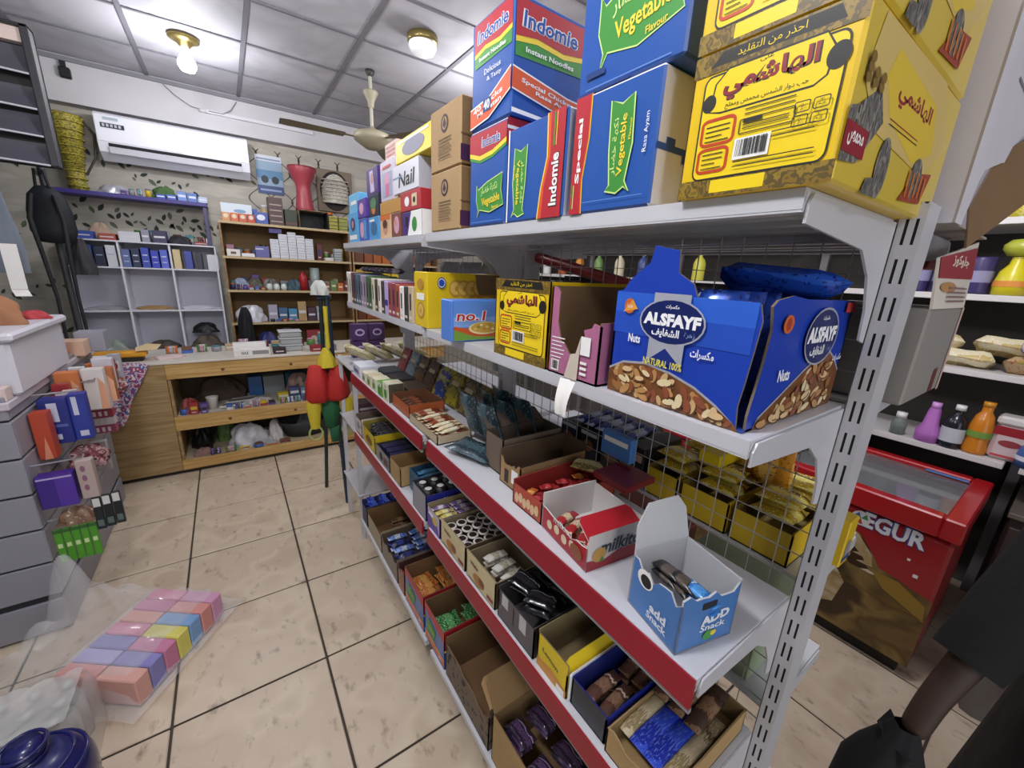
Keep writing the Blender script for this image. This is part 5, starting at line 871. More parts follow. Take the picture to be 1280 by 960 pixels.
for i, c in enumerate(('5a6a9a', '2f3550', '3f4fae', '3a46b8', '5a69c9')): simple('book', ['pale blue book in the top middle pigeonhole', 'black folder in the top middle pigeonhole', 'blue folder in the top middle pigeonhole', 'bright blue folder in the top middle pigeonhole', 'light blue folder at right of the top middle pigeonhole'][i], 'book', -.68 + .06 * i, -.63 + .06 * i, 4.62, 4.76, Cz(2), .14 + .01 * (i % 3), P(c, .5), None, [('r', P('c6cbe0', .5), .2, .6, .8, .66), ('r', P('c6cbe0', .5), .2, .3, .8, .34)])
for i, (c, w_) in enumerate((('cdb98f', .05), ('454ea0', .05), ('3a3b46', .04), ('c9cbd4', .08))): simple('book', ['cream book in the top right pigeonhole', 'violet blue book in the top right pigeonhole', 'dark grey book in top right pigeonhole', 'white booklet facing front in the top right pigeonhole'][i], 'book', -.355 + .078 * i, -.355 + .078 * i + w_, 4.62, 4.76, Cz(2), .16 - .01 * i, P(c, .5))
for i, (x, c) in enumerate(((-.9, '8d8a8e'), (-.6, '9a7a52'), (-.3, 'b9b9c2'))): crumple('paper_stack', ('grey papers in the middle left pigeonhole', 'brown papers lying in the middle pigeonhole', 'white papers in the middle right pigeonhole')[i], 'papers', (x + .06, 4.7, Cz(1)), .13, .06, .03, P(c, .7), 30 + i)
crumple('black_bag', 'black bag lying in lower right pigeonhole', 'bag', (-.21, 4.72, Cz(0) + .125), .09, .05, .09, P('16171c', .5), 33); crumple('brown_bag', 'dark brown bag spread across the lower right pigeonholes', 'bag', (-.21, 4.7, Cz(0)), .11, .065, .1, P('4d4236', .6), 34); crumple('green_folder', 'grey green plastic sleeve lying in the lower left pigeonhole', 'sleeve', (-.86, 4.7, Cz(0)), .105, .065, .09, P('8f998f', .4), 35); crumple('brown_bag', 'dark strap and bag in the lower middle pigeonhole', 'bag', (-.53, 4.7, Cz(0)), .105, .065, .07, P('3f3830', .6), 36)
# things on top of the pigeonhole shelf
z9 = .771 + .9065
for i, (x, dx, h, c, l) in enumerate([(-.99, .16, .06, '3d4fa0', 'blue packet stack on pigeonhole shelf top at left'), (-.8, .1, .05, 'a04a3a', 'red and brown boxes on the pigeonhole shelf top'), (-.68, .13, .075, 'c9c9d0', 'white block of papers on the pigeonhole shelf top'), (-.54, .05, .1, '8f8fa0', 'grey stack of small packs on the pigeonhole shelf top'), (-.47, .09, .1, '3f3a5a', 'dark violet box on the pigeonhole shelf top'), (-.2, .12, .03, '8a3f3a', 'flat red box on pigeonhole shelf top at right'), (-.11, .03, .06, 'd9d9d9', 'small white carton at the right of pigeonhole shelf top')]): simple('small_box', l, 'box', x, x + dx, 4.66, 4.78, z9, h, P(c, .5), None, [('r', P('d0cfd4', .5), .1, .4, .9, .55)])
crumple('black_cloth', 'black folded cloth on the pigeonhole shelf top', 'cloth', (-.30, 4.72, z9), .08, .05, .07, P('26252c', .7), 40); crumple('beige_pouch', 'beige pouch on pigeonhole shelf top behind red boxes', 'pouch', (-.80, 4.79, z9), .07, .03, .13, P('b39a84', .7), 41)
# purple shelf with its post
PU = P('3f357f', .45); t = thing('purple_shelf', 'narrow purple wall shelf under the air conditioner with a post at right', 'shelf', (-.52, 4.74, 2.015))
mb = MB(); mb.cbox(-.46, -.12, -.015, .455, .13, .015, .002); mb.build('board', PU, t); mb = MB(); mb.cbox(.42, -.1, -.335, .45, -.06, -.016, .002); mb.build('post', P('4a4468', .5), t)
z2 = 2.031
for i in range(5): simple('blue_box', ['small blue box at the left of the blue boxes on purple shelf', 'blue and white box on the purple shelf', 'light blue box standing on the purple shelf', 'blue and white box near right end of the purple shelf', 'white-blue packet at right end of the purple shelf'][i], 'box', -.40 + .07 * i, -.34 + .07 * i, 4.66, 4.76, z2, (.035, .04, .075, .07, .05)[i], P(('3f55b0', '4a64bc', '6f8fcf', '5a78c0', 'b9c4dc')[i], .45), None, [('r', P('d6dcea', .5), .1, .4, .9, .65)])
crumple('silver_pack', 'silvery plastic pack on the purple shelf', 'pack', (-.66, 4.72, z2), .09, .05, .07, P('b9bac2', .25, .3), 44); crumple('plant', 'small green artificial plant on the purple shelf', 'plant', (-.36, 4.81, z2), .08, .04, .11, P('4a6a3a', .7), 45, .5)
# woven vase
t = thing('wicker_vase', 'tall yellow-green wicker vase at left end of the purple shelf', 'vase', (-.86, 4.73, z2)); WK = BL(('8a7f2a', 'b9ab3f', '5f581f', 'a3973a'), 60, .6, 0, (1, 1, 3))
prof = [(.055, 0), (.05, .05), (.055, .2), (.075, .36), (.1, .5), (.105, .52)]
mb = MB(); mb.lathe([(.001, 0.002)] + prof + [(.092, .5), (.045, .06), (.001, .05)], 24, fold=.02, nf=12); mb.build('body', WK, t)
for k in range(9): z = .03 + .055 * k; r = .055 + .05 * max(0, (z - .15) / .37) + .003; mb = MB(); mb.tube([(r * math.cos(2 * PI * q / 20), r * math.sin(2 * PI * q / 20), z) for q in range(21)], .006, 6, cap=False); mb.build('woven_band', WK, t)
mb = MB(); mb.tube([(.1, 0, .5), (.15, 0, .42), (.13, 0, .25), (.06, 0, .12)], .008, 8); mb.build('handle', P('33302a', .6), t)
# black backpack and coat hanging on a rod at the far left
t = thing('hanging_backpack', 'black backpack hanging from dark post left of the pigeonhole shelf', 'backpack', (-.91, 4.09, 1.62)); mb = MB()
mb.lathe([(.001, 0), (.085, .01), (.11, .08), (.105, .2), (.085, .3), (.04, .355), (.001, .36)], 20, sy=.6, fold=.04, nf=5); mb.build('bag_body', P('14171f', .7, bump=.2), t); mb = MB(); mb.tube([(-.03, -.02, .35), (-.02, -.03, .45), (.02, -.03, .45), (.03, -.02, .35)], .008, 8); mb.build('top_strap', P('1a1b20', .7), t)
for s in (-1, 1): mb = MB(); mb.tube([(.05 * s, -.06, .3), (.075 * s, -.085, .15), (.06 * s, -.07, -.1), (.05 * s, -.05, -.35), (.055 * s, -.05, -.68)], [.012, .014, .012, .01, .01], 8); mb.build('shoulder_strap', P('1d1d20', .7), t)
crumple('black_pouch', 'small dark grey pouch hanging beside the black backpack', 'pouch', (-.815, 4.15, 1.42), .055, .04, .24, P('2c2a2e', .7), 50)
t = thing('coat_stand', 'dark grey metal post at the left carrying the black backpack', 'post', (-.93, 4.22, 0)); mb = MB(); mb.tube([(0, 0, .02), (0, 0, 2.3)], .02, 10); mb.build('pole', P('3a3a3c', .5), t); mb = MB(); mb.lathe([(.001, 0), (.07, 0), (.065, .02), (.03, .03), (.001, .03)], 20); mb.build('foot', P('2e2e30', .5), t); mb = MB(); mb.tube([(0, 0, 2.08), (.02, -.1, 2.06), (.02, -.13, 2.1)], .008, 8); mb.build('hook', P('3a3a3c', .5), t)
mb = MB(); mb.lathe([(.001, 0), (.036, 0), (.042, .1), (.044, .105), (.038, .1), (.033, .01), (.001, .008)], 18); t = thing('red_mug', 'red mug on the white desk left of the pigeonhole shelf', 'mug', (-1.05, 4.55, .771)); mb.build('body', P('a31c24', .35), t); mb = MB(); mb.tube([(.04, 0, .08), (.068, 0, .07), (.066, 0, .035), (.037, 0, .03)], .006, 8); mb.build('handle', P('a31c24', .35), t)
STR = BL(('8f9fc0', 'd9dce6', '5a6a96', 'e6e6ea'), 20, .5, 0, (1, 6, 1))
for i in range(3): simple('magazine', ['blue striped magazine at the top of the pile on white desk', 'blue and white magazine in the pile on the white desk', 'white magazine at the bottom of the desk pile'][2 - i], 'magazine', -1.38 + .03 * i, -1.12 + .02 * i, 4.36, 4.55, .771 + .014 * i, .012, STR if i else P('d6d6da', .5), rz=.15 * i)
# ================================================================ WOODEN WALL SHELVES (back right)
SHW = WOOD('8f6f48', '7a5a38'); EDG = P('b9a27a', .55)
def wall_shelf(x0, x1, lab, zs_):
    t = thing('wooden_shelf', lab, 'shelf', (x0, 4.52, .0)); w_ = x1 - x0
    for xx in (0, w_ - .018): mb = MB(); mb.cbox(xx, 0, .02, xx + .018, .34, zs_[-1], .001); mb.build('side_board', SHW, t)
    mb = MB(); mb.box(0, .335, .02, w_, .345, zs_[-1]); mb.build('back_board', P('7d6038', .7, var=.1), t)
    for z in zs_:
        mb = MB(); mb.cbox(.0185, .004, z - .018, w_ - .0185, .334, z, .001); s = mb.build('shelf_board', SHW, t); mb = MB(); mb.box(.0, -.004, z - .019, w_, .0035, z + .001); mb.build('edge_strip', EDG, s)
    return t
WS = [.72, 1.005, 1.305, 1.6, 1.895]
wall_shelf(-.005, 1.085, 'tall brown wooden wall shelf beside the white pigeonhole shelf', [.3] + WS); wall_shelf(1.1, 2.05, 'second wooden wall shelf in the back corner filled with orange packets', [.3] + WS)
def row(z, y, items, grp=None, cat='box'):
    for (nm, lab, x, dx, dy, h, c, its) in items: simple(nm, lab, cat, x, x + dx, y, y + dy, z + .0015, h, P(c, .45), None, its, grp)
O = P('c9622a', .4); CRE = P('d9cbb0', .5); BLU = P('3a4f9a', .4)
row(1.895, 4.56, [('white_blue_box', 'white box with pale blue print leaning over orange packs on the wooden shelf', .03, .23, .1, .15, 'c6d2dc', [('r', P('8fb0c9', .4), .1, .15, .8, .4), ('e', P('6f93b5', .4), .6, .6, .2, .1)]), ('blue_box', 'blue and white box right of the pale one on the wooden shelf top', .27, .11, .1, .1, '44589f', [('e', P('d6dcea', .5), .5, .55, .3, .25)]), ('brown_box', 'dark brown stack of wrapped boxes on the wooden shelf top', .39, .12, .1, .24, '4f3a3a', [('r', P('a58f86', .5), .1, .12 + .2 * k, .9, .16 + .2 * k) for k in range(4)]), ('green_box', 'dark green-brown box left of the red vase base', .52, .1, .1, .15, '343a2c', [('r', P('5f4038', .5), 0, .1, 1, .25)])])
for i in range(4): simple('orange_pack', 'small orange and cream pack in a row before the pale box on the wooden shelf', 'pack', .03 + .062 * i, .088 + .062 * i, 4.525, 4.555, 1.8965, .07, P(('c98a5a', 'c9622a', 'c25a3a', 'b8442f')[i], .4), None, [('e', CRE, .5, .6, .3, .25)], 'orange packs')
for i in range(4): simple('yellow_tin', 'flat yellow-green tin in the stack right of the cardboard stand', 'tin', .90, .98, 4.53, 4.62, 1.8965 + .033 * i, .031, P('a8a43f', .45), None, [('r', P('2c2c20', .5), 0, .35, 1, .6)], 'yellow tins'); simple('yellow_tin', 'flat yellow-green tin in the second stack by the toys', 'tin', .99, 1.07, 4.53, 4.62, 1.8965 + .033 * i, .031, P('9fa046', .45), None, [('r', P('2c2c20', .5), 0, .35, 1, .6)], 'yellow tins')
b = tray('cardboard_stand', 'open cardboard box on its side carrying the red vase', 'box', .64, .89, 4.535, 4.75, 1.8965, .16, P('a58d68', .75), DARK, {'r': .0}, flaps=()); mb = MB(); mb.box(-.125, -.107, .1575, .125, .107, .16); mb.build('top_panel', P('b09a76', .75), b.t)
t = thing('red_vase', 'tall dull red vase with a wide funnel mouth on the cardboard box', 'vase', (.66 + .05, 4.64, 2.0585)); mb = MB(); mb.lathe([(.001, 0), (.085, .0), (.08, .02), (.068, .12), (.062, .2), (.07, .24), (.105, .31), (.125, .37), (.123, .38), (.1, .33), (.05, .24), (.001, .22)], 28); mb.build('body', P('a3414c', .4), t); mb = MB(); mb.lathe([(.119, .366), (.127, .372), (.124, .384), (.115, .382)], 28); mb.build('rim', P('8a2f3a', .4), t)
# second row: cigarette-like white cartons
for i in range(3):
    n = (7, 8, 9)[i]
for c in range(5):
    n = (7, 9, 10, 9, 8)[c]
    for k in range(n): simple('white_pack', 'flat white packet in the neat stack on the second wooden shelf', 'packet', .375 + .074 * c, .445 + .074 * c, 4.55, 4.62, 1.6015 + .0245 * k, .023, P('d6d6dc', .4), None, [('r', P('9aa0b0', .5), .1, .35, .9, .55)], 'white packets in a stack')
row(1.6, 4.55, [('white_box', 'small white box with a brown mark at the left of second wooden shelf', .03, .1, .08, .06, 'd9d4cf', [('r', P('6a4a3a', .5), .3, .3, .7, .65)]), ('white_box', 'long white box lying left of the violet cloth on the wooden shelf', .14, .1, .07, .03, 'dcdadc', None), ('violet_box', 'violet box right of the small white boxes on the wooden shelf', .25, .11, .08, .1, '5f5f9a', [('r', P('c9c9dc', .5), .0, .7, .6, .8)])])
simple('violet_box', 'violet and black carton on top of white packet stack', 'box', .375, .48, 4.56, 4.62, 1.6015 + .0245 * 9.2, .04, P('5a5090', .45)); simple('grey_pack', 'grey striped stack of packs at right of the second wooden shelf', 'pack', .93, 1.0, 4.54, 4.62, 1.6015, .12, P('a3a8aa', .45), None, [('r', P('5f6668', .5), .05, .1 + .2 * k, .95, .16 + .2 * k) for k in range(4)]); simple('white_pack', 'low white tray left of the grey striped packs', 'pack', .84, .92, 4.54, 4.62, 1.6015, .03, P('d0ccc8', .45))
# third row
for i, (x, c, l) in enumerate(((.06, '8a93a8', 'grey-blue plastic bag at the left of the third wooden shelf'), (.17, '55503f', 'olive bundle on the third wooden shelf'), (.3, '6d6a66', 'dark grey bundle on the third wooden shelf'), (.5, '3a5460', 'dark teal bundle on the third wooden shelf'))): crumple('bundle', l, 'bundle', (x + .05, 4.62, 1.3065), .07, .06, .1, P(c, .6, var=.3, vscale=40), 60 + i)
for i in range(3): mb = MB(); mb.lathe([(.001, 0), (.025, 0), (.027, .03), (.02, .055), (.012, .06), (.001, .06)], 12); tag(mb.build('white_lid_jar', P('c9d0c6', .4), None, (.33 + .06 * i, 4.55, 1.3065)), 'small white-lidded jar in the middle of the third wooden shelf', 'jar', 'white-lidded jars')
mb = MB(); mb.lathe([(.001, 0), (.04, 0), (.04, .12), (.03, .15), (.018, .16), (.018, .18), (.001, .18)], 16); tag(mb.build('red_bottle', P('9c2226', .35), None, (.63, 4.6, 1.3065)), 'red bottle on the third wooden shelf', 'bottle'); mb = MB(); mb.lathe([(.001, 0), (.045, 0), (.045, .22), (.001, .22)], 16); tag(mb.build('clear_jar', P('8f9a98', .15), None, (.74, 4.6, 1.3065)), 'tall clear grey jar right of the red bottle on the wooden shelf', 'jar')
for i in range(4): simple('small_pack', ['brown pack at right of the clear jar', 'green-topped pack right of the clear jar', 'orange pack at the right end of third wooden shelf', 'maroon pack behind others at the right end of third wooden shelf'][i], 'pack', .81 + .065 * i, .87 + .065 * i, 4.55, 4.62, 1.3065, .08 + .02 * (i % 2), P(('7a5a48', '5f7a4a', 'b0602f', '6a2f34')[i], .45), None, [('r', CRE, .2, .4, .8, .6)])
# fourth row
crumple('white_plastic_bag', 'white transparent plastic bag with black print on the fourth wooden shelf', 'bag', (.16, 4.62, 1.0065), .12, .08, .15, P('d3d3da', .3, var=.15, vscale=25), 70, .3)
for i in range(6): simple('jar_box', ['pale violet carton on the fourth wooden shelf', 'grey-blue box on the fourth wooden shelf', 'teal box on the fourth wooden shelf', 'tan wooden box on the fourth wooden shelf', 'dark plum box on the fourth wooden shelf', 'grey striped stack at the right of the fourth wooden shelf'][i], 'box', .3 + .085 * i, .375 + .085 * i, 4.55, 4.64, 1.0065, (.16, .13, .12, .19, .13, .14)[i], P(('a39aae', '3f5f80', '4a86a8', 'a88a5f', '4a2f40', '9f9fa4')[i], .45), None, [('r', P('c6c9d2', .5), .1, .4, .9, .55)])
# bottom row on the shelf and black clothes
crumple('black_clothes', 'black clothes hanging between the pigeonhole and the wooden shelf', 'clothes', (.1, 4.44, .8), .06, .06, .35, P('15161b', .8), 72); crumple('blue_packet', 'violet blue packet on the lowest wooden shelf', 'packet', (.27, 4.66, .7215), .09, .06, .17, P('3a3f80', .5), 73); crumple('grey_bag', 'grey curved bag on the lowest wooden shelf', 'bag', (.45, 4.66, .7215), .09, .06, .2, P('7f8288', .5), 74)
simple('red_white_box', 'red and white box on the lowest wooden shelf at right', 'box', .62, .75, 4.6, 4.7, .7215, .18, P('a3424a', .45), None, [('e', CRE, .5, .5, .25, .2)])
# corner shelf: coffee packs
ck2 = [box_mesh(.085, .06, .11, [P(c, .4)]) for c in ('6a3a22', 'b8662c', '8a4a26', '4a2a1c', 'a3582a')]; yk = [box_mesh(.085, .06, .11, [P(c, .4)]) for c in ('d0b52a', 'c9a828', '3a2c1c')]
for li, z in enumerate((1.6015, 1.3065, 1.0065)):
    for i in range(9):
        for k in range(2):
            c = (yk if li == 1 else ck2); put('coffee_pack', c[(i * 2 + k) % len(c)], ('orange or brown coffee pack on the corner wooden shelf', 'yellow or brown pack on the middle level of the corner wooden shelf', 'brown pack on the lower level of the corner wooden shelf')[li], 'pack', (1.18 + .095 * i, 4.6, z + .112 * k), (0, 0, 0), ('coffee packs', 'yellow packs', 'brown packs')[li])
for i in range(6): simple('carton_pack', ['pale green', 'white', 'sky blue', 'violet', 'cream', 'grey'][i] + ' carton on the top of the corner wooden shelf', 'carton', 1.14 + .14 * i, 1.26 + .14 * i, 4.55, 4.68, 1.8965, .2 + .03 * (i % 3), P(('9ab08a', 'd0ccd0', '5a9ac0', '5a4a8a', 'c9b898', '8a8a8e')[i], .45))
# poster and framed woven basket on the back wall
t = thing('wall_poster', 'light blue poster with two dark round shapes on the back wall', 'poster', (.46, YB - .006, 2.37)); mb = MB(); mb.box(-.11, -.002, -.17, .11, .003, .17); mb.build('sheet', P('8fa6bd', .5), t)
decal(t, Fr((-.11, -.0025, -.17), (1, 0, 0), (0, 0, 1), .22, .34), [('r', P('d0d3da', .5), 0, .85, 1, 1), ('r', P('7a8fb5', .5), .05, .88, .95, .92), ('r', P('5f8ab0', .5), 0, .4, 1, .62), ('e', P('2a3440', .5), .3, .38, .14, .1), ('e', P('2a3440', .5), .7, .38, .14, .1), ('r', P('3f4f7a', .5), 0, .0, 1, .22), ('r', P('8fa0c9', .5), .1, .08, .9, .13)], 'printed_poster')
t = thing('wall_basket', 'white woven basket in a brown framed arch on the back wall', 'basket', (1.04, YB - .04, 2.3)); mb = MB(); mb.cbox(-.17, .0, -.2, .17, .035, .2, .004); mb.build('frame_board', P('7d6e5d', .6), t)
mb = MB(); mb.prism(ell(0, 0, .145, .19, 24), (0, -.002, -.0), (1, 0, 0), (0, 0, 1), -.003); mb.build('arch_opening', P('2a2420', .8), t)
mb = MB(); mb.grid(lambda i, j: (.13 * math.cos(PI * i) , -.06 * math.sin(PI * i) * (.3 + .7 * math.sin(PI / 2 * (1 - j * .8))) - .004, -.12 + .28 * j * (.35 + .65 * math.sin(PI * i)) ), 18, 10); mb.build('woven_body', BL(('b9b2a4', 'd6d1c6', '9a9284', 'c9c3b6'), 40, .7, 0, (1, 1, 4)), t)
for k in range(7): mb = MB(); mb.tube([(.13 * math.cos(PI * i / 12), -.062 * math.sin(PI * i / 12) - .006, -.11 + .035 * k) for i in range(13)], .006, 6, cap=False); mb.build('woven_band', P('cfcabf', .7), t)
# ================================================================ LEFT SIDE: SLATTED COUNTER, WHITE BOX, HANGING GOODS
SL = P('8e8d97', .45); t = thing('slat_counter', 'grey slatted display counter at the left with hooks for hanging goods', 'counter', (-1.1, 2.8, 0))
mb = MB(); mb.box(-.3, -.585, 0, .36, .6, 1.0); mb.build('core', P('2e2d33', .7), t)
for k in range(7):
    z = .03 + .155 * k - (.0 if k else .02); h = .147 if k < 6 else .09
    mb = MB(); mb.cbox(-.3, -.6, z, .375, -.586, z + h, .004); mb.build('slat', SL, t); mb = MB(); mb.cbox(.361, -.585, z, .375, .6, z + h, .004); mb.build('slat', SL, t)
mb = MB(); mb.cbox(-.32, -.61, 1.0, .385, .61, 1.03, .004); mb.build('top_board', P('c3bcc6', .4), t)
for (y, z) in ((-.55, .75), (-.55, .5), (-.4, 1.0), (-.15, .98), (.1, .98), (-.55, .65), (.3, .98)): mb = MB(); mb.tube([(.37, y, z), (.52, y, z + .005), (.525, y, z + .02)], .004, 6); mb.build('hook', P('b9b9c0', .3, .8), t)
mb = MB(); mb.cbox(-1.4, 2.28, 1.0315, -.70, 2.9, 1.24, .012); mb.cbox(-1.42, 2.26, 1.2405, -.68, 2.92, 1.275, .01); tag(mb.build('white_box', P('cfcdd6', .4)), 'large white box with lid standing on the slatted counter', 'box')
crumple('brown_doll', 'brown and orange soft toy at the left edge on the large white box', 'toy', (-.82, 2.55, 1.276), .1, .07, .12, P('9a6a4a', .8), 80); crumple('red_cloth', 'red cloth lying by the soft toy on the white box', 'cloth', (-.74, 2.75, 1.276), .05, .05, .035, P('b03a40', .7), 81)
simple('paper_pile', 'pile of pink and white papers at the front of slatted counter top', 'papers', -.9, -.72, 2.21, 2.27, 1.031, .05, P('d8c4c0', .6))
for i in range(3): simple('orange_paper', ['orange folded carton on the slatted counter top at back', 'white and orange carton on the slatted counter', 'grey cup-like box on the slatted counter back end'][i], 'carton', -.86 + .06 * i, -.74 + .06 * i, 2.95 + .13 * i, 3.07 + .13 * i, 1.031, .05 + .03 * i, P(('d98a55', 'd9b49a', '9a9aa6')[i], .5))
def hang(name, lab, x, y, z, dx, dy, h, c, its, cat='box', rz=0): return simple(name, lab, cat, x, x + dx, y, y + dy, z, h, P(c, .4), its, its, None, rz)
WB2 = P('c9cbe0', .4)
hang('purple_box', 'deep purple box hanging low on the slatted counter side', -.712, 2.2, .575, .105, .05, .14, '3a1f80', [('p', P('4f2f9a', .4), [(.5, 0), (1, 0), (1, 1), (.5, 1)]), ('r', P('b9a8d8', .5), .03, .9, .97, .95)])
hang('beige_pack', 'beige spotted pack beside the deep purple box', -.60, 2.22, .58, .05, .04, .17, 'b3a09a', [('e', P('8a5a70', .5), .4, .3 + .25 * k, .15, .08) for k in range(3)], 'pack')
for i in range(5): hang('green_sachet', 'bright green sachet in the strip hanging lowest on the slatted counter', -.708 + .026 * i, 2.21, .315, .023, .012, .155, '4f9a2a', [('r', P('c9e0a8', .5), .2, .45, .8, .58), ('r', P('2f5f2a', .5), 0, .9, 1, 1)], 'sachet')['group'] if False else hang('green_sachet', ('first', 'second', 'third', 'fourth', 'fifth')[i] + ' bright green sachet from the left in the lowest hanging strip', -.708 + .026 * i, 2.21, .315, .023, .012, .155, '4f9a2a', [('r', P('c9e0a8', .5), .2, .45, .8, .58), ('r', P('2f5f2a', .5), 0, .9, 1, 1)], 'sachet')
for i in range(3): hang('black_card', ('first', 'second', 'third')[i] + ' black blister card from the left hanging right of the green sachets', -.578 + .031 * i, 2.21, .43 + .005 * i, .028, .015, .15, '1b2024', [('r', P('d0d0ce', .5), .1, .72, .9, .98), ('r', P('5a6a66', .5), .15, .1, .85, .3)], 'card')
crumple('brown_charms', 'bunch of brown small packets above the green sachets', 'packets', (-.63, 2.25, .47), .06, .03, .07, BL(('5a4034', '8a6a55', 'c9b9ac'), 60, .5), 84, .4); crumple('dark_charms', 'bunch of dark red packets under the blue boxes on the slatted counter', 'packets', (-.63, 2.5, .62), .065, .06, .1, BL(('4a2026', '7a3a3f', 'a88a8a', '2d1a1e'), 50, .5), 85, .4)
hang('red_box', 'red-orange tall pack at left of the hanging blue boxes', -.72, 2.33, .74, .05, .06, .2, 'b3432a', [('p', P('d98a6a', .4), [(.3, 0), (.8, 0), (.6, .5)])])
hang('blue_box', 'dark blue tall box with white figure hanging on the slatted counter', -.715, 2.42, .77, .085, .06, .2, '26307f', [('r', WB2, .3, .5, .65, .92), ('r', P('5a66b0', .4), .1, .38, .9, .44), ('r', WB2, .2, .1, .6, .22)])
hang('blue_box', 'narrow blue toothpaste box right of the dark blue tall box', -.63, 2.44, .77, .055, .05, .21, '2c3a94', [('r', WB2, .2, .55, .5, .95), ('r', WB2, .3, .08, .8, .2)]); hang('white_pack', 'white and beige pack between the two hanging blue boxes', -.66, 2.5, .76, .045, .04, .22, 'cfc2be', [('r', P('8a5f5a', .5), .2, .2 + .2 * k, .8, .26 + .2 * k) for k in range(4)], 'pack')
for i, (c, x, y, z, h, l) in enumerate([('c9743f', -.7, 2.62, .86, .18, 'orange box behind the hanging blue boxes'), ('d2cdc9', -.62, 2.66, .84, .2, 'white box with orange edge hanging right of the blue boxes'), ('b06a3f', -.6, 2.72, .86, .17, 'orange-brown box right of the white hanging box'), ('cfcbd2', -.62, 2.86, .88, .17, 'tall white box with pink edge furthest right of the hanging boxes')]): hang('hanging_box', l, x, y, z, .075, .05, h, c, [('p', P('d9a080', .4), [(.6, 0), (1, 0), (1, .6), (.7, .8)]), ('r', P('8f8a8a', .5), .2, .7, .5, .75)])
for i in range(4): simple('striped_pack', ['lowest', 'second', 'third', 'topmost'][i] + ' red and white striped flat pack in the hanging pile left of the floral sheet', 'pack', -.715, -.6, 2.95, 3.0, .62 + .045 * i, .042, P(('a34a6a', 'd2c6ca', 'a33f55', 'd6ccce')[i], .45), None, [('r', P('d9d3d6', .5), .1 + .2 * k, .2, .2 + .2 * k, .8) for k in range(4)])
hang('grey_card', 'pale grey card pack hanging below the striped packs', -.66, 2.7, .5, .06, .03, .16, 'a8a6a4', [('r', P('8f3f45', .5), .1, .75, .6, .95)], 'card')
crumple('pen_bunch', 'bunch of red and white small packs on the counter edge above the striped packs', 'packs', (-.62, 3.1, .82), .06, .07, .1, BL(('8a3a3f', 'd6cfd0', 'b0606a', '5a3a40', 'c98a5a'), 40, .5), 88, .4)
# dark tiered cabinet hanging at top left
t = thing('tiered_cabinet', 'dark grey hanging cabinet of curved tiers with pale rims at the top left', 'cabinet', (-1.1, 3.45, 1.99)); GC = P('57555f', .4)
mb = MB(); mb.box(-.5, -.17, 0, .46, -.15, .61); mb.build('back_panel', DARK, t); mb = MB(); mb.cbox(.43, -.24, 0, .46, -.15, .61, .004); mb.build('side_frame', P('2d2c32', .5), t); mb = MB(); mb.cbox(-.5, -.24, .595, .46, -.15, .61, .003); mb.build('top_frame', P('232228', .5), t)
for k, z in enumerate((0, .13, .25, .4)):
    mb = MB(); hh = .11 if k < 3 else .13; mb.grid(lambda i, j: (-.5 + .93 * i, -.235 + .06 * math.sin(PI * .5 * j) + .0, z + hh * j - .03 * (1 - i) * 0), 12, 8); pn = mb.build('curved_panel', GC, t); mb = MB(); mb.tube([(-.5 + .93 * q / 12, -.237, z + .002 + .012 * math.sin(PI * q / 12)) for q in range(13)], .005, 6); mb.build('pale_rim', P('c9c8d2', .3), pn)
mb = MB(); mb.box(-.5, -.22, .535, .43, -.175, .594); mb.build('pale_panel', P('d8c6bc', .6), t)  # plain pale panel just below the top frame
for xx in (-.4, .35): mb = MB(); mb.tube([(xx, -.19, .61), (xx, -.19, .955)], .008, 8); mb.build('hanger', P('77757c', .4, .6), t)
crumple('grey_cloth', 'grey-blue cloth hanging below the tiered cabinet at the left edge', 'cloth', (-.97, 3.42, 1.45), .075, .05, .5, P('6d7580', .8), 90, .15)
t = thing('white_card', 'white folded card hanging at the left edge under grey cloth', 'card', (-.905, 3.28, 1.33)); mb = MB(); mb.box(-.035, 0, .04, .025, .004, .27); mb.build('card_sheet', PAPER, t); mb = MB(); mb.prism([(-.035, 0), (.025, 0), (.045, .05), (-.015, .05)], (0, 0, .038), (1, 0, 0), (.0, -.8, -.6), .003); mb.build('folded_end', PAPER, t)
# ================================================================ CLOTH ON THE BLUE STAND
t = thing('pole_stand', 'dark blue metal stand with two legs at the end of the shelving', 'stand', (.5, 2.62, 0)); ST = P('1f3347', .45)
mb = MB(); mb.tube([(.012, 0, .0), (-.01, 0, .7), (-.02, 0, 1.3), (-.03, 0, 1.42)], .014, 10); mb.build('pole', ST, t); mb = MB(); mb.tube([(-.07, .28, 0), (-.06, .1, .7), (-.055, .02, 1.38)], .012, 10); mb.build('back_leg', P('22302c', .5), t); mb = MB(); mb.tube([(-.075, -.0, 1.38), (.0, 0, 1.39)], .012, 8); mb.build('top_bar', ST, t)
crumple('pale_knot', 'pale cloth knot at the top of the dark blue stand', 'cloth', (.44, 2.6, 1.4), .045, .04, .08, P('b3b5b0', .7), 95)
t = thing('hanging_cloth', 'red, yellow and green cloth bundle with round loops hanging on the stand', 'cloth', (.41, 2.52, .62), rot=(0, 0, 0)); CY = P('c9b52a', .75, bump=.3, bscale=90); CRD = P('b3231f', .75, bump=.3, bscale=90); CG = P('1f5f3a', .75, bump=.3, bscale=90)
mb = MB(); mb.lathe([(.013, .48), (.01, .6), (.012, .72)], 16, (.035, 0, 0), 0, fold=.1, nf=5); mb.lathe([(.05, .37), (.04, .42), (.014, .48)], 18, (.02, 0, 0), 0, fold=.12, nf=6); mb.build('yellow_top', CY, t)
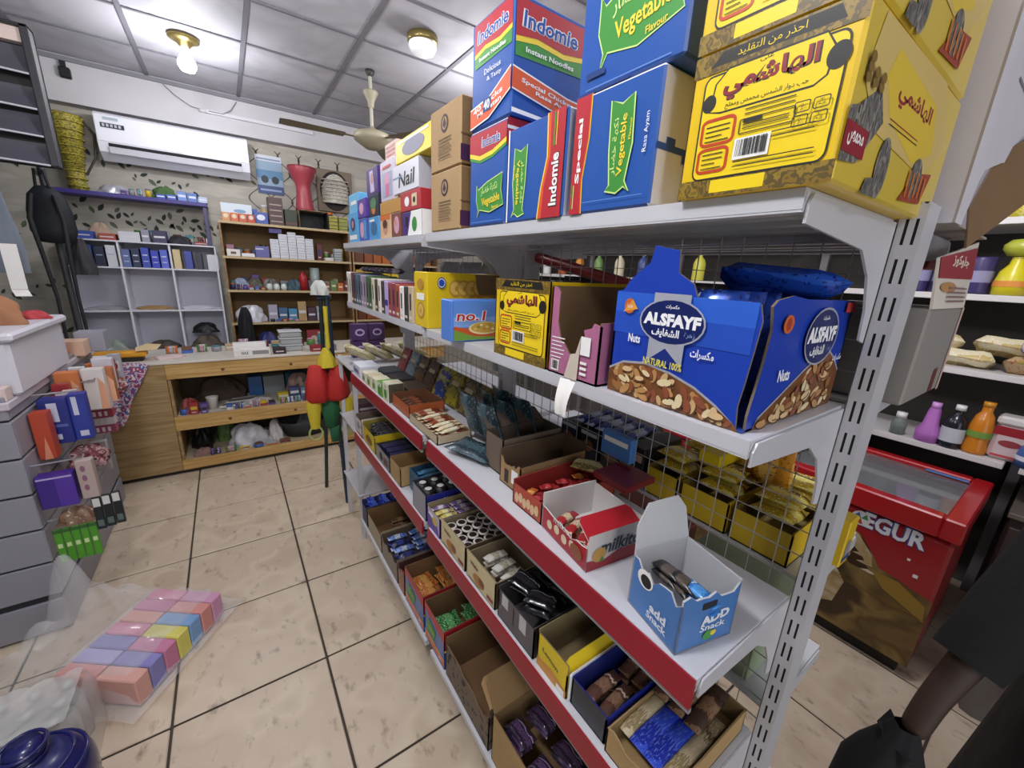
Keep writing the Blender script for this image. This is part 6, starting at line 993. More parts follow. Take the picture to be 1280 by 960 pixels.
mb = MB(); mb.lathe([(.001, .155), (.052, .16), (.075, .19), (.066, .27), (.04, .38), (.001, .385)], 18, (-.038, 0, 0), 0, sy=.8, fold=.12, nf=5); mb.lathe([(.001, .155), (.05, .16), (.07, .19), (.058, .27), (.035, .36), (.001, .365)], 18, (.068, 0, 0), 0, sy=.8, fold=.12, nf=5); mb.build('red_body', CRD, t)
mb = MB(); mb.lathe([(.001, -.02), (.03, -.02), (.05, .08), (.045, .17), (.001, .17)], 16, (.025, .02, 0), 0, sy=.6, fold=.12, nf=5); mb.lathe([(.001, -.12), (.022, -.12), (.03, -.02), (.001, -.02)], 14, (.04, .02, 0), 0, sy=.6); mb.build('green_middle', CG, t)
for s, cx in ((-1, -.07), (1, .115)):
    mb = MB(); mb.lathe([(.024, -.005), (.03, .06), (.04, .15), (.03, .165)], 14, (cx, -.01, 0), 0, sy=.5, fold=.1, nf=4); tl = mb.build('yellow_tail', CY, t); mb = MB(); mb.tube([(cx + .036 * math.cos(2 * PI * q / 20), -.01, -.035 + .042 * math.sin(2 * PI * q / 20)) for q in range(21)], .006, 8, cap=False); mb.build('loop', P('a8b06a', .6), tl)
# end rack with bread and snack bags beyond the shelving
t = thing('end_rack', 'low white metal rack behind the far post of the shelving', 'rack', (.72, 2.33, 0))
for xx in (-.22, .2):
    for yy in (-.16, .16): mb = MB(); mb.box(xx - .01, yy - .01, 0, xx + .01, yy + .01, 1.06); mb.build('leg', METAL, t)
for z in (.3, .7, 1.05): mb = MB(); mb.cbox(-.24, -.18, z - .012, .22, .18, z, .002); mb.build('shelf_board', METAL, t)
BRD = [pouch_mesh(.1, .17, .045, PK(('c9bfa0', 'a89a6a', 'd9d2bc', '8a8f5a'), 25, .35), s) for s in range(3)]
for i in range(4): put('snack_bag', BRD[i % 3], ['cream snack bag nearest the stand on end rack', 'second cream snack bag on the end rack', 'third cream snack bag on the end rack', 'cream snack bag at the right of the end rack'][i], 'bag', (.55 + .1 * i, 2.27, 1.09), (.5, .0, PI / 2), 'cream snack bags')
for i in range(4): simple('purple_pack', ['lower left', 'lower right', 'upper left', 'upper right'][i] + ' purple pack on the end rack behind snack bags', 'pack', .56 + .1 * (i % 2), .65 + .1 * (i % 2), 2.42, 2.48, 1.051 + .1 * (i // 2), .095, P('4a2f5f', .4), None, [('e', P('b9a8cc', .5), .5, .5, .3, .22), ('e', P('4a2f5f', .4), .5, .5, .2, .12)])
for i in range(4): simple('striped_pack', ['lowest left', 'lowest right', 'upper left', 'upper right'][i] + ' grey and red striped pack on the middle of the end rack', 'pack', .52 + .12 * (i % 2), .63 + .12 * (i % 2), 2.2, 2.3, .7015 + .07 * (i // 2), .065, P(('6a5a70', '8f8a96', '5a3f4a', '7a7480')[i], .45), None, [('r', P('b9b3bc', .5), .05, .4, .95, .6)])
# ================================================================ CHEST FREEZER
FR = P('a31420', .35, coat=.4)
t = thing('chest_freezer', 'red chest freezer with glass lids and an ice cream picture on its front', 'freezer', (2.445, .725, 0))
X0, X1, Y0, Y1 = -.302, .305, -.63, .63
mb = MB(); mb.cbox(X0 + .03, Y0 + .03, 0, X1 - .02, Y1 - .02, .07, .004); mb.build('plinth', P('1c1a19', .7), t); mb = MB(); mb.cbox(X0, Y0, .07, X1, Y1, .66, .012); mb.box(X0 + .02, Y0 + .02, .66, X1 - .02, Y1 - .02, .67); mb.build('body', FR, t)
mb = MB()
for bx in ((X0 - .012, Y0 - .012, .671, X1 + .01, Y0 + .05, .76), (X0 - .012, Y1 - .05, .671, X1 + .01, Y1 + .012, .76), (X0 - .012, Y0 + .05, .671, X0 + .045, Y1 - .05, .76), (X1 - .045, Y0 + .05, .671, X1 + .01, Y1 - .05, .76)): mb.cbox(*bx[:3], *bx[3:], .006)
mb.build('lid_frame', P('b3161f', .3, coat=.5), t)
for k, (a, b) in enumerate(((Y0 + .05, .02), (-.02, Y1 - .05))): mb = MB(); mb.box(X0 + .045, a, .735 + .012 * k, X1 - .045, b, .742 + .012 * k); gl = mb.build('glass_lid', P('c9cdd0', .06, trans=.8), t); mb = MB(); mb.box(X0 + .05, (b - .03 if k == 0 else a), .743 + .012 * k, X1 - .05, (b if k == 0 else a + .03), .75 + .012 * k); mb.build('lid_handle', P('b9b6b8', .35), gl)
mb = MB(); mb.box(X0 + .045, Y0 + .05, .672, X1 - .045, Y1 - .05, .69); mb.build('liner', P('a8a6a8', .5, var=.1), t)
mb = MB(); mb.cbox(X1 - .08, Y0 + .055, .751, X1 - .06, Y0 + .2, .757, .002); mb.build('blue_label', P('3f6fae', .4), t)
for k in range(7): mb = MB(); mb.cbox(X0 + .07 + .07 * (k % 3), Y0 + .1 + .14 * k, .6905, X0 + .12 + .08 * (k % 3), Y0 + .2 + .14 * k, .72, .004); mb.build('ice_pack', P(('b9b0a8', '8a8f9a', 'c9c4bc', '77655f')[k % 4], .4), t)
f = Fr((X0, Y1, .07), (0, -1, 0), (0, 0, 1), 1.26, .59); CHO = BL(('4f3a1e', '7a6034', '5f4826', '8d7440', '43301a'), 5, .4, 0, (1, 1, 1), True, False, .3); ICE = BL(('c9b48a', 'ddcfae', 'b39a6a', 'e6dcc4'), 8, .4, 0, (1, 1, 1), True, False, .2)
def U(y): return (1.355 - y) / 1.26
def V(z): return (z - .07) / .59
pic = [(.0, .0), (1.0, .0), (1, V(.40)), (U(.16), V(.415)), (U(.21), V(.43)), (U(.27), V(.44)), (U(.30), V(.49)), (U(.35), V(.55)), (U(.42), V(.585)), (U(.52), V(.6)), (U(.62), V(.57)), (U(.75), V(.47)), (U(.9), V(.4)), (U(1.1), V(.43)), (0, V(.42))]
swl = lambda y, z, l, w_: [(U(y), V(z)), (U(y - l * .4), V(z + w_)), (U(y - l), V(z + w_ * .3)), (U(y - l * .6), V(z - w_ * .2))]
decal(t, f, [('p', CHO, pic), ('p', ICE, [(U(.42), V(.58)), (U(.36), V(.55)), (U(.3), V(.48)), (U(.29), V(.43)), (U(.34), V(.44)), (U(.38), V(.5)), (U(.42), V(.53))]), ('p', ICE, [(U(.44), V(.15)), (U(.38), V(.18)), (U(.36), V(.3)), (U(.42), V(.38)), (U(.48), V(.3))]), ('p', P('3a2410', .4), [(U(.4), V(.52)), (U(.33), V(.46)), (U(.29), V(.4)), (U(.36), V(.4)), (U(.42), V(.45))])] +
      [('p', ICE, swl(.385 - .02 * k, .49 - .03 * k, .06, .012)) for k in range(4)] + [('p', P('9a7a2c', .4), [(U(.29), V(.42)), (U(.2), V(.42)), (U(.11), V(.37)), (U(.1), V(.3)), (U(.24), V(.36))]), ('g', P('8a6a2a', .4), [(U(.5), V(.33)), (U(.1), V(.31)), (U(.1), V(.3)), (U(.5), V(.32))], .003),
       ('t', P('2a4f9a', .4), 'EGUR', U(.262), V(.628), .13, .16, {'b': .07}), ('t', P('e6e6ea', .4), 'EGUR', U(.262), V(.628), .12, .155, {'b': .035}), ('e', P('dcdcdc', .4), U(.37), V(.625), .026, .055), ('p', P('3f8f5a', .4), [(U(.37), V(.625)), (U(.345), V(.625)), (U(.355), V(.65))]), ('p', P('2f5fae', .4), [(U(.37), V(.625)), (U(.395), V(.63)), (U(.38), V(.65))]), ('p', P('b33a3a', .4), [(U(.37), V(.625)), (U(.36), V(.6)), (U(.38), V(.6))]), ('p', P('c9a83a', .4), [(U(.37), V(.625)), (U(.39), V(.605)), (U(.395), V(.62))]), ('r', WHT, U(.2), V(.53), U(.19), V(.54)), ('r', WHT, U(.17), V(.47), U(.155), V(.485))], 'printed_front')
# ================================================================ WALL SHELVING ABOVE THE FREEZER
t = thing('wall_shelving', 'white wall shelving with dark back panel above the red freezer', 'shelving', (2.75, 1.6, 0)); RW = [.86, 1.245, 1.58, 1.9]
mb = MB(); mb.box(.43, -2.6, .4, .45, 2.6, 2.3); mb.build('back_panel', P('3a3633', .8), t)
for k in range(6): mb = MB(); mb.cbox(.4, -2.6 + 1.03 * k, 0.0, .43, -2.56 + 1.03 * k, 2.3, .002); mb.build('upright', P('8f8d90', .5), t)
for z in RW:
    for k in range(5): mb = MB(); mb.cbox(0, -2.55 + 1.03 * k, z - .028, .43, -1.565 + 1.03 * k, z, .002); mb.build('shelf', P('cfcac9', .4), t)
def bottle(name, lab, x, y, z, prof, m, mi=0, cap=None, its=None, grp=None, cat='bottle'):
    t = thing(name, lab, cat, (x, y, z + .001), 0, grp); mb = MB(); mb.lathe(prof, 18, mi=mi); mb.build('body', m, t)
    if cap: mb = MB(); zc = prof[-1][1]; mb.lathe([(.001, zc), (cap[0], zc), (cap[0], zc + cap[1]), (.001, zc + cap[1])], 16); mb.build('cap', cap[2], t)
    if its: mb = MB(); r = its[0]; mb.lathe([(r, its[1]), (r, its[2])], 18); mb.v = mb.v; mb.f = mb.f[:18]; mb.m = mb.m[:18]; mb.s = mb.s[:18]; mb.build('label', its[3], t)
    return t
BT = [(.001, 0), (.04, 0), (.042, .01), (.042, .12), (.03, .15), (.014, .165), (.014, .185)]
z = RW[0]
bottle('glass_jar', 'small clear glass bottle with white cap above the freezer', 2.80, .455, z, [(.001, 0), (.03, 0), (.032, .05), (.025, .075), (.017, .085)], P('8f9a94', .1, trans=.5), cap=(.021, .03, P('d9d8d6', .4)))
bottle('pink_bottle', 'violet pink bottle standing left of the black bottle', 2.80, .345, z, [(.001, 0), (.045, 0), (.047, .05), (.03, .09), (.024, .15), (.02, .17)], P('b06ab8', .35), cap=(.018, .03, P('c98fd0', .35)))
bottle('black_bottle', 'black bottle with white label and cap above the freezer', 2.80, .265, z, BT, P('1d1f26', .2), cap=(.018, .025, P('e0dedd', .4)), its=(.0428, .03, .1, P('b9bcc4', .5)))
bottle('orange_bottle', 'orange juice bottle with green label above the freezer', 2.81, .185, z, [(.001, 0), (.04, 0), (.043, .02), (.036, .06), (.042, .12), (.03, .18), (.018, .2), (.018, .225)], P('c97a1f', .25), cap=(.02, .022, P('c9871f', .4)), its=(.0425, .08, .11, P('6f8f3a', .5)))
t = thing('powder_tub', 'white and red tub with white lid right of the orange bottle', 'tub', (2.84, .09, z + .001)); mb = MB(); mb.cbox(-.05, -.06, 0, .05, .055, .16, .015); mb.build('body', P('c9b3b4', .4), t); mb = MB(); mb.cbox(-.052, -.062, .161, .052, .057, .2, .01); mb.build('lid', P('cfc9c6', .4), t); decal(t, Fr((-.05, .055, 0), (0, -1, 0), (0, 0, 1), .115, .16), [('r', P('8f1f2a', .4), 0, .72, 1, .97), ('e', P('8f3a40', .4), .5, .5, .3, .1), ('r', P('b8444a', .4), .1, .1, .9, .16)], 'printed_label')
bottle('blue_tub', 'blue and white round tub at right edge above the freezer', 2.79, .015, z, [(.001, 0), (.045, 0), (.048, .05), (.04, .09), (.001, .1)], P('3f5f9a', .35), its=(.0485, .03, .05, P('d6dae4', .5)))
simple('pink_pack', 'pink red pack behind the blue and white round tub', 'pack', 2.87, 2.95, -.03, .05, z + .001, .14, P('b03a4a', .4))
z = RW[1]; PAS = [pouch_mesh(.14, .2, .07, PK(c, 22, .3), i) for i, c in enumerate((('c9b88a', 'e0d4b0', '8a6a4a', 'd2c49a'), ('b59a72', '9a8a3a', 'e0d6b8', 'a3523f'), ('d9cfae', 'c0a86f', '5f7a4a', 'e6dec6')))]
for i in range(8): put('pasta_bag', PAS[i % 3], ['front', 'second', 'third', 'fourth', 'fifth', 'sixth', 'seventh', 'last'][i] + ' cream and brown food bag in the row over the bottles', 'bag', (2.86, -.12 + .22 * i, z + .004), (.05, .1, .1 * (i % 2)), 'food bags')
for i in range(4): put('pasta_bag', PAS[(i + 1) % 3], ['right', 'second', 'third', 'left'][i] + ' food bag lying on top of the cream row over the bottles', 'bag', (2.87, -.02 + .23 * i, z + .075), (.1, .1, .15), 'food bags')
put('white_band_bag', pouch_mesh(.1, .12, .06, PK(('d0d0d6', '6a5a8a', 'e6e6ea'), 20, .3, 0, (1, 6, 1)), 4), 'white and violet striped bag at right on the food bags', 'bag', (2.79, .12, z + .09), (.5, .2, 0))
z = RW[2]; PC = [(.001, 0), (.045, 0), (.047, .01), (.047, .15), (.045, .16), (.001, .16)]
for i in range(4): bottle('purple_can', ['dark purple can nearest the yellow bottle', 'second dark purple can from the yellow bottle', 'third dark purple can from yellow bottle', 'dark purple can furthest left on the shelf'][i], 2.82, .36 + .1 * i, z, PC, P('3a2f5f', .35), its=(.0475, .05, .1, P('8a86a8', .5)), cat='can')
bottle('yellow_bottle', 'bright yellow bottle with large round yellow-green cap', 2.81, .255, z, [(.001, 0), (.05, 0), (.054, .05), (.045, .1), (.025, .13), (.022, .16)], P('d0c21f', .3), its=(.0545, .035, .06, P('d98a3a', .4))); mb = MB(); mb.lathe([(.001, .16), (.04, .165), (.058, .19), (.058, .21), (.04, .23), (.001, .235)], 18); mb.build('round_cap', P('a8ad3a', .35), [o for o in bpy.data.objects if o.name.startswith('yellow_bottle')][0])
bottle('red_bottle', 'dark red jar right of the bright yellow bottle', 2.82, .14, z, PC, P('8a3024', .35), cat='jar')
z = RW[3]
for i in range(5): put('yellow_bag', pouch_mesh(.16, .2, .06, PK(('d2c23a', 'e6dc7a', 'b3a02c', 'f0e8b0'), 25, .3), i), ['front right', 'second', 'third', 'fourth', 'last'][i] + ' yellow snack bag on the highest shelf above the freezer', 'bag', (2.87, .0 + .19 * i, z + .105), (PI / 2 - .25, 0, PI / 2), 'yellow snack bags')
# goods further along the wall shelving, glimpsed through the wire
gc = ['c9822a', 'b0541f', 'd8dad6', '5a7a70', 'c9c24a', '8a2f34', '3a4a80', 'd2c6a8', '6a8a4a']; gn = ['amber', 'rust', 'white', 'grey-green', 'lime', 'maroon', 'blue', 'cream', 'leaf green']
for li in (0, 1, 2):
    for i in range(9): bottle('bottle', '%s bottle %s' % (gn[(i + li * 2) % 9], ('low on the wall shelving far behind the freezer', 'on the second wall shelf beyond the freezer', 'on the third wall shelf seen through the wire')[li]), 2.86, 1.75 + .25 * i, RW[li], BT, P(gc[(i + li * 2) % 9], .35), cap=(.018, .02, P(('d9d9d9', '2a2a2c', 'b33a2a')[i % 3], .4)))
# dark box and plastic bag by the freezer, person at the right edge
t = thing('dark_crate', 'dark brown low cupboard on the floor right of the freezer', 'cupboard', (2.9, -.28, 0)); mb = MB(); mb.cbox(-.23, -.3, 0, .22, .29, .66, .006); mb.build('body', P('2e2622', .6), t); mb = MB(); mb.cbox(-.245, -.29, .1, -.2315, .28, .62, .004); mb.build('door', P('3a302b', .55), t); mb = MB(); mb.cbox(-.25, -.305, .661, .225, .295, .685, .003); mb.build('top', P('6a6058', .5), t)
crumple('clear_bag', 'grey translucent plastic bag on the floor between freezer and person', 'bag', (2.36, -.16, 0.001), .19, .16, .3, P('6f6a68', .15, alpha=.75), 101, .2)
# person: one continuous body
def person():
    V_ = [(1.5, -.42, .98), (1.5, -.42, 1.2), (1.5, -.41, 1.42), (1.5, -.4, 1.54), (1.5, -.38, 1.68), (1.42, -.24, 1.44), (1.45, -.2, 1.38), (1.42, -.1, 1.12), (1.30, -.05, .93), (1.17, .0, .72), (1.13, .01, .63), (1.56, -.58, 1.42), (1.6, -.66, 1.16), (1.54, -.68, .92), (1.5, -.66, .84), (1.46, -.33, .92), (1.47, -.32, .5), (1.5, -.33, .09), (1.38, -.3, .03), (1.54, -.51, .92), (1.53, -.52, .5), (1.55, -.53, .09), (1.43, -.52, .03)]
    E_ = [(0, 1), (1, 2), (2, 3), (3, 4), (2, 5), (5, 6), (6, 7), (7, 8), (8, 9), (9, 10), (2, 11), (11, 12), (12, 13), (13, 14), (0, 15), (15, 16), (16, 17), (17, 18), (0, 19), (19, 20), (20, 21), (21, 22)]
    rad = [.15, .135, .14, .06, .1, .075, .062, .048, .038, .028, .026, .08, .06, .045, .035, .1, .07, .05, .04, .1, .07, .05, .04]
    me = bpy.data.meshes.new('body'); me.from_pydata(V_, E_, []); o = bpy.data.objects.new('body', me); COL.objects.link(o)
    md = o.modifiers.new('skin', 'SKIN'); sv = me.skin_vertices[0].data
    for i, r in enumerate(rad): sv[i].radius = (r, r)
    sv[0].use_root = True; s2 = o.modifiers.new('sub', 'SUBSURF'); s2.levels = 2; s2.render_levels = 2
    dg = bpy.context.evaluated_depsgraph_get(); dg.update(); m2 = bpy.data.meshes.new_from_object(o.evaluated_get(dg)); bpy.data.objects.remove(o)
    m2.materials.append(P('3a271f', .6)); m2.materials.append(P('070608', .85)); m2.materials.append(P('241e20', .85))
    for p in m2.polygons:
        c = p.center; p.use_smooth = True
        fore = c.z < 1.02 and c.x < 1.385 and c.y > -.16
        p.material_index = 0 if fore or c.z > 1.52 else 1
    t = thing('person', 'person in dark clothes at the right edge with a bare forearm hanging down', 'person', (1.5, -.42, 0)); b = obj('body', m2, t, (-1.5, .42, 0))
    L = lambda p: (p[0] - 1.5, p[1] + .42, p[2])
    # hand with five fingers holding a dark cloth
    hv = [(1.13, .01, .63), (1.105, .022, .57)]; he = [(0, 1)]; hr = [.033, .036]
    for k in range(4):
        b0 = len(hv); ox = (k - 1.5) * .02; pts = [(1.1 + ox * .75, .022 + ox * .6, .55), (1.085 + ox * .8, .03 + ox * .65, .515 - .004 * (1 - abs(k - 1.5))), (1.09 + ox * .8, .045 + ox * .6, .485), (1.105 + ox * .75, .055 + ox * .55, .47)]
        hv += pts; hr += [.0105, .0095, .009, .008]; he += [(1, b0), (b0, b0 + 1), (b0 + 1, b0 + 2), (b0 + 2, b0 + 3)]
    b0 = len(hv); hv += [(1.135, .045, .6), (1.14, .065, .565), (1.13, .07, .53)]; hr += [.013, .011, .009]; he += [(0, b0), (b0, b0 + 1), (b0 + 1, b0 + 2)]
    me = bpy.data.meshes.new('hand'); me.from_pydata([L(p) for p in hv], he, []); o = bpy.data.objects.new('h', me); COL.objects.link(o); md = o.modifiers.new('skin', 'SKIN'); sv = me.skin_vertices[0].data
    for i, r in enumerate(hr): sv[i].radius = (r, r)
    sv[0].use_root = True; s2 = o.modifiers.new('sub', 'SUBSURF'); s2.levels = 2; dg = bpy.context.evaluated_depsgraph_get(); dg.update(); m3 = bpy.data.meshes.new_from_object(o.evaluated_get(dg)); bpy.data.objects.remove(o); m3.materials.append(P('121116', .8)); m3.polygons.foreach_set('use_smooth', [True] * len(m3.polygons)); obj('hand', m3, t)
    # gown and sleeve, headscarf, face
    CL = P('070608', .85, bump=.3, bscale=25)
    mb = MB(); mb.lathe([(.3, .05), (.27, .4), (.235, .8), (.2, 1.05), (.19, 1.25), (.21, 1.38), (.12, 1.5), (.07, 1.54)], 32, (-.05, .07, 0), sx=.95, fold=.03, nf=9); mb.build('gown', CL, t)
    mb = MB(); mb.tube([L(p) for p in ((1.45, -.24, 1.42), (1.44, -.15, 1.25), (1.42, -.1, 1.12), (1.37, -.078, 1.03), (1.30, -.05, .93), (1.225, -.02, .81))], [.09, .08, .074, .07, .066, .058], 18, cap=False); mb.build('sleeve', CL, t)
    mb = MB(); mb.lathe([(.15, 1.45), (.14, 1.55), (.13, 1.66), (.115, 1.74), (.06, 1.79), (.001, 1.8)], 24, fold=.03, nf=7); mb.build('headscarf', P('151318', .85), t)
    mb = MB()
    def fa(i, j):
        a = PI + (i - .5) * 2.1; q = (j - .5) * .2; r = .128 - .5 * q * q; nose = .022 * math.exp(-((i - .5) * 14) ** 2) * math.exp(-((j - .42) * 7) ** 2); eye = -.008 * (math.exp(-((i - .36) * 12) ** 2) + math.exp(-((i - .64) * 12) ** 2)) * math.exp(-((j - .6) * 10) ** 2); lip = .006 * math.exp(-((i - .5) * 8) ** 2) * math.exp(-((j - .22) * 18) ** 2); r += nose + eye + lip + .004
        return (r * math.cos(a), r * math.sin(a) * .85, 1.655 + q)
    mb.grid(fa, 24, 20); fc = mb.build('face', P('6b4a38', .55), t)
    for s in (-1, 1): mb = MB(); mb.lathe([(.001, -.008), (.008, -.004), (.009, 0), (.008, .004), (.001, .008)], 10); mb.build('eye', P('1c1512', .3), fc, (-.124, .033 * s, 1.675))
person()
mb = MB(); mb.grid(lambda i, j: (1.125 - .03 * j + (.02 + .055 * min(1, 3 * j)) * math.cos(2 * PI * i) * (1 + .1 * math.sin(10 * PI * i)), .018 + .02 * j + (.02 + .05 * min(1, 3 * j)) * math.sin(2 * PI * i) * (1 + .1 * math.cos(8 * PI * i)), .655 - .4 * j), 32, 8); tag(mb.build('black_cloth_bag', P('0f0f14', .85)), 'black cloth bag held in the hand of the person at right edge', 'bag')
# ================================================================ FLOOR GOODS AT LOWER LEFT
FOAM = ['b0a9d8', 'd98fa8', 'd8a093', '7fa3d0', 'd8cf6a', 'c97fa0', 'cf98b8', 'd9a59a', '8a86c0', 'd6918a']; FN = ['violet', 'rose', 'salmon', 'blue', 'yellow', 'magenta', 'pink', 'peach', 'lilac', 'coral']
ca, sa = math.cos(.93), math.sin(.93); ox, oy = -.475, 1.675
order = [(0, 0, 7), (1, 0, 8), (2, 0, 5), (3, 0, 4), (4, 0, 3), (5, 0, 9), (6, 0, 6), (0, 1, 9), (1, 1, 0), (2, 1, 8), (3, 1, 1), (4, 1, 2), (5, 1, 5), (6, 1, 1)]
sp = box_mesh(.053, .145, .058, [P(FOAM[0], .9)], .004)
for n, (i, j, c) in enumerate(order):
    for lv in (1,):
        cc = c; me = box_mesh(.056, .147, .112, [P(FOAM[cc], .9, bump=.2, bscale=250)], .004); u = i * .06; v = j * .152 - .0
        put('sponge', me, '%s sponge block %s, %s of the row' % (FN[cc], ('x' if j == 0 else 'y') if not lv else ('in the right row' if j == 0 else 'in the left row'), ('nearest end', 'second', 'third', 'middle', 'fifth', 'sixth', 'far end')[i]), 'sponge', (ox + u * ca - v * sa, oy + u * sa + v * ca, .012), (0, 0, .93), 'sponges in the clear bag')
FILM = P('f2f2f6', .1, alpha=.24); 
mb = MB()
def film(i, j):
    u = -.09 + .56 * i; v = -.11 + .62 * j; inside = min(1, max(0, min(i - .08, .92 - i) * 14)) * min(1, max(0, min(j - .06, .62 - j) * 14)); x = ox + u * ca - v * sa; y = oy + u * sa + v * ca
    z = .015 + .118 * inside + .012 * math.sin(23 * i + 9 * j) * math.sin(17 * j) + (.0 if j < .6 else .27 * math.sin(PI * (j - .6) / .4) * (1 + .35 * math.sin(14 * i) + .2 * math.sin(31 * i + 5 * j)) * math.sin(PI * i)); return (x, y, max(.006, z + .004))
mb.grid(film, 40, 40); tag(mb.build('clear_bag', FILM), 'clear plastic bag wrapped around coloured sponges on the floor', 'bag')
t = thing('bottle_pack', 'shrink-wrapped pack of clear water bottles behind the dark blue jug', 'bottle pack', (-.645, 1.535, 0)); WBt = P('d2d2d0', .2, alpha=.75)
for i in range(3):
    for j in range(3): mb = MB(); mb.lathe([(.001, .002), (.03, .002), (.032, .02), (.032, .15), (.026, .18), (.012, .2), (.012, .215), (.015, .216), (.015, .23), (.001, .232)], 14, (-.075 + .07 * i, -.07 + .07 * j, 0)); mb.build('water_bottle', WBt, t)
mb = MB(); mb.grid(lambda i, j: (.125 * math.copysign(min(1, abs(1.25 * math.cos(2 * PI * i))), math.cos(2 * PI * i)) * (1 - .25 * max(0, j - .8) * 5 * .4), .12 * math.copysign(min(1, abs(1.25 * math.sin(2 * PI * i))), math.sin(2 * PI * i)) * (1 - .4 * max(0, j - .8)), .24 * j + .006 * math.sin(30 * i)), 40, 10)
mb.grid(lambda i, j: ((i - .5) * .2, (j - .5) * .2, .243 + .006 * math.sin(19 * i) * math.sin(23 * j)), 14, 14); mb.build('shrink_film', P('e6e6e4', .15, alpha=.34), t)
JB = P('1b1d5c', .25, coat=.3); t = thing('water_jug', 'dark blue plastic water jug with a screw neck at the lower left corner', 'jug', (-.535, 1.21, 0))
mb = MB(); mb.lathe([(.001, .0), (.095, .0), (.108, .015), (.108, .2), (.103, .225), (.108, .25), (.108, .3), (.1, .335), (.08, .36), (.055, .375), (.036, .38), (.032, .385), (.032, .43), (.001, .43)], 40); mb.build('body', JB, t)
for zz, r in ((.41, .036), (.425, .04), (.395, .036)): mb = MB(); mb.tube([(r * math.cos(2 * PI * q / 24), r * math.sin(2 * PI * q / 24), zz) for q in range(25)], .004, 8, cap=False); mb.build('neck_ring', JB, t)
for rr_, zz in ((.096, .341), (.076, .364)): mb = MB(); mb.tube([(rr_ * math.cos(2 * PI * q / 32), rr_ * math.sin(2 * PI * q / 32), zz) for q in range(33)], .004, 8, cap=False); mb.build('ridge', JB, t)
crumple('dark_sack', 'dark grey plastic sack behind the bottle pack at the left edge', 'sack', (-1.05, 1.72, 0), .13, .12, .22, P('4f5258', .3, var=.2), 110, .2)
# ================================================================ SMALL CLUTTER
CN = [('white', 'd2d0d2'), ('grey', '8c8d92'), ('black', '232226'), ('red', '9a2c30'), ('navy', '2a3260'), ('blue', '3f62ae'), ('teal', '3a7f86'), ('green', '4f7a3c'), ('yellow', 'c9ad2a'), ('orange', 'c26a2c'), ('brown', '6a4630'), ('beige', 'b59f7c'), ('pink', 'c286a0'), ('violet', '64488c'), ('silver', 'a9abb2'), ('maroon', '6a2430')]
def bits(where, z, y, x0, x1, n, seed, hmin=.03, hmax=.1, dep=.06):
    rr = random.Random(seed); ks = [(c, s) for c in range(16) for s in range(4)]; rr.shuffle(ks); st = (x1 - x0) / n
    for k in range(n):
        c, s = ks[k]; nm, hx = CN[c]; x = x0 + st * (k + .5); h = rr.uniform(hmin, hmax); wd = st * rr.uniform(.7, .88); m = P(hx, .42); cn2, h2 = CN[(c + 5) % 16]
        if s == 0: simple('small_box', '%s small box %s' % (nm, where), 'box', x - wd / 2, x + wd / 2, y, y + dep, z, h, m, None, [('r', P(h2, .45), .12, .35 + .1 * rr.random(), .88, .65), ('r', P('d0ced0', .5), .2, .15, .7, .22)])
        elif s == 1: put('small_packet', pouch_mesh(wd, max(.05, h), .025, PK((hx, h2, 'd0ced0', '2a282a'), 40, .3), k), '%s foil packet %s' % (nm, where), 'packet', (x, y + dep / 2, z + max(.05, h) / 2 + .002), (PI / 2, 0, 0))
        elif s == 2:
            r = min(wd / 2, .035); t = thing('small_jar', '%s round jar %s' % (nm, where), 'jar', (x, y + dep / 2, z)); mb = MB(); mb.lathe([(.001, 0), (r, 0), (r, h * .8), (r * .8, h * .85), (.001, h * .85)], 14); mb.build('body', m, t); mb = MB(); mb.lathe([(.001, h * .85), (r * .85, h * .85), (r * .85, h), (.001, h)], 14); mb.build('lid', P(h2, .4), t)
        else:
            t = thing('small_stack', 'stack of two flat %s packs %s' % (nm, where), 'packs', (x, y + dep / 2, z))
            for q in range(2): mb = MB(); mb.cbox(-wd / 2, -dep / 2, q * h * .45, wd / 2 - .006 * q, dep / 2, q * h * .45 + h * .43, .002); mb.build('pack', P((hx, h2)[q], .45), t)
bits('on the upper counter shelf', SH2, 3.615 + .022, -.40, -.22, 3, 1); bits('at the front of upper counter shelf', SH2, 3.64, -.12, .22, 6, 2, .02, .05, .045); bits('before the tins on the upper counter shelf', SH2, 3.632, .24, .57, 6, 3, .02, .045, .05)
bits('at the front of the lowest counter shelf', .1035, 3.635, -.27, .3, 6, 4, .02, .05, .04)
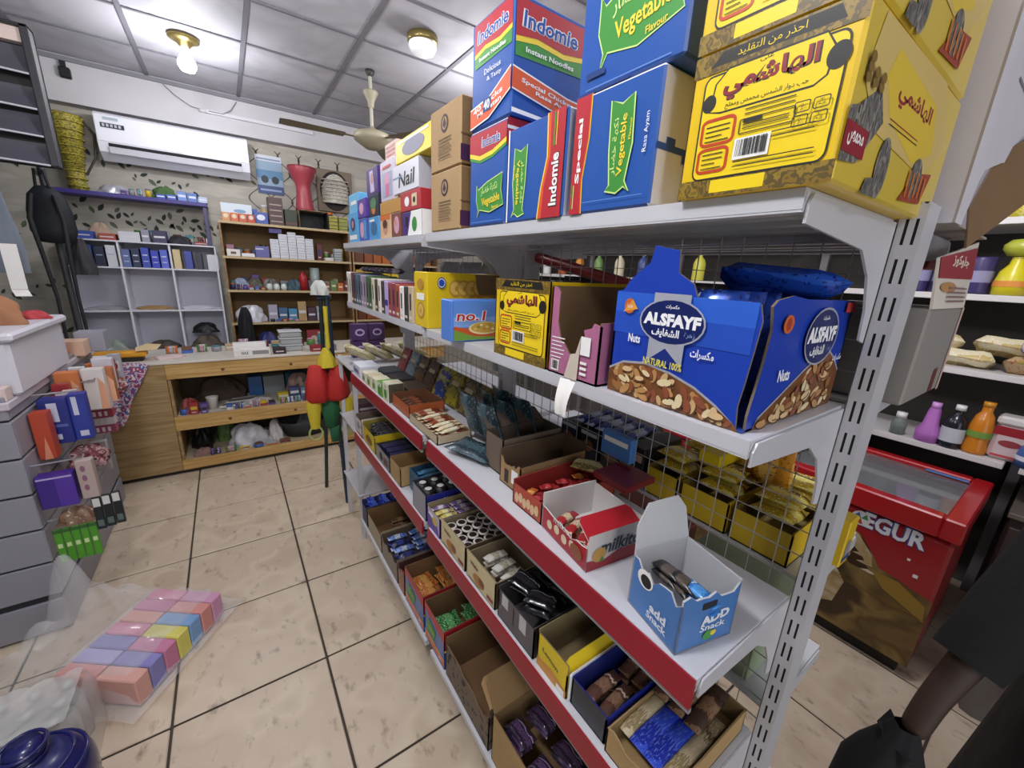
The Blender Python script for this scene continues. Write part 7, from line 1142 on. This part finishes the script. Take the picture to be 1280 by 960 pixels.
bits('at the front edge of the third wooden shelf', 1.3065, 4.53, .02, .30, 6, 5, .02, .06, .03); bits('at the back of third wooden shelf', 1.3065, 4.72, .03, 1.0, 12, 6, .08, .16)
bits('at the front of the fourth wooden shelf', 1.0065, 4.528, .3, .56, 5, 7, .02, .05, .018); bits('at the back of the second wooden shelf', 1.6015, 4.73, .03, .36, 5, 8, .06, .12); bits('on the right part of the second wooden shelf', 1.6015, 4.66, .78, 1.05, 4, 9, .08, .17)
bits('on the lowest wooden shelf', .7215, 4.54, .16, .6, 6, 10, .04, .1); bits('on the top wooden shelf behind the orange packs', 1.8965, 4.7, .03, .62, 6, 11, .1, .22); bits('at the right of the top wooden shelf', 1.8965, 4.66, .9, 1.06, 2, 12, .15, .2)
bits('on the counter right of the yellow device', CT, 3.9, -.45, .1, 6, 13, .03, .09); bits('at the back of the counter by plastic containers', CT, 3.95, .15, .7, 6, 14, .05, .14)
bits('in the middle of the purple shelf', z2, 4.63, -.62, -.42, 4, 15, .03, .06, .025); bits('at the back of pigeonhole shelf top', z9, 4.79, -.7, -.1, 7, 16, .06, .11, .025)
bits('on the white desk by the magazines', .771, 4.36, -1.08, -.7, 5, 17, .03, .08, .05)
bits('behind the slim boxes on the middle shelf', MZ, 0, 0, 0, 0, 18) if False else None
for k in range(8):
    nm, hx = CN[(3, 9, 0, 12, 9, 0, 3, 14)[k]]; lab = '%s hanging pack, %s of the upper row on the slatted counter' % (nm, ('first', 'second', 'third', 'fourth', 'fifth', 'sixth', 'seventh', 'last')[k])
    simple('hanging_pack', lab, 'pack', -.70 + .012 * k, -.645 + .012 * k, 2.56 + .085 * k, 2.585 + .085 * k, .80 + .02 * (k % 3), .2, P(hx, .4), [('r', P('d2ced2', .45), .15, .5, .85, .8), ('r', P('b0482c', .45), .1, .1, .9, .3)], [('r', P('d2ced2', .45), .15, .5, .85, .8), ('r', P('c9703a', .45), .1, .1, .9, .3), ('e', P('8a2f3a', .45), .5, .65, .2, .1)])
